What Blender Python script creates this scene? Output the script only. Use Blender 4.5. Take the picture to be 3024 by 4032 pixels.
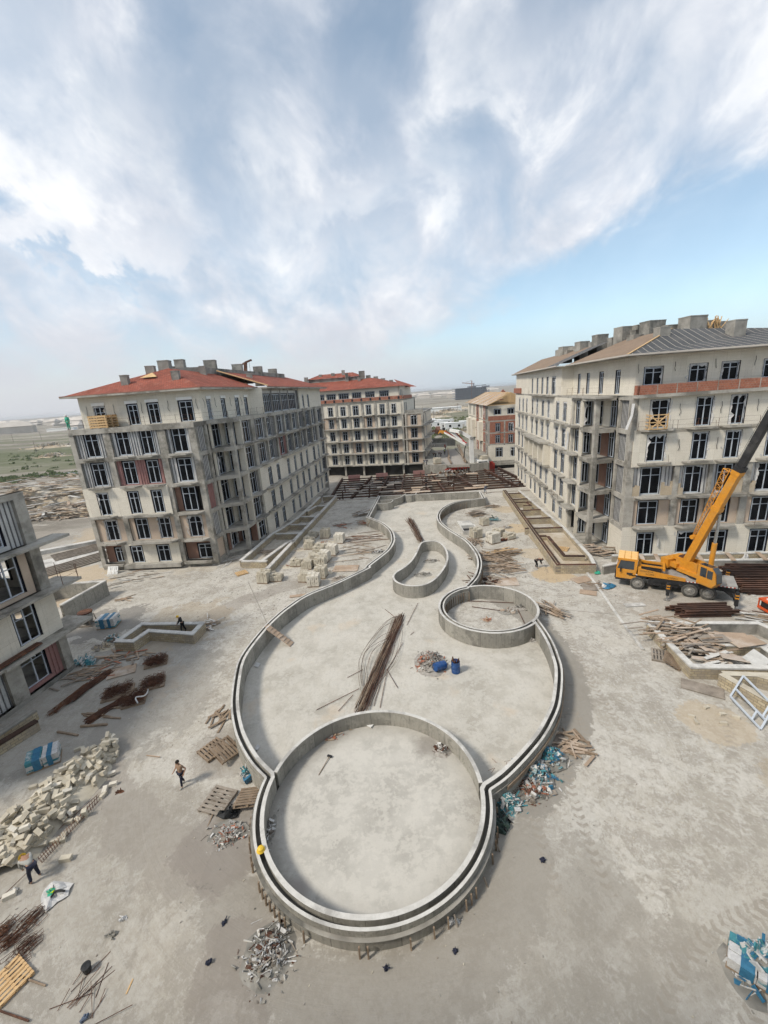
import bpy, bmesh, math, random
from mathutils import Vector as V, Matrix, noise as mnoise
random.seed(7)
PI=math.pi; R_=math.radians
sc=bpy.context.scene; C=sc.collection
for o in list(bpy.data.objects): bpy.data.objects.remove(o)
# ------------------------------------------------------------------ camera
CAMH=20.0; FPX=1669.9; PIT=.272473; ROL=-.069585
_f=V((0,math.cos(PIT),-math.sin(PIT))); _u0=V((0,math.sin(PIT),math.cos(PIT))); _x0=V((1,0,0))
_x=_x0*math.cos(ROL)+_u0*math.sin(ROL); _u=_u0*math.cos(ROL)-_x0*math.sin(ROL)
cd=bpy.data.cameras.new('camera'); cam=bpy.data.objects.new('camera',cd); C.objects.link(cam); sc.camera=cam
cam.matrix_world=Matrix(((_x.x,_u.x,-_f.x,0),(_x.y,_u.y,-_f.y,0),(_x.z,_u.z,-_f.z,CAMH),(0,0,0,1)))
cd.sensor_fit='VERTICAL'; cd.sensor_height=36; cd.sensor_width=27; cd.lens=36*FPX/4032; cd.clip_start=.1; cd.clip_end=30000
def _ss(x,a,b): t=min(1,max(0,(x-a)/(b-a))); return t*t*(3-2*t)
def bank(x,y):      # the yard is banked up a little round the front ring
    return .38*(1-_ss(math.hypot(x+1.5,y-16.4),8,11.5))*(1-_ss(y,13.2,17.4))
def G(px,py,z=0.0):
    d=_x*((px-1512)/FPX)+_u*((2016-py)/FPX)+_f
    p=d*((CAMH-z)/-d.z)
    if z==0.0 and p.y<18:
        for _ in range(4): h=bank(p.x,p.y); p=d*((CAMH-h)/-d.z)
        return V((p.x,p.y,bank(p.x,p.y)))
    return V((p.x,p.y,z))
def GT(o,s,pts,z=0.0): return [G(o[0]+a/s,o[1]+b/s,z) for a,b in pts]
def AT(px,py,Y):
    d=_x*((px-1512)/FPX)+_u*((2016-py)/FPX)+_f
    p=d*(Y/d.y); return V((p.x,p.y,p.z+CAMH))
# ------------------------------------------------------------------ materials
def newmat(n):
    m=bpy.data.materials.new(n); m.use_nodes=True; nt=m.node_tree; b=nt.nodes['Principled BSDF']; return m,nt,b
class NT:
    def __init__(s,nt): s.t=nt
    def n(s,k,**kw):
        x=s.t.nodes.new('ShaderNode'+k)
        for a,v in kw.items(): setattr(x,a,v)
        return x
    def l(s,a,b): s.t.links.new(a,b)
    def noise(s,vec,scale,det=4,rough=.6,dist=0):
        x=s.n('TexNoise'); x.inputs['Scale'].default_value=scale; x.inputs['Detail'].default_value=det; x.inputs['Roughness'].default_value=rough; x.inputs['Distortion'].default_value=dist
        if vec is not None: s.l(vec,x.inputs['Vector'])
        return x.outputs['Fac']
    def ramp(s,fac,stops):
        x=s.n('ValToRGB'); e=x.color_ramp.elements
        while len(e)<len(stops): e.new(.5)
        for i,(p,c) in enumerate(stops):
            e[i].position=p; e[i].color=(c if len(c)==4 else (*c,1)) if not isinstance(c,(int,float)) else (c,c,c,1)
        s.l(fac,x.inputs['Fac']); return x.outputs['Color']
    def mix(s,f,a,b,mode='MIX'):
        x=s.n('Mix',data_type='RGBA',blend_type=mode)
        for i,v in ((0,f),(6,a),(7,b)):
            if hasattr(v,'links'): s.l(v,x.inputs[i])
            elif i==0: x.inputs[0].default_value=v
            else: x.inputs[i].default_value=(*v,1) if len(v)==3 else v
        return x.outputs[2]
    def math(s,op,a,b=None,c=None,clamp=False):
        x=s.n('Math',operation=op,use_clamp=clamp)
        for i,v in enumerate((a,b,c)):
            if v is None: continue
            if hasattr(v,'links'): s.l(v,x.inputs[i])
            else: x.inputs[i].default_value=v
        return x.outputs[0]
    def map(s,vec,scale=(1,1,1),loc=(0,0,0),rot=(0,0,0)):
        x=s.n('Mapping'); x.inputs['Scale'].default_value=scale; x.inputs['Location'].default_value=loc; x.inputs['Rotation'].default_value=rot
        s.l(vec,x.inputs['Vector']); return x.outputs['Vector']
    def smooth(s,v,a,b,lo=0.,hi=1.):
        x=s.n('MapRange',interpolation_type='SMOOTHSTEP'); s.l(v,x.inputs[0])
        for i,q in enumerate((a,b,lo,hi)): x.inputs[1+i].default_value=q
        return x.outputs[0]
    def bump(s,h,strength,dist,b):
        x=s.n('Bump'); x.inputs['Strength'].default_value=strength; x.inputs['Distance'].default_value=dist
        s.l(h,x.inputs['Height']); s.l(x.outputs['Normal'],b.inputs['Normal'])
def P(n):
    g=n.n('NewGeometry'); return g.outputs['Position']
def simple(name,c1,c2=None,scale=3.,rough=.85,metal=0.,bump=.2,spec=.3,c3=None,bs=None):
    """two or three tone noise-varied material"""
    m,nt,b=newmat(name); n=NT(nt); pos=P(n)
    c2=c2 or tuple(x*.75 for x in c1)
    f=n.noise(pos,scale,6,.65); col=n.ramp(f,[(.3,c2),(.68,c1)])
    if c3:
        f3=n.noise(pos,scale*.23,5,.7); col=n.mix(n.ramp(f3,[(.5,0.),(.62,1.)]),col,c3)
    n.l(col,b.inputs['Base Color']); b.inputs['Roughness'].default_value=rough; b.inputs['Metallic'].default_value=metal
    b.inputs['Specular IOR Level'].default_value=spec
    if bump: n.bump(n.noise(pos,bs or scale*4,4),bump,.02,b)
    return m
M={}
M['conc']=simple('cast_concrete',(.36,.345,.31),(.20,.19,.17),.9,.9,c3=(.13,.128,.115),bump=.35,bs=9)
M['concl']=simple('pale_concrete_coping',(.62,.61,.58),(.46,.45,.42),2.2,.88,c3=(.36,.35,.33),bump=.3,bs=20)
M['concd']=simple('dark_channel_concrete',(.15,.145,.13),(.09,.087,.078),1.5,.95,c3=(.16,.155,.14))  # darker concrete for the channel floor
M['slab']=simple('floor_slab_concrete',(.44,.42,.375),(.27,.255,.225),1.1,.9,c3=(.175,.165,.143),bump=.3,bs=8)
M['clad2']=simple('pinkish_plaster_board',(.52,.42,.33),(.44,.355,.28),1.2,.9,bump=.1)
M['brownp']=simple('brown_plaster',(.26,.155,.115),(.2,.115,.085),.8,.9,bump=.1)
M['pinkp']=simple('pink_insulation_board',(.37,.20,.185),(.27,.15,.14),1,.9)
M['studw']=simple('white_wall_membrane',(.60,.60,.585),(.40,.40,.395),.8,.7)
M['stud']=simple('galvanised_stud',(.22,.22,.225),(.13,.13,.135),2,.5,metal=.4)
M['alu']=simple('pale_blue_aluminium',(.50,.55,.60),(.38,.42,.48),3,.45,bump=0)
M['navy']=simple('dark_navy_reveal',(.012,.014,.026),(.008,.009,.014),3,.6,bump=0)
M['dark']=simple('painted_dark_interior',(.035,.033,.03),(.02,.02,.018),1,.95)  # near-black colour standing in for the shade of unlit rooms
M['white']=simple('white_paint',(.78,.78,.76),(.68,.68,.66),2,.5,bump=0)
M['sheet']=simple('white_plastic_sheet',(.62,.62,.61),(.42,.42,.42),9,.45,bump=.4)
M['wood']=simple('weathered_timber',(.33,.255,.185),(.17,.125,.088),1.6,.9,bump=.3)
M['woodg']=simple('grey_old_boards',(.33,.29,.245),(.17,.145,.12),1.3,.9,bump=.3)
M['woodl']=simple('fresh_pine',(.62,.43,.23),(.5,.33,.165),2,.8)
M['ply']=simple('plywood_sheet',(.42,.32,.235),(.3,.225,.165),1,.85,c3=(.48,.42,.36))
M['rust']=simple('rusty_steel',(.115,.052,.032),(.055,.028,.02),3,.8,c3=(.17,.08,.045))
M['rustb']=simple('rusty_beam',(.075,.04,.028),(.038,.024,.019),1.4,.85,c3=(.12,.06,.04))
M['block']=simple('cream_limestone_block',(.56,.52,.43),(.40,.36,.285),1.1,.95,bump=.3)
M['blockw']=simple('white_limestone_block',(.68,.65,.58),(.52,.48,.40),1.6,.95,bump=.3)
M['yellow']=simple('crane_yellow_paint',(.64,.275,.022),(.50,.205,.02),3.5,.5,c3=(.52,.25,.045),bump=.05,spec=.5)
M['yelp']=simple('pale_yellow_roof_panel',(.86,.56,.24),(.8,.5,.2),2,.4,bump=0)
M['black']=simple('black_chassis_steel',(.03,.03,.032),(.015,.015,.016),4,.6)
M['boomk']=simple('black_boom_steel',(.035,.035,.037),(.02,.02,.021),1.5,.45,c3=(.06,.058,.055))
M['tyre']=simple('dusty_tyre_rubber',(.11,.105,.095),(.05,.048,.045),3,.95)
M['hub']=simple('grey_wheel_hub',(.34,.33,.30),(.2,.19,.18),5,.6,metal=.3)
M['deck']=simple('dusty_steel_deck',(.38,.37,.35),(.25,.245,.235),1.3,.6,c3=(.2,.19,.18))
M['chrome']=simple('cylinder_rod_steel',(.5,.52,.54),(.4,.42,.44),2,.25,metal=.9,bump=0)
M['blueb']=simple('blue_plastic_drum',(.02,.085,.26),(.012,.05,.17),3,.4,spec=.5)
M['teal']=simple('teal_cement_sack',(.07,.27,.31),(.04,.17,.21),9,.5,c3=(.42,.47,.48),bump=.5)
M['bluew']=simple('blue_wrapping_film',(.05,.19,.31),(.03,.12,.22),6,.35)
M['rubble']=simple('crushed_rubble',(.38,.36,.33),(.24,.22,.195),5,.95)
M['brickc']=simple('red_brick_scrap',(.42,.17,.10),(.3,.11,.07),3,.9)
M['red']=simple('red_paint',(.42,.045,.03),(.32,.03,.022),2,.5)
M['orange']=simple('orange_red_machine_paint',(.62,.10,.025),(.5,.075,.02),2,.5)
M['yhat']=simple('yellow_helmet_plastic',(.75,.50,.05),(.7,.45,.04),3,.4,bump=0)
M['skin']=simple('skin',(.36,.21,.14),(.32,.18,.12),20,.6,bump=0)
M['hair']=simple('dark_hair',(.02,.016,.012),None,20,.8,bump=0)
M['tan']=simple('tan_cotton_shirt',(.34,.235,.165),(.28,.19,.13),9,.9)
M['greyc']=simple('grey_work_shirt',(.42,.42,.39),(.32,.32,.3),9,.9)
M['navyc']=simple('navy_trousers',(.03,.035,.06),(.018,.02,.035),9,.9)
M['blackc']=simple('black_work_clothes',(.022,.022,.025),(.012,.012,.014),9,.9)
M['bluec']=simple('faded_blue_work_clothes',(.12,.16,.22),(.08,.1,.15),9,.9)
M['hiviz']=simple('green_hi_vis_vest',(.05,.42,.28),(.04,.3,.2),9,.8)
M['yviz']=simple('yellow_hi_vis_vest',(.6,.7,.03),(.5,.6,.03),9,.8)
M['green']=simple('dark_green_tarp',(.045,.075,.065),(.025,.045,.04),3,.6)
M['tarp']=simple('black_tarpaulin',(.035,.037,.04),(.018,.019,.02),3,.45,bump=.5)
M['shrub']=simple('dry_shrub_leaves',(.10,.115,.055),(.055,.07,.03),2,.9)
M['shrubd']=simple('reed_green_leaves',(.065,.09,.035),(.035,.052,.02),1,.9)
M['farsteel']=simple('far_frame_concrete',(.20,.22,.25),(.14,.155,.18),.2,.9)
M['farwall']=simple('far_house_wall',(.55,.51,.46),(.42,.39,.35),.05,.9,bump=0)
M['farroof']=simple('far_house_roof',(.30,.16,.12),(.22,.13,.10),.05,.9,bump=0)
M['dirt']=simple('pale_soil',(.46,.385,.285),(.34,.28,.2),.5,.95,c3=(.52,.48,.41),bump=.5)
# pane: opaque near-black glass, standing in for the dark rooms behind
m,nt,b=newmat('room_dark_glass'); b.inputs['Base Color'].default_value=(.005,.006,.008,1); b.inputs['Roughness'].default_value=.12; b.inputs['Specular IOR Level'].default_value=.1; M['glass']=m
m,nt,b=newmat('cab_glass'); b.inputs['Base Color'].default_value=(.03,.04,.05,1); b.inputs['Roughness'].default_value=.05; b.inputs['Specular IOR Level'].default_value=.8; M['cabg']=m
def uvmat(name,fn,rough=.9):
    m,nt,b=newmat(name); n=NT(nt); uv=n.n('TexCoord').outputs['UV']; fn(n,uv,b); b.inputs['Roughness'].default_value=rough; b.inputs['Specular IOR Level'].default_value=.25; return m
def brick(n,vec,c1,c2,mo,bw,rh,ms,bias=0.,off=.5):
    x=n.n('TexBrick'); n.l(vec,x.inputs['Vector']); x.offset=off
    for k,v in (('Color1',(*c1,1)),('Color2',(*c2,1)),('Mortar',(*mo,1)),('Scale',1.),('Mortar Size',ms),('Brick Width',bw),('Row Height',rh),('Bias',bias),('Mortar Smooth',.3)): x.inputs[k].default_value=v
    return x
def f_stone(n,uv,b):
    x=brick(n,uv,(.50,.43,.30),(.36,.29,.18),(.22,.19,.15),.42,.2,.02)
    c=n.mix(n.ramp(n.noise(P(n),.9,5,.7),[(.42,0.),(.6,.75)]),x.outputs['Color'],(.27,.24,.2)); n.l(c,b.inputs['Base Color'])
    h=n.math('SUBTRACT',1.,x.outputs['Fac']); h=n.math('ADD',h,n.noise(P(n),12,3)); n.bump(h,.5,.02,b)
M['stone']=uvmat('sawn_limestone_blockwork',f_stone)
def f_redb(n,uv,b):
    x=brick(n,uv,(.34,.125,.075),(.25,.095,.062),(.28,.19,.15),.3,.21,.016)
    c=n.mix(n.ramp(n.noise(P(n),1.3,4),[(.55,0.),(.7,.6)]),x.outputs['Color'],(.45,.26,.19)); n.l(c,b.inputs['Base Color'])
    n.bump(n.math('SUBTRACT',1.,x.outputs['Fac']),.5,.01,b)
M['redb']=uvmat('hollow_red_brick',f_redb)
def f_clad(n,uv,b):
    x=brick(n,uv,(.69,.65,.565),(.63,.59,.51),(.38,.34,.27),1.25,2.4,.006,off=.0)
    y=brick(n,uv,(1,1,1),(.95,.95,.94),(.86,.85,.83),.62,.3,.008)
    c=n.mix(1.,x.outputs['Color'],y.outputs['Color'],'MULTIPLY')
    c=n.mix(n.ramp(n.noise(P(n),.45,5,.65),[(.5,0.),(.75,.35)]),c,(.5,.455,.37))
    st=n.noise(n.map(uv,(2.5,.22,1)),1.5,5,.7); c=n.mix(n.ramp(st,[(.58,0.),(.70,.35)]),c,(.36,.325,.27))
    n.l(c,b.inputs['Base Color']); n.bump(x.outputs['Fac'],-.25,.01,b)
M['clad']=uvmat('beige_facade_board',f_clad)
def f_tile(c1,c2,mo,bw,rh):
    def f(n,uv,b):
        x=brick(n,uv,c1,c2,mo,bw,rh,.02,-.2)
        c=n.mix(n.ramp(n.noise(P(n),.35,6,.7),[(.48,0.),(.56,.75)]),x.outputs['Color'],tuple(q*.55 for q in c1)); c=n.mix(n.ramp(n.noise(P(n),1.1,8,.8),[(.57,0.),(.6,.5)]),c,(.40,.2,.14)); n.l(c,b.inputs['Base Color'])
        w=n.n('TexWave',wave_type='BANDS',bands_direction='X'); w.inputs['Scale'].default_value=PI/(bw*10)*2*1.0; n.l(uv,w.inputs['Vector'])
        n.bump(n.math('ADD',w.outputs['Fac'],n.math('SUBTRACT',1.,x.outputs['Fac'])),.7,.04,b)
    return f
M['tile']=uvmat('red_clay_roof_tile',f_tile((.36,.105,.065),(.25,.072,.048),(.10,.035,.028),.3,.36),.75)
def f_batten(n,uv,b):
    w=brick(n,n.map(uv,(1,1,1),(0,0,0),(0,0,0)),(.085,.088,.092),(.07,.073,.077),(.40,.37,.32),.85,50.,.045,off=0.)
    c=n.mix(n.ramp(n.noise(P(n),.7,4),[(.5,0.),(.7,.4)]),w.outputs['Color'],(.16,.15,.14)); n.l(c,b.inputs['Base Color']); n.bump(w.outputs['Fac'],.8,.06,b)
M['batten']=uvmat('grey_roofing_felt_with_battens',f_batten,.8)
def f_osb(n,uv,b):
    x=brick(n,uv,(.23,.165,.115),(.19,.135,.095),(.11,.08,.06),2.4,1.2,.01)
    c=n.mix(n.ramp(n.noise(P(n),2.,6,.8),[(.4,0.),(.6,.5)]),x.outputs['Color'],(.27,.205,.15)); n.l(c,b.inputs['Base Color'])
M['osb']=uvmat('brown_roof_sheathing',f_osb)
def f_form(n,uv,b):
    # board-marked wall concrete: vertical panels and streaks
    x=brick(n,uv,(.35,.335,.295),(.20,.192,.17),(.09,.086,.075),1.2,9.,.014,off=0.)
    st=n.noise(n.map(uv,(5,.35,1)),2.,5,.7); c=n.mix(n.ramp(st,[(.45,0.),(.7,.6)]),x.outputs['Color'],(.16,.155,.14))
    c=n.mix(n.ramp(n.noise(P(n),.8,5,.7),[(.5,0.),(.62,.6)]),c,(.38,.365,.32)); c=n.mix(n.ramp(n.noise(P(n),3.1,6,.8),[(.54,0.),(.62,.55)]),c,(.13,.125,.108)); n.l(c,b.inputs['Base Color']); n.bump(st,.4,.03,b)
M['form']=uvmat('formed_wall_concrete',f_form)
def f_conti(n,uv,b):
    w=n.n('TexWave',wave_type='BANDS',bands_direction='X'); w.inputs['Scale'].default_value=4.; n.l(uv,w.inputs['Vector'])
    n.l(n.mix(w.outputs['Fac'],(.72,.72,.70),(.55,.56,.56)),b.inputs['Base Color'])
M['cont']=uvmat('white_corrugated_cabin_wall',f_conti,.6)
# ------------------------------------------------------------------ mesh builder
class MB:
    def __init__(s): s.v=[]; s.f=[]; s.mi=[]; s.cur=0; s.arc={}
    def add(s,vs,fs):
        o=len(s.v); s.v+= [V(p) for p in vs]; s.f+=[[o+i for i in f] for f in fs]; s.mi+=[s.cur]*len(fs); return s
    def hexa(s,p): # 8 corners bottom4 top4
        return s.add(p,[(3,2,1,0),(4,5,6,7),(0,1,5,4),(1,2,6,5),(2,3,7,6),(3,0,4,7)])
    def box(s,x0,y0,z0,x1,y1,z1,T=None):
        p=[V(q) for q in ((x0,y0,z0),(x1,y0,z0),(x1,y1,z0),(x0,y1,z0),(x0,y0,z1),(x1,y0,z1),(x1,y1,z1),(x0,y1,z1))]
        if T is not None: p=[T@q for q in p]
        return s.hexa(p)
    def prism(s,poly,z0,z1):
        n=len(poly); b=[(p[0],p[1],z0) for p in poly]; t=[(p[0],p[1],z1) for p in poly]
        return s.add(b+t,[list(range(n))[::-1],list(range(n,2*n))]+[(i,(i+1)%n,n+(i+1)%n,n+i) for i in range(n)])
    def bar(s,a,b,w,h,up=(0,0,1)):
        a=V(a);b=V(b);d=(b-a)
        if d.length<1e-6: return s
        d.normalize(); u=V(up)
        if abs(d.dot(u))>.98: u=V((1,0,0))
        r=d.cross(u).normalized(); u=r.cross(d).normalized(); r=r*w/2;u=u*h/2
        return s.hexa([a-r-u,b-r-u,b+r-u,a+r-u,a-r+u,b-r+u,b+r+u,a+r+u])
    def tube(s,pts,r,n=6,caps=True):
        pts=[V(p) for p in pts]; N=len(pts); rs=r if isinstance(r,(list,tuple)) else [r]*N; o=len(s.v); vs=[]
        pr=None
        for i,p in enumerate(pts):
            d=(pts[min(i+1,N-1)]-pts[max(i-1,0)]).normalized()
            if pr is None: pr=d.orthogonal().normalized()
            else:
                pr=(pr-d*pr.dot(d)); pr=pr.normalized() if pr.length>1e-5 else d.orthogonal().normalized()
            q=d.cross(pr)
            for k in range(n):
                a=2*PI*k/n; vs.append(p+(pr*math.cos(a)+q*math.sin(a))*rs[i])
        fs=[(i*n+k,i*n+(k+1)%n,(i+1)*n+(k+1)%n,(i+1)*n+k) for i in range(N-1) for k in range(n)]
        if caps: fs+= [list(range(n))[::-1],[(N-1)*n+k for k in range(n)]]
        return s.add(vs,fs)
    def cyl(s,a,b,r,n=12,r2=None): return s.tube([a,b],[r,r if r2 is None else r2],n)
    def build(s,name,mat,parent=None,origin=None,shift=True,smooth=False):
        me=bpy.data.meshes.new(name)
        if origin is None:
            if parent is not None: origin=WO(parent)
            elif s.v:
                xs=[p.x for p in s.v];ys=[p.y for p in s.v];zs=[p.z for p in s.v]
                origin=V(((min(xs)+max(xs))/2,(min(ys)+max(ys))/2,min(zs)))
            else: origin=V((0,0,0))
        me.from_pydata([p-origin for p in s.v],[],s.f)
        mats=mat if isinstance(mat,(list,tuple)) else [mat]
        for k in mats: me.materials.append(M[k] if isinstance(k,str) else k)
        me.polygons.foreach_set('material_index',s.mi)
        bm=bmesh.new(); bm.from_mesh(me); bmesh.ops.recalc_face_normals(bm,faces=bm.faces)
        uvl=bm.loops.layers.uv.new('UVMap'); Z=V((0,0,1))
        for f in bm.faces:
            nn=f.normal
            if abs(nn.z)>.985: 
                for l in f.loops: l[uvl].uv=(l.vert.co.x,l.vert.co.y)
            elif s.arc and abs(nn.z)<.5 and all(l.vert.index in s.arc for l in f.loops):
                for l in f.loops: l[uvl].uv=(s.arc[l.vert.index],l.vert.co.z)
            else:
                t=Z.cross(nn).normalized(); b=nn.cross(t)
                for l in f.loops: l[uvl].uv=(l.vert.co.dot(t),l.vert.co.dot(b))
            if smooth: f.smooth=True
        bm.to_mesh(me); bm.free()
        o=bpy.data.objects.new(name,me); C.objects.link(o)
        if parent is None: o.location=origin
        else: o.parent=parent
        return o
def WO(o):
    p=o.location.copy()
    while o.parent is not None: o=o.parent; p+=o.location
    return p
def tag(o,label=None,cat=None,group=None,kind=None):
    if label: o['label']=label
    if cat: o['category']=cat
    if group: o['group']=group
    if kind: o['kind']=kind
    return o
def thing(name,label,cat,loc=(0,0,0),group=None,rz=0):
    o=bpy.data.objects.new(name,None); C.objects.link(o); o.location=loc; o.rotation_euler=(0,0,rz); o.empty_display_size=.3
    return tag(o,label,cat,group)
def dup(root,loc,rz=None,label=None,group=None,scale=None):
    r=root.copy(); C.objects.link(r); r.location=loc
    if rz is not None: r.rotation_euler=(0,0,rz) if not isinstance(rz,(tuple,list)) else rz
    if scale: r.scale=scale
    if label: r['label']=label
    if group: r['group']=group
    for ch in list(root.children):
        c=ch.copy(); C.objects.link(c); c.parent=r
        for g in ch.children:
            d=g.copy(); C.objects.link(d); d.parent=c
    return r
def rnd(a,b): return random.uniform(a,b)
def cr(pts,n=6,closed=False):
    """catmull-rom through points"""
    P_=[V(p) for p in pts]; out=[]; N=len(P_)
    for i in range(N if closed else N-1):
        p0=P_[(i-1)%N] if closed or i>0 else P_[0]; p1=P_[i]; p2=P_[(i+1)%N]; p3=P_[(i+2)%N] if closed or i<N-2 else P_[-1]
        for k in range(n):
            t=k/n; out.append(.5*((2*p1)+(-p0+p2)*t+(2*p0-5*p1+4*p2-p3)*t*t+(-p0+3*p1-3*p2+p3)*t**3))
    if not closed: out.append(P_[-1])
    return out
def offs(path,d,closed=False):
    """2D offset to the right of travel by d (mitred)"""
    N=len(path); out=[]
    for i,p in enumerate(path):
        a=path[(i-1)%N] if closed or i>0 else None; b=path[(i+1)%N] if closed or i<N-1 else None
        def nr(u,v): q=V((v.x-u.x,v.y-u.y,0)).normalized(); return V((q.y,-q.x,0))
        if a is None: n=nr(p,b)
        elif b is None: n=nr(a,p)
        else:
            n1=nr(a,p);n2=nr(p,b);n=(n1+n2)
            n=n.normalized()/max(.35,math.sqrt((1+n1.dot(n2))/2)) if n.length>1e-4 else n1
        out.append(V((p.x,p.y,0))+n*d)
    return out
def strip(mb,path,d0,d1,z0,z1,closed=False,i0=0,i1=None):
    """wall solid between two offsets of a path; i0..i1 picks a stretch of it"""
    a=offs(path,d0,closed);b=offs(path,d1,closed);N=len(path)
    idx=[i%N for i in range(i0,(i1 if i1 is not None else (N-1))+1)]
    full=closed and i1 is None and i0==0
    o=len(mb.v); vs=[]; L=0.; prev=None
    for k,i in enumerate(idx):
        if prev is not None: L+=(V((path[i].x,path[i].y,0))-prev).length
        prev=V((path[i].x,path[i].y,0))
        for j in range(4): mb.arc[o+4*k+j]=L
        vs+=[(a[i].x,a[i].y,z0),(b[i].x,b[i].y,z0),(b[i].x,b[i].y,z1),(a[i].x,a[i].y,z1)]
    N=len(idx); fs=[]
    for i in range(N if full else N-1):
        j=(i+1)%N; q=4*i;w=4*j
        for k in range(4): fs.append((q+k,w+k,w+(k+1)%4,q+(k+1)%4))
    if not full: fs+=[(0,1,2,3),(4*N-1,4*N-2,4*N-3,4*N-4)]
    mb.add(vs,fs)
# ------------------------------------------------------------------ sky, sun
SUNAZ=R_(-118)   # direction the light comes from, measured from +Y towards +X
SUNEL=R_(47)
w=bpy.data.worlds.new('World'); sc.world=w; w.use_nodes=True; nt=w.node_tree; n=NT(nt)
for x in list(nt.nodes): nt.nodes.remove(x)
out=n.n('OutputWorld'); bg1=n.n('Background'); bg2=n.n('Background'); ms=n.n('MixShader')
sky=n.n('TexSky',sky_type='NISHITA'); sky.sun_disc=False; sky.sun_elevation=SUNEL; sky.sun_rotation=SUNAZ; sky.altitude=10; sky.air_density=1.; sky.dust_density=.6; sky.ozone_density=2.
hs=n.n('HueSaturation'); hs.inputs['Saturation'].default_value=.88; hs.inputs['Hue'].default_value=.485; n.l(sky.outputs[0],hs.inputs['Color'])
n.l(hs.outputs[0],bg1.inputs[0]); bg1.inputs[1].default_value=.13
tc=n.n('TexCoord').outputs['Generated']; sx=n.n('SeparateXYZ'); n.l(tc,sx.inputs[0]); X,Y,Z=sx.outputs
el=n.math('MULTIPLY',n.math('ARCSINE',Z),57.2958); az=n.math('MULTIPLY',n.math('ARCTAN2',X,Y),57.2958)
zz=n.math('ADD',n.math('MAXIMUM',Z,0.),.62)
cx=n.n('CombineXYZ'); n.l(n.math('DIVIDE',X,zz),cx.inputs[0]); n.l(n.math('DIVIDE',Y,zz),cx.inputs[1]); pl=cx.outputs[0]
big=n.noise(n.map(pl,(1.,.8,1),(1.7,4.3,0),(0,0,R_(-30))),2.4,6,.55,.3)
fine=n.noise(n.map(pl,(1.2,.95,1),(0,2,0),(0,0,R_(-40))),5.2,10,.60,.35)
puff=n.noise(n.map(pl,(1.1,.9,1),(7,2.6,0),(0,0,R_(-25))),4.2,10,.60,.4)
edge=n.math('ADD',7.5,n.math('MULTIPLY',n.smooth(az,6.,38.),10.))
e2=n.math('SUBTRACT',n.math('ADD',el,n.math('MULTIPLY',n.math('SUBTRACT',fine,.5),8.)),edge)
clearR=n.math('MULTIPLY',n.smooth(e2,-2.,2.5,1.,0.),n.smooth(n.math('ADD',az,n.math('MULTIPLY',n.math('SUBTRACT',fine,.5),10.)),2.,13.))
def hole(a0,e0,wa,we,amt,k=1.):
    a=n.math('DIVIDE',n.math('SUBTRACT',n.math('ADD',az,n.math('MULTIPLY',n.math('SUBTRACT',puff,.5),26.*k)),a0),wa); b=n.math('DIVIDE',n.math('SUBTRACT',n.math('ADD',el,n.math('MULTIPLY',n.math('SUBTRACT',fine,.5),20.*k)),e0),we)
    d=n.math('SQRT',n.math('ADD',n.math('MULTIPLY',a,a),n.math('MULTIPLY',b,b))); return n.math('MULTIPLY',n.smooth(d,.3,1.4,1.,0.),amt)
cov=n.math('ADD',n.math('MULTIPLY',big,.6),n.math('MULTIPLY',fine,.5)); cov=n.smooth(cov,.42,.66)
cov=n.math('MULTIPLY_ADD',cov,.5,.46)
for h in (hole(1,32,7,4,.5),hole(13,26,5,3.5,.45),hole(25,33,8,3,.5),hole(-38,20,6,2.6,.7),hole(-29,13.5,7,1.2,.5),hole(-20,31,4,4,.25)): cov=n.math('MULTIPLY',cov,n.math('SUBTRACT',1.,h))
cov=n.math('MULTIPLY',cov,n.math('SUBTRACT',1.,n.math('MULTIPLY',clearR,.9)))
hz=n.smooth(el,1.,10.,1.,0.)
cov=n.math('MAXIMUM',cov,n.math('MULTIPLY',hz,n.math('SUBTRACT',.96,n.math('MULTIPLY',n.smooth(az,4.,38.),.16))),clamp=True)
cov=n.math('MAXIMUM',cov,.16)
sh=n.math('ADD',n.math('MULTIPLY',puff,.6),n.math('MULTIPLY',fine,.42))
ccol=n.ramp(sh,[(.42,(.57,.625,.71)),(.49,(.66,.695,.765)),(.545,(.75,.775,.83)),(.61,(.93,.935,.95))])
gr=n.math('MULTIPLY',hole(-16,27,9,9,.5,.8),1.); ccol=n.mix(gr,ccol,(.50,.565,.65))
g2=hole(-5,22,8,5,.35,.8); ccol=n.mix(g2,ccol,(.52,.585,.68))
for h in (hole(-32,27,7,6,.75),hole(-30,15.5,9,3.,.4),hole(12,29,4.5,6,.65),hole(0,20.5,9,2.5,.45),hole(31,24,4,8,.4),hole(-5,14,14,3.5,.35),hole(-10,26.5,4,2.2,.4)): ccol=n.mix(h,ccol,(.92,.93,.95))
low=n.math('MULTIPLY',n.smooth(el,4.,14.,1.,0.),.75); ccol=n.mix(low,ccol,n.mix(n.smooth(az,0.,16.),(.62,.635,.69),(.50,.63,.73)))
ccol=n.mix(n.math('MULTIPLY',hz,n.smooth(az,-20.,25.,.9,.8)),ccol,n.mix(n.smooth(az,-10.,30.),(.60,.62,.66),(.44,.58,.68)))
n.l(ccol,bg2.inputs[0]); bg2.inputs[1].default_value=.9
n.l(cov,ms.inputs[0]); n.l(bg1.outputs[0],ms.inputs[1]); n.l(bg2.outputs[0],ms.inputs[2]); n.l(ms.outputs[0],out.inputs[0])
w.cycles.sampling_method='MANUAL'; w.cycles.sample_map_resolution=512
ld=bpy.data.lights.new('sun','SUN'); ld.energy=2.6; ld.angle=R_(10); ld.color=(1,.92,.80)
lo=bpy.data.objects.new('sun',ld); C.objects.link(lo)
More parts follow.
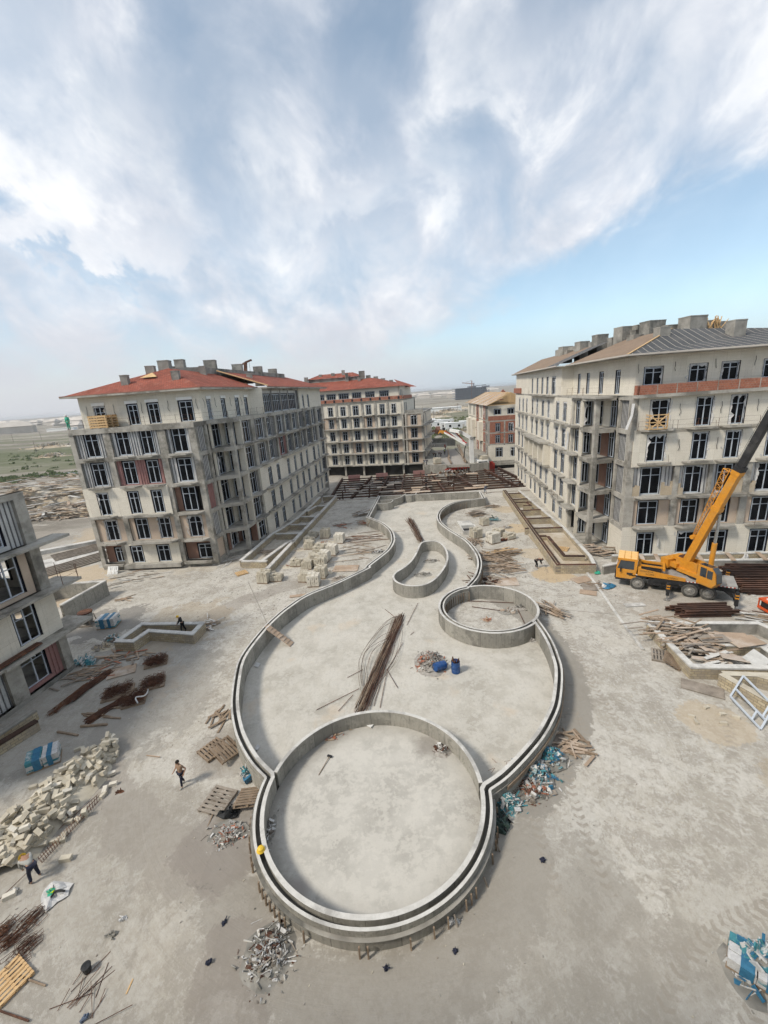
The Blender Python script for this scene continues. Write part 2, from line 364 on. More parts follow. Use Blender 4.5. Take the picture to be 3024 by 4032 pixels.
sd=V((math.sin(SUNAZ)*math.cos(SUNEL),math.cos(SUNAZ)*math.cos(SUNEL),math.sin(SUNEL))); lo.rotation_euler=sd.to_track_quat('Z','Y').to_euler(); lo.location=sd*80
sc.view_settings.view_transform='Standard'; sc.view_settings.look='None'; sc.view_settings.exposure=.34; sc.view_settings.gamma=1.; sc.view_settings.use_curve_mapping=False
sc.cycles.max_bounces=6; sc.cycles.diffuse_bounces=3; sc.cycles.glossy_bounces=2; sc.cycles.transmission_bounces=3; sc.cycles.volume_bounces=0; sc.cycles.sample_clamp_indirect=4; sc.cycles.use_adaptive_sampling=True; sc.cycles.adaptive_threshold=.03
# ------------------------------------------------------------------ ground
def sst(x,a,b): t=min(1,max(0,(x-a)/(b-a))); return t*t*(3-2*t)
def gz(x,y):
    if x>-11.5: t=sst(y,83,84.2)
    else: t=sst(y,70,120)*.9
    z=-2.6*t
    d=math.hypot(x,y-60)
    if d>140: z+=(mnoise.noise(V((x*.006,y*.006,3)))*3.2+mnoise.noise(V((x*.03,y*.03,1)))*.7)*sst(d,140,420)
    if d>900: z+=max(0,mnoise.noise(V((x*.0013,y*.0013,8)))+.15)*22*sst(d,900,2500)
    z+=bank(x,y)
    if x>-11.5 and 84<y<130: z+=mnoise.noise(V((x*.25,y*.25,0)))*.25
    return z
def lin(a,b,s): return [a+i*s for i in range(int(round((b-a)/s)))]
xs=lin(-66,66,1.5)+[66]; ys=lin(-30,4,2.)+lin(4,24,.7)+lin(24,82.4,1.6)+[83,83.4,83.8,84.2]+lin(86,160,2.)
st=3.; x=66.
while x<9000: x+=st; xs.append(x); xs.insert(0,-x); st*=1.13
st=3.; y=158.
while y<9000: y+=st; ys.append(y); st*=1.09
ys=[-9000,-2000,-400,-100]+ys
ys=sorted(set(ys)); me=bpy.data.meshes.new('ground')
vs=[(a,b,gz(a,b)) for b in ys for a in xs]; W=len(xs)
me.from_pydata(vs,[],[(j*W+i,j*W+i+1,(j+1)*W+i+1,(j+1)*W+i) for j in range(len(ys)-1) for i in range(W-1)])
m,nt,b=newmat('dusty_concrete_yard'); n=NT(nt); pos=P(n); s3=n.n('SeparateXYZ'); n.l(pos,s3.inputs[0]); PX,PY,PZ=s3.outputs
def dist(x,y,sxx=1.,syy=1.):
    a=n.math('MULTIPLY',n.math('SUBTRACT',PX,x),1/sxx); c=n.math('MULTIPLY',n.math('SUBTRACT',PY,y),1/syy)
    return n.math('SQRT',n.math('ADD',n.math('MULTIPLY',a,a),n.math('MULTIPLY',c,c)))
n1=n.noise(pos,.16,7,.62,.3); n2=n.noise(n.map(pos,(1,1,1),(20,3,0)),.55,8,.68,.2); n3=n.noise(pos,2.6,7,.75); n4=n.noise(n.map(pos,(1,1,1),(5,40,0)),.33,9,.72,.4)
base=n.ramp(n1,[(.34,(.33,.308,.265)),(.5,(.425,.40,.35)),(.66,(.495,.47,.42))])
base=n.mix(n.ramp(n2,[(.485,0.),(.515,.55)]),base,(.49,.472,.43))
n4b=n.noise(n.map(pos,(1,1,1),(5,40,0)),.4,12,.82,.2)
base=n.mix(n.ramp(n4b,[(.515,0.),(.53,.62),(.8,.62)]),base,(.285,.262,.226))
n5=n.noise(n.map(pos,(1,1,1),(15,4,0)),1.7,10,.85); base=n.mix(n.ramp(n5,[(.545,0.),(.56,.42)]),base,(.56,.545,.505)); base=n.mix(n.ramp(n5,[(.40,.45),(.415,0.)]),base,(.27,.245,.205))
base=n.mix(n.ramp(n3,[(.40,.4),(.47,0.)]),base,(.27,.245,.21))
n7=n.noise(n.map(pos,(1,.7,1),(2,7,0),(0,0,.6)),5.5,9,.8); base=n.mix(n.ramp(n7,[(.55,0.),(.565,.35)]),base,(.58,.565,.53)); base=n.mix(n.ramp(n7,[(.425,.35),(.44,0.)]),base,(.29,.268,.232))
n6=n.noise(pos,14.,3,.6); base=n.mix(n.ramp(n6,[(.33,.35),(.38,0.)]),base,(.25,.23,.2))
# smears and sweeping marks along the drive lanes
ring=dist(-1.,24.); wv=n.n('CombineXYZ'); n.l(ring,wv.inputs[0]); n.l(n.math('MULTIPLY',n.math('ARCTAN2',PX,n.math('SUBTRACT',PY,24.)),2.2),wv.inputs[1])
sm=n.noise(n.map(wv.outputs[0],(2.4,.45,1)),1.3,6,.7); base=n.mix(n.ramp(sm,[(.56,0.),(.60,.2)]),base,(.56,.54,.495)); base=n.mix(n.ramp(sm,[(.36,.22),(.40,0.)]),base,(.27,.245,.205))
# dark soil, damp stains and patches of painted shade, with their own outlines
def stain_shade(d,r0,r1,col,amt,nz=n2,k=3.5):
    global base
    q=n.math('ADD',d,n.math('MULTIPLY',n.math('SUBTRACT',nz,.5),k)); mk=n.smooth(q,r0,r1,1.,0.); mk=n.smooth(n.math('ADD',mk,n.math('MULTIPLY',n.math('SUBTRACT',n5,.5),1.3)),.38,.56); base=n.mix(n.math('MULTIPLY',mk,amt),base,col)
rg=n.math('ABSOLUTE',n.math('SUBTRACT',dist(-3.27,29.3),16.)); rg=n.math('ADD',rg,n.smooth(PX,-2.,7.,9.,0.)); stain_shade(rg,.6,1.5,(.245,.228,.20),.8,n5,3.2)
rg=n.math('ABSOLUTE',n.math('SUBTRACT',dist(-1.5,16.4),7.)); rg=n.math('ADD',rg,n.smooth(PY,14.,20.,0.,9.)); stain_shade(rg,.8,1.6,(.265,.245,.212),.62,n5,4.5)
rg=n.math('ABSOLUTE',n.math('SUBTRACT',dist(-3.27,29.3),16.5)); rg=n.math('ADD',rg,n.smooth(PX,-10.,-4.,0.,9.)); stain_shade(rg,.3,2.,(.27,.245,.215),.6,n4,4.)
for (x,y,r,a,c) in ((-21,27,9,.55,(.275,.262,.235)),(-14,11,9,.38,(.27,.25,.218)),(3,6,10,.42,(.27,.25,.218)),(15,8,7,.3,(.30,.28,.24)),(9,99,14,.85,(.13,.105,.08)),(22,99,10,.85,(.12,.095,.075)),(-8.5,15.,2.6,.7,(.24,.215,.19)),(-6.5,10.5,2.,.6,(.23,.205,.18)),(6.,12.5,3.4,.4,(.30,.28,.245)),(-10.5,21.,2.3,.5,(.27,.245,.215)),(8.3,20.4,1.6,.75,(.2,.16,.13)),(-20.,37.,5.,.45,(.35,.29,.21)),(-28,38,4.,.75,(.21,.20,.185)),(-19,28,3.,.35,(.38,.32,.25)),(26,33,5,.45,(.27,.235,.19)),  # first paints the left block's shade with damp; next three darken the foreground
   (17.5,42.,2.4,.8,(.46,.35,.215)),(18.,48.,2.2,.55,(.47,.38,.26)),(19.,58.,2.3,.7,(.47,.36,.22)),(20.3,68.,2.4,.6,(.45,.36,.24)),(18.6,20.3,2.0,.55,(.42,.34,.235)),(19.3,16.5,1.5,.5,(.33,.27,.19)),(-24,60,12,.3,(.46,.40,.31)),(-42,47,9,.85,(.46,.375,.27)),(-40,75,16,.8,(.45,.37,.27))):  # two of the patches darken the pit floor below the steel grid
    stain_shade(dist(x,y),r*.7,r*1.0,c,a,n4b if r<3 else n2,4.5 if r<3 else 9.)
# tyre treads: narrow bands of cross bars pressed in the dust
def tread(cx,cy,r,wd,a0,a1,amt,col):
    global base
    dd=dist(cx,cy); th=n.math('ARCTAN2',n.math('SUBTRACT',PY,cy),n.math('SUBTRACT',PX,cx)); q=n.math('SUBTRACT',dd,r)
    band=n.math('MULTIPLY',n.smooth(n.math('ABSOLUTE',q),wd*.8,wd,1.,0.),n.math('MULTIPLY',n.smooth(th,a0,a0+.05),n.smooth(th,a1-.05,a1,1.,0.)))
    st_=n.math('SINE',n.math('ADD',n.math('MULTIPLY',th,r*15.),n.math('MULTIPLY',n.math('ABSOLUTE',q),9.)))
    m_=n.math('MULTIPLY',n.math('MULTIPLY',band,n.smooth(st_,-.1,.5)),n.math('MULTIPLY',n.ramp(n5,[(.42,0.),(.5,1.)]),amt)); base=n.mix(m_,base,col)
for a in ((30.,12.,22.,.28,2.5,3.6,.8),(30.,12.,24.1,.28,2.4,3.4,.7),(2.,30.,22.,.3,-1.1,-.1,.7),(2.,30.,19.8,.3,-1.2,-.25,.5),(14.5,2.,7.6,.3,1.0,2.6,.8),(14.5,2.,9.4,.3,.9,2.4,.8),(60.,20.,49.,.28,2.7,3.5,.7),(60.,20.,46.8,.28,2.7,3.5,.7),(-26,34,13.,.3,-.9,.2,.5),(-26,34,15.,.3,-.8,.3,.5)): tread(*a,(.29,.262,.222))
# hairline cracks and a few pour joints
vo=n.n('TexVoronoi',feature='DISTANCE_TO_EDGE'); vo.inputs['Scale'].default_value=.11; wp=n.n('VectorMath',operation='ADD'); n.l(pos,wp.inputs[0]); wc2=n.n('CombineXYZ'); n.l(n.math('MULTIPLY',n3,2.2),wc2.inputs[0]); n.l(n.math('MULTIPLY',n2,3.),wc2.inputs[1]); n.l(wc2.outputs[0],wp.inputs[1]); n.l(wp.outputs[0],vo.inputs['Vector'])
base=n.mix(n.math('MULTIPLY',n.smooth(vo.outputs['Distance'],.001,.0045,1.,0.),n.ramp(n1,[(.47,0.),(.53,.55)])),base,(.17,.158,.138))
# joints between pours
for (ax,ay,bx,by) in ((20.9,32.6,11.2,36.),(-16.5,46.,-9.,30.),(17.,38.,9.8,44.)):
    L=math.hypot(bx-ax,by-ay); nx,ny=(by-ay)/L,-(bx-ax)/L
    d=n.math('ABSOLUTE',n.math('ADD',n.math('ADD',n.math('MULTIPLY',PX,nx),n.math('MULTIPLY',PY,ny)),-(ax*nx+ay*ny)))
    d=n.math('ADD',d,n.math('MULTIPLY',n.smooth(dist((ax+bx)/2,(ay+by)/2),L*.48,L*.52),3.)); base=n.mix(n.smooth(d,.03,.08,.55,0.),base,(.2,.185,.165))
# open country beyond the yard
far=n.math('MAXIMUM',n.smooth(PY,100.,125.),n.smooth(n.math('ABSOLUTE',PX),46.,62.),clamp=True)
b1=n.noise(n.map(pos,(.4,1.,1)),.012,9,.68,.3); b2=n.noise(n.map(pos,(.35,1.,1),(9,9,0)),.045,8,.75)
fcol=n.ramp(b1,[(.38,(.17,.155,.13)),(.5,(.27,.245,.21)),(.63,(.38,.35,.305))]); fcol=n.mix(n.ramp(b2,[(.52,0.),(.56,.7)]),fcol,(.175,.16,.132)); fcol=n.mix(n.ramp(n.noise(n.map(pos,(.3,1.,1),(2,5,0)),.09,9,.8),[(.55,0.),(.57,.6)]),fcol,(.45,.42,.37))
gm=n.math('MULTIPLY',n.ramp(n.noise(n.map(pos,(.3,1.,1),(3,0,0)),.02,6,.7),[(.44,0.),(.54,.8)]),n.math('MULTIPLY',n.smooth(PY,130.,170.),n.smooth(PY,420.,700.,1.,.25)))
fcol=n.mix(gm,fcol,(.135,.14,.085))
lf=n.math('MULTIPLY',n.smooth(PX,-60.,-45.,1.,0.),n.math('MULTIPLY',n.smooth(PY,185.,215.),n.smooth(PY,300.,360.,1.,0.))); fcol=n.mix(n.math('MULTIPLY',n.math('MULTIPLY',lf,.85),n.ramp(b2,[(.35,.45),(.55,1.)])),fcol,(.10,.115,.058))
col=n.mix(far,base,fcol)
n.l(col,b.inputs['Base Color']); b.inputs['Roughness'].default_value=.95; b.inputs['Specular IOR Level'].default_value=.15
n.bump(n.math('ADD',n.math('MULTIPLY',n3,.6),n.math('ADD',n2,sm)),.45,.06,b)
me.materials.append(m); g=bpy.data.objects.new('ground',me); C.objects.link(g); tag(g,'dusty concrete yard running out into open scrubland',None,None,'structure')
# ------------------------------------------------------------------ pool and its walls
HW=1.38
P1=((1300,1880),2.07375);P2=((850,2200),2.07375);P3=((850,2700),4.1475);P4=((1850,2400),2.95);T8=((1680,2250),3.318)
FC=V((-1.49,16.39,0)); FR=5.38            # front ring centre, outer radius of its inner wall
left=GT(*P3,[(950,1410),(720,1180),(540,900),(430,620),(375,250)],HW)+GT(*P2,[(205,960),(235,830),(300,720),(420,570),(520,470),(620,390),(760,300),(990,205),(1250,80)],HW)+GT(*P1,[(330,720),(420,650),(490,590),(525,530),(530,490),(515,440),(480,400),(430,365)],HW)
leftc=cr(left,5)
cornerL=GT(*P1,[(322,322)],HW); TLc=GT(*P1,[(410,152)],HW); TRc=GT(*P1,[(1213,115)],HW)
corR=GT(*P1,[(1240,166)],HW)
right=GT(*P1,[(1150,176),(1060,190),(990,208),(930,235),(890,268),(870,305),(872,340),(890,372),(925,405),(975,440),(1040,480),(1100,520),(1150,575),(1185,630),(1200,690),(1193,750),(1165,815),(1095,890)],HW)
rightc=cr(right,5)
SC=V((8.63,33.57,0)); SR=4.42
def arc(c,r,a0,a1,k): return [V((c.x+r*math.cos(a0+(a1-a0)*i/k),c.y+r*math.sin(a0+(a1-a0)*i/k),0)) for i in range(k+1)]
jr=rightc[-1]; a0=math.atan2(jr.y-SC.y,jr.x-SC.x); q=GT(*T8,[(1410,680)],HW)[0]; a1=math.atan2(q.y-SC.y,q.x-SC.x)
small=arc(SC,SR,a0,a1+2*PI if a1<a0 else a1,40)
bigR=cr(GT(*P4,[(758,165),(830,270),(900,400),(950,540),(980,650),(985,760),(972,920),(940,1090),(870,1250),(770,1420),(640,1580),(500,1730),(330,1890),(150,2012)],HW),5)
j1=bigR[-1]; j0=leftc[0]
b0=math.atan2(j0.y-FC.y,j0.x-FC.x); b1=math.atan2(j1.y-FC.y,j1.x-FC.x)
if b0<0: b0+=2*PI
FI=FR-.19
frontLow=arc(FC,FI,b1+2*PI,b0,64)           # clockwise round the near side
frontTop=arc(FC,FI,b1,b0,48)
def flat(l): return [V((p.x,p.y,0)) for p in l]
def unit(a):
    o=[a[0]]
    for p in a[1:]:
        if (p-o[-1]).length>.12: o.append(p)
    return o
poly=unit(flat(leftc+cornerL+TLc+TRc+corR+rightc[3:]+small[1:-1]+bigR))
def near(p): return min(range(len(poly)),key=lambda i:(poly[i]-V((p.x,p.y,0))).length)
iTL=near(TLc[0]); iTR=near(TRc[0])
nP=len(poly); allp=unit(poly+flat(frontLow)[1:-1]); nA=len(allp)
pool=thing('pool_shell','long winding concrete pool shell of linked rings with a channel along its rim','pool',(0,30,0))
def seg(i0,i1,name,single=False):
    a=MB(); strip(a,allp,0.,-.2 if single else -.55,0,HW if single else HW-.34,True,i0,i1); o=a.build(name,'form',pool)
    if not single:
        a=MB(); strip(a,allp,0.,-.185,HW-.34,HW-.01,True,i0,i1); strip(a,allp,-.39,-.505,HW-.34,HW-.02,True,i0,i1); a.build('curb','form',o)
        c=MB(); strip(c,allp,-.187,-.388,HW-.345,HW-.325,True,i0,i1); c.build('channel','concd',o)
    t=MB(); strip(t,allp,.003,-.19 if not single else -.203,HW-.01,HW+.012,True,i0,i1)
    if not single: strip(t,allp,-.387,-.51,HW-.02,HW-.004,True,i0,i1)
    t.build('coping','concl',o)
seg(0,iTL,'basin_wall'); seg(iTL,iTR,'back_wall',True); seg(iTR,nP-1,'basin_wall'); seg(nP-1,nA,'ring_wall')
# single wall between the near ring and the big basin, and the free half of the small ring
def single(path,name,d,h=HW,closed=False,par=None,cop='concl'):
    a=MB(); strip(a,path,0.,d,0,h-.012,closed); o=a.build(name,'form',par or pool); t=MB(); strip(t,path,-.003 if d>0 else .003,d+(.003 if d>0 else -.003),h-.012,h+.014,closed); t.build('coping',cop,o); return o
single(flat(frontTop),'cross_wall',.19)
s0=math.atan2(bigR[0].y-SC.y,bigR[0].x-SC.x); sA=math.atan2(jr.y-SC.y,jr.x-SC.x)
single(flat(arc(SC,SR-.42,s0+.03,sA-.03,40)),'free_ring_wall',.2)
# splash curves in the back left corner
for pts in ([(372,208),(440,210),(490,203),(512,185)],[(410,184),(500,180),(570,160),(615,132)],[(616,147),(660,145),(690,136),(702,124)]):
    single(flat(cr(GT(*P1,pts,HW),5)),'corner_curve_wall',.12,HW-.01)
kid=GT(*P1,[(745,530),(800,518),(870,520),(925,550),(960,610),(962,680),(925,755),(860,830),(780,875),(690,888),(600,880),(530,850),(508,810),(530,775),(600,730),(660,675),(700,610),(722,560)],HW)
isl=thing('planter_ring','kidney shaped free standing concrete planter ring inside the pool','planter',(kid[0].x,kid[0].y,0))
single(flat(cr(kid,5,True)),'curved_wall',.2,HW,True,isl)
# formwork left on the outside of the rim
def form_planks(a,b,off,label):
    mb=MB(); i=a
    A=offs(allp,-off,True)
    while i<b:
        p=A[i%nA];q=A[(i+3)%nA]; d=(q-p); 
        if 1.<d.length<4:
            z=HW-.42+rnd(-.04,.04); mb.bar((p.x,p.y,z),(q.x+d.x*.08,q.y+d.y*.08,z+rnd(-.03,.03)),.06,.26)
        i+=3
    return mb
fw=thing('formwork','timber formwork boards and props left round the near rim of the front pool ring','formwork',(FC.x,FC.y-6,0))
form_planks(nP+1,nA-1,.64,'').build('board','ply',fw)
A=offs(allp,-.72,True); B=offs(allp,-1.05,True)
pr=MB(); led=MB()
for i in range(nP+2,nA-2):
    p=A[i];q=B[i]
    if p.y>FC.y+1.5: continue
    if random.random()<.4: t=MB(); t.bar((p.x,p.y,HW-.45),(p.x*.85+q.x*.15,p.y*.85+q.y*.15,0),.07,.06); t.build('prop','wood',fw)
    if random.random()<.1: t=MB(); t.bar((p.x,p.y,HW-.6),(q.x,q.y,0),.05,.06); t.build('prop','woodg',fw)
strip(led,allp,-.51,-.66,HW-.36,HW-.33,True,nP+1,nA-1); led.build('ledge_board','conc',fw)
fw2=thing('formwork','timber formwork standing on the outside of the right pool bends','formwork',(rightc[20].x,rightc[20].y,0))
mb=MB(); A=offs(allp,-.6,True)
for i in range(iTR+2,nP-6,1):
    p=A[i]; q=A[i+1]
    if (p-V((SC.x,SC.y,0))).length>6 and p.y<37 : mb.bar((p.x,p.y,.9),(q.x,q.y,.9),.05,.22)
    elif (p-V((SC.x,SC.y,0))).length<4.5 and p.y>33.5 or p.y>37: mb.bar((p.x,p.y,0),(p.x,p.y,1.0),.09,.05)
mb.build('stake','wood',fw2)
# floors
fl=MB(); fl.add([(p.x,p.y,.035) for p in poly+flat(frontTop)[1:-1]],[list(range(len(poly)+len(frontTop)-2))])
mpf,nt,b=newmat('pool_floor_screed'); n=NT(nt); pos=P(n)
q1=n.noise(pos,.3,7,.65); q2=n.noise(n.map(pos,(1,1,1),(3,9,0)),.9,12,.8); q3=n.noise(n.map(pos,(3,.8,1),(0,0,0),(0,0,.5)),1.2,6,.7); q4=n.noise(pos,5,9,.8)
c=n.ramp(q1,[(.36,(.37,.35,.305)),(.6,(.50,.477,.425))]); c=n.mix(n.ramp(q2,[(.49,0.),(.52,.6)]),c,(.515,.497,.45)); c=n.mix(n.ramp(q3,[(.54,0.),(.68,.5)]),c,(.37,.345,.295)); c=n.mix(n.ramp(q4,[(.42,.4),(.44,0.)]),c,(.33,.315,.29))
c=n.mix(n.ramp(n.noise(n.map(pos,(1,1,1),(30,0,0)),.28,4,.6),[(.60,0.),(.68,.5)]),c,(.50,.42,.325))
n.l(c,b.inputs['Base Color']); b.inputs['Roughness'].default_value=.93; b.inputs['Specular IOR Level'].default_value=.2; n.bump(n.math('ADD',q2,q4),.35,.03,b); M['floor']=mpf
o=fl.build('pool_floor','floor'); tag(o,kind='structure')
f2=MB(); f2.add([(p.x,p.y,.42) for p in arc(FC,FI+.02,0,2*PI,72)[:-1]],[list(range(72))])
m,nt,b=newmat('ring_floor_screed'); n=NT(nt); pos=P(n); s3=n.n('SeparateXYZ'); n.l(pos,s3.inputs[0]); PX,PY,PZ=s3.outputs
q1=n.noise(pos,.5,7,.65); q2=n.noise(n.map(pos,(1,1,1),(3,9,0)),1.6,12,.82); r=dist(FC.x,FC.y)
c=n.ramp(q1,[(.36,(.36,.345,.31)),(.6,(.48,.463,.42))]); c=n.mix(n.ramp(q2,[(.49,0.),(.515,.6)]),c,(.54,.52,.47))
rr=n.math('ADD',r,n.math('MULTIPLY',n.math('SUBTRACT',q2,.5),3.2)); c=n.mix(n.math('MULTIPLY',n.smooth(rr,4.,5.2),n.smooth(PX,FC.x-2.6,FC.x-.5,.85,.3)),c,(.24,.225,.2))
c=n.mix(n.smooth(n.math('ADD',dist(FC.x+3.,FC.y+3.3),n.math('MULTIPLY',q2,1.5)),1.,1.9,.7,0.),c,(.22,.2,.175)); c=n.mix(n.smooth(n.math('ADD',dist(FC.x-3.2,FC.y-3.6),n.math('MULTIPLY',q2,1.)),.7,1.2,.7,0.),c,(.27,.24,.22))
n.l(c,b.inputs['Base Color']); b.inputs['Roughness'].default_value=.93; n.bump(q2,.35,.03,b)
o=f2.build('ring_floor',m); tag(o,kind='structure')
sl=MB(); strip(sl,arc(FC,FI,0,2*PI,72)[:-1],0,.05,0,.41,True)
# ------------------------------------------------------------------ facades
class Fac:
    """vertical facade plane from A to B; side=+1 outward is right of travel, -1 left"""
    def __init__(s,A,B,side=1):
        s.A=V((A[0],A[1],0)); s.B=V((B[0],B[1],0)); s.t=(s.B-s.A).normalized(); s.L=(s.B-s.A).length
        s.n=V((s.t.y,-s.t.x,0))*side; s.side=side
        s.T=Matrix(((s.t.x,0,s.n.x,s.A.x),(s.t.y,0,s.n.y,s.A.y),(0,1,0,0),(0,0,0,1)))   # (u,v,w)->world
    def box(s,mb,u0,u1,v0,v1,w0,w1): return mb.box(u0,v0,w0,u1,v1,w1,s.T)
    def pt(s,u,v,w=0): return s.T@V((u,v,w))
class Bld:
    def __init__(s,name,label,cat,loc,group=None):
        s.o=thing(name,label,cat,loc,group); s.m={}; s.cache={}; s.loc=V(loc); s.nw=0; s.gap=False; s.nb=0
    def mb(s,part,mat,key=None):
        k=(part,mat,key)
        if k not in s.m: s.m[k]=MB()
        return s.m[k]
    def finish(s):
        for (part,mat,key),mb in s.m.items():
            if mb.v: mb.build(part,mat,s.o)
    def window(s,F,u0,u1,v0,v1,w,kind='win',glass='glass',lining=True,flap=False,name='window'):
        W=round(u1-u0,1);H=round(v1-v0,1); key=(W,H,kind,glass,lining,F.side)
        sd=F.side
        if key not in WIN:
            fr=MB(); t=.085
            def b(a,c,d,e,f=0.,g=.07,m=fr): m.box(a,c,f,d,e,g)
            b(0,0,W,t);b(0,H-t,W,H);b(0,t,t,H-t);b(W-t,t,W,H-t)
            if kind=='win':
                tz=H*.70; b(t,tz,W-t,tz+.06); b(W/2-.05,t,W/2+.05,H-t,.005,.08)
                if W>2.2: b(W*.25-.03,t,W*.25+.03,H-t,.01,.06); b(W*.75-.03,t,W*.75+.03,H-t,.01,.06)
            elif kind=='tall':
                tz=H*.74; b(t,tz,W-t,tz+.06); b(W/2-.045,t,W/2+.045,H-t,.005,.08)
            elif kind=='wide':
                tz=H*.62
                for k in (1,2,3): b(W*k/4-.035,t,W*k/4+.035,H-t,.005,.08)
                b(t,tz,W-t,tz+.05,.01,.06)
            elif kind=='small': b(W/2-.03,t,W/2+.03,H-t,.005,.08)
            me=fr.build('window','alu',None,V((0,0,0))); WIN[key]=[me.data,None,None]; bpy.data.objects.remove(me)
            if glass:
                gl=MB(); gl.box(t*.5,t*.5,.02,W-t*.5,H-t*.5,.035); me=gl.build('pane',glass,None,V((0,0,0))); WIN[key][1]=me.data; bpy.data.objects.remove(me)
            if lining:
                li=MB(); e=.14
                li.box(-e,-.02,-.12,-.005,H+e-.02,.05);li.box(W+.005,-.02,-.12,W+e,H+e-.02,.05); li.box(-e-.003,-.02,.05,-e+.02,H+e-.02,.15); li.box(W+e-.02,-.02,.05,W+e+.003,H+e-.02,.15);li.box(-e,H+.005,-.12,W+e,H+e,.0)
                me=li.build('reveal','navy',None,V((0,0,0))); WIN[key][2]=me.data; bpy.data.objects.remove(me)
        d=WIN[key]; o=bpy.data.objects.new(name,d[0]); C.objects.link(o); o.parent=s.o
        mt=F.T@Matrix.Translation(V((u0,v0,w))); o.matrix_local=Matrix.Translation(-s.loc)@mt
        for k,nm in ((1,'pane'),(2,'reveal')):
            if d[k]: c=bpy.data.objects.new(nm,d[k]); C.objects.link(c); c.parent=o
        s.nw+=1; flap=flap or (kind in('win','tall') and random.random()<.22)
        if flap:
            fm=MB(); rs=random.Random(int(u0*100+v0*7)); Wd=u1-u0;Hh=v1-v0
            def rag(a,b,du,dv,k):   # ragged strip from a to b with tongue widths
                prev=None
                for i in range(k+1):
                    f=i/k; q=rs.uniform(.05,.22)*(2.2 if rs.random()<.15 else 1)
                    p0=(a[0]+(b[0]-a[0])*f,a[1]+(b[1]-a[1])*f); p1=(p0[0]+du*q,p0[1]+dv*q)
                    if prev: 
                        z0=rs.uniform(.1,.2)
                        vs=[(prev[0][0],prev[0][1],.1),(p0[0],p0[1],.1),(p1[0],p1[1],z0+.05),(prev[1][0],prev[1][1],z0+.04)]
                        fm.add(vs+[(x,y,z+.012) for x,y,z in vs],[(0,1,2,3),(4,5,6,7),(0,1,5,4),(1,2,6,5),(2,3,7,6),(3,0,4,7)])
                    prev=(p0,p1)
            rag((-.08,-.05),(-.08,Hh),1 if rs.random()<.5 else -1,0,9); rag((Wd+.08,-.05),(Wd+.08,Hh),1 if rs.random()<.5 else -1,0,9); rag((-.05,Hh+.1),(Wd+.05,Hh+.1),0,-1,6)
            f=fm.build('torn_membrane','sheet',None,V((0,0,0))); f.parent=o
        return o
    def panel(s,F,ua,ub,v0,v1,kind,wins=(),wkind='win',glass='glass',flap=False,th=.22,lining=True):
        """one wall stretch with real openings"""
        K={'clad':('clad',.10),'rec':('clad2',-.22),'recg':('clad',-.22),'stud':('studw',-.30),'pink':('pinkp',-.30),'brick':('redb',.04),'conc':('form',.02),'flush':('clad',.0)}
        mat,wo=K[kind]; mb=s.mb('wall',mat,(round(F.A.x,1),round(F.B.y,1),round(v0)))
        ws=sorted([w for w in wins if w[0]>=ua-.05 and w[1]<=ub+.05]); cur=ua
        for (a,b,c,d) in ws:
            if a>cur: F.box(mb,cur,a,v0,v1,wo-th,wo)
            if c>v0+.02: F.box(mb,a,b,v0,c,wo-th,wo)
            if d<v1-.02: F.box(mb,a,b,d,v1,wo-th,wo)
            s.window(F,a+.15,b-.15,c+.02,d-.13,wo-.18,wkind,glass,lining,flap)
            cur=b
        if cur<ub: F.box(mb,cur,ub,v0,v1,wo-th,wo)
        if kind in('stud','pink'):
            sm=s.mb('stud_panel','stud' if kind=='stud' else 'pinkp',(round(F.A.x,1),round(F.B.y,1),round(v0),round(ua,1))); x=ua+.12
            while x<ub-.05:
                if not any(a-.05<x<b+.05 for a,b,c,d in ws): F.box(sm,x-.025,x+.025,v0,v1,wo,wo+.08)
                x+=.33
    def slab(s,F,u0,u1,z,h=.5,w0=-.4,w1=.02): F.box(s.mb('floor_edge','slab',(round(F.A.x),round(F.B.y),round(z,0))),u0,u1,z-h,z,w0,w1)
    def col(s,F,u0,u1,z0,z1,w0=-.45,w1=0.): F.box(s.mb('column','slab',(round(F.A.x),round(F.B.y),round(u0/1.0))),u0,u1,z0-(.02 if s.gap else .5),z1+.02,w0,w1-.003)
    def balc(s,F,u0,u1,z,d=.85,h=.16,base=0.02,lip=True):
        ch=min(.5,(u1-u0)*.2)
        pts=[(u0,base),(u0+ch,base+d),(u1-ch,base+d),(u1,base)]
        b=[F.pt(a,z-h,w) for a,w in pts]; t=[F.pt(a,z,w) for a,w in pts]
        s.nb+=1; mb=s.mb('balcony_slab','slab',s.nb); mb.add(b+t,[(0,1,2,3),(4,5,6,7)]+[(i,(i+1)%4,4+(i+1)%4,4+i) for i in range(4)])
        if lip:
            F.box(mb,u0+ch,u1-ch,z+.003,z+.07,base+d-.08,base+d-.004)
        if random.random()<.5:
            rb=s.mb('starter_bar','rust')
            for q in (u0+ch+.1,u1-ch-.1): p=F.pt(q,z,base+d-.15); rb.cyl(p,p+V((rnd(-.1,.1),rnd(-.1,.1),rnd(.6,1.1))),.016,4)
WIN={}
def poly_slab(mb,poly,z,h): mb.prism([(p[0],p[1]) for p in poly],z-h,z)
def inset(poly,d):
    p=[V((a,b,0)) for a,b in poly]; c=sum(p,V())/len(p)
    # orientation
    ar=sum(p[i].x*p[(i+1)%len(p)].y-p[(i+1)%len(p)].x*p[i].y for i in range(len(p)))
    o=offs(p,-d if ar>0 else d,True); return [(q.x,q.y) for q in o]
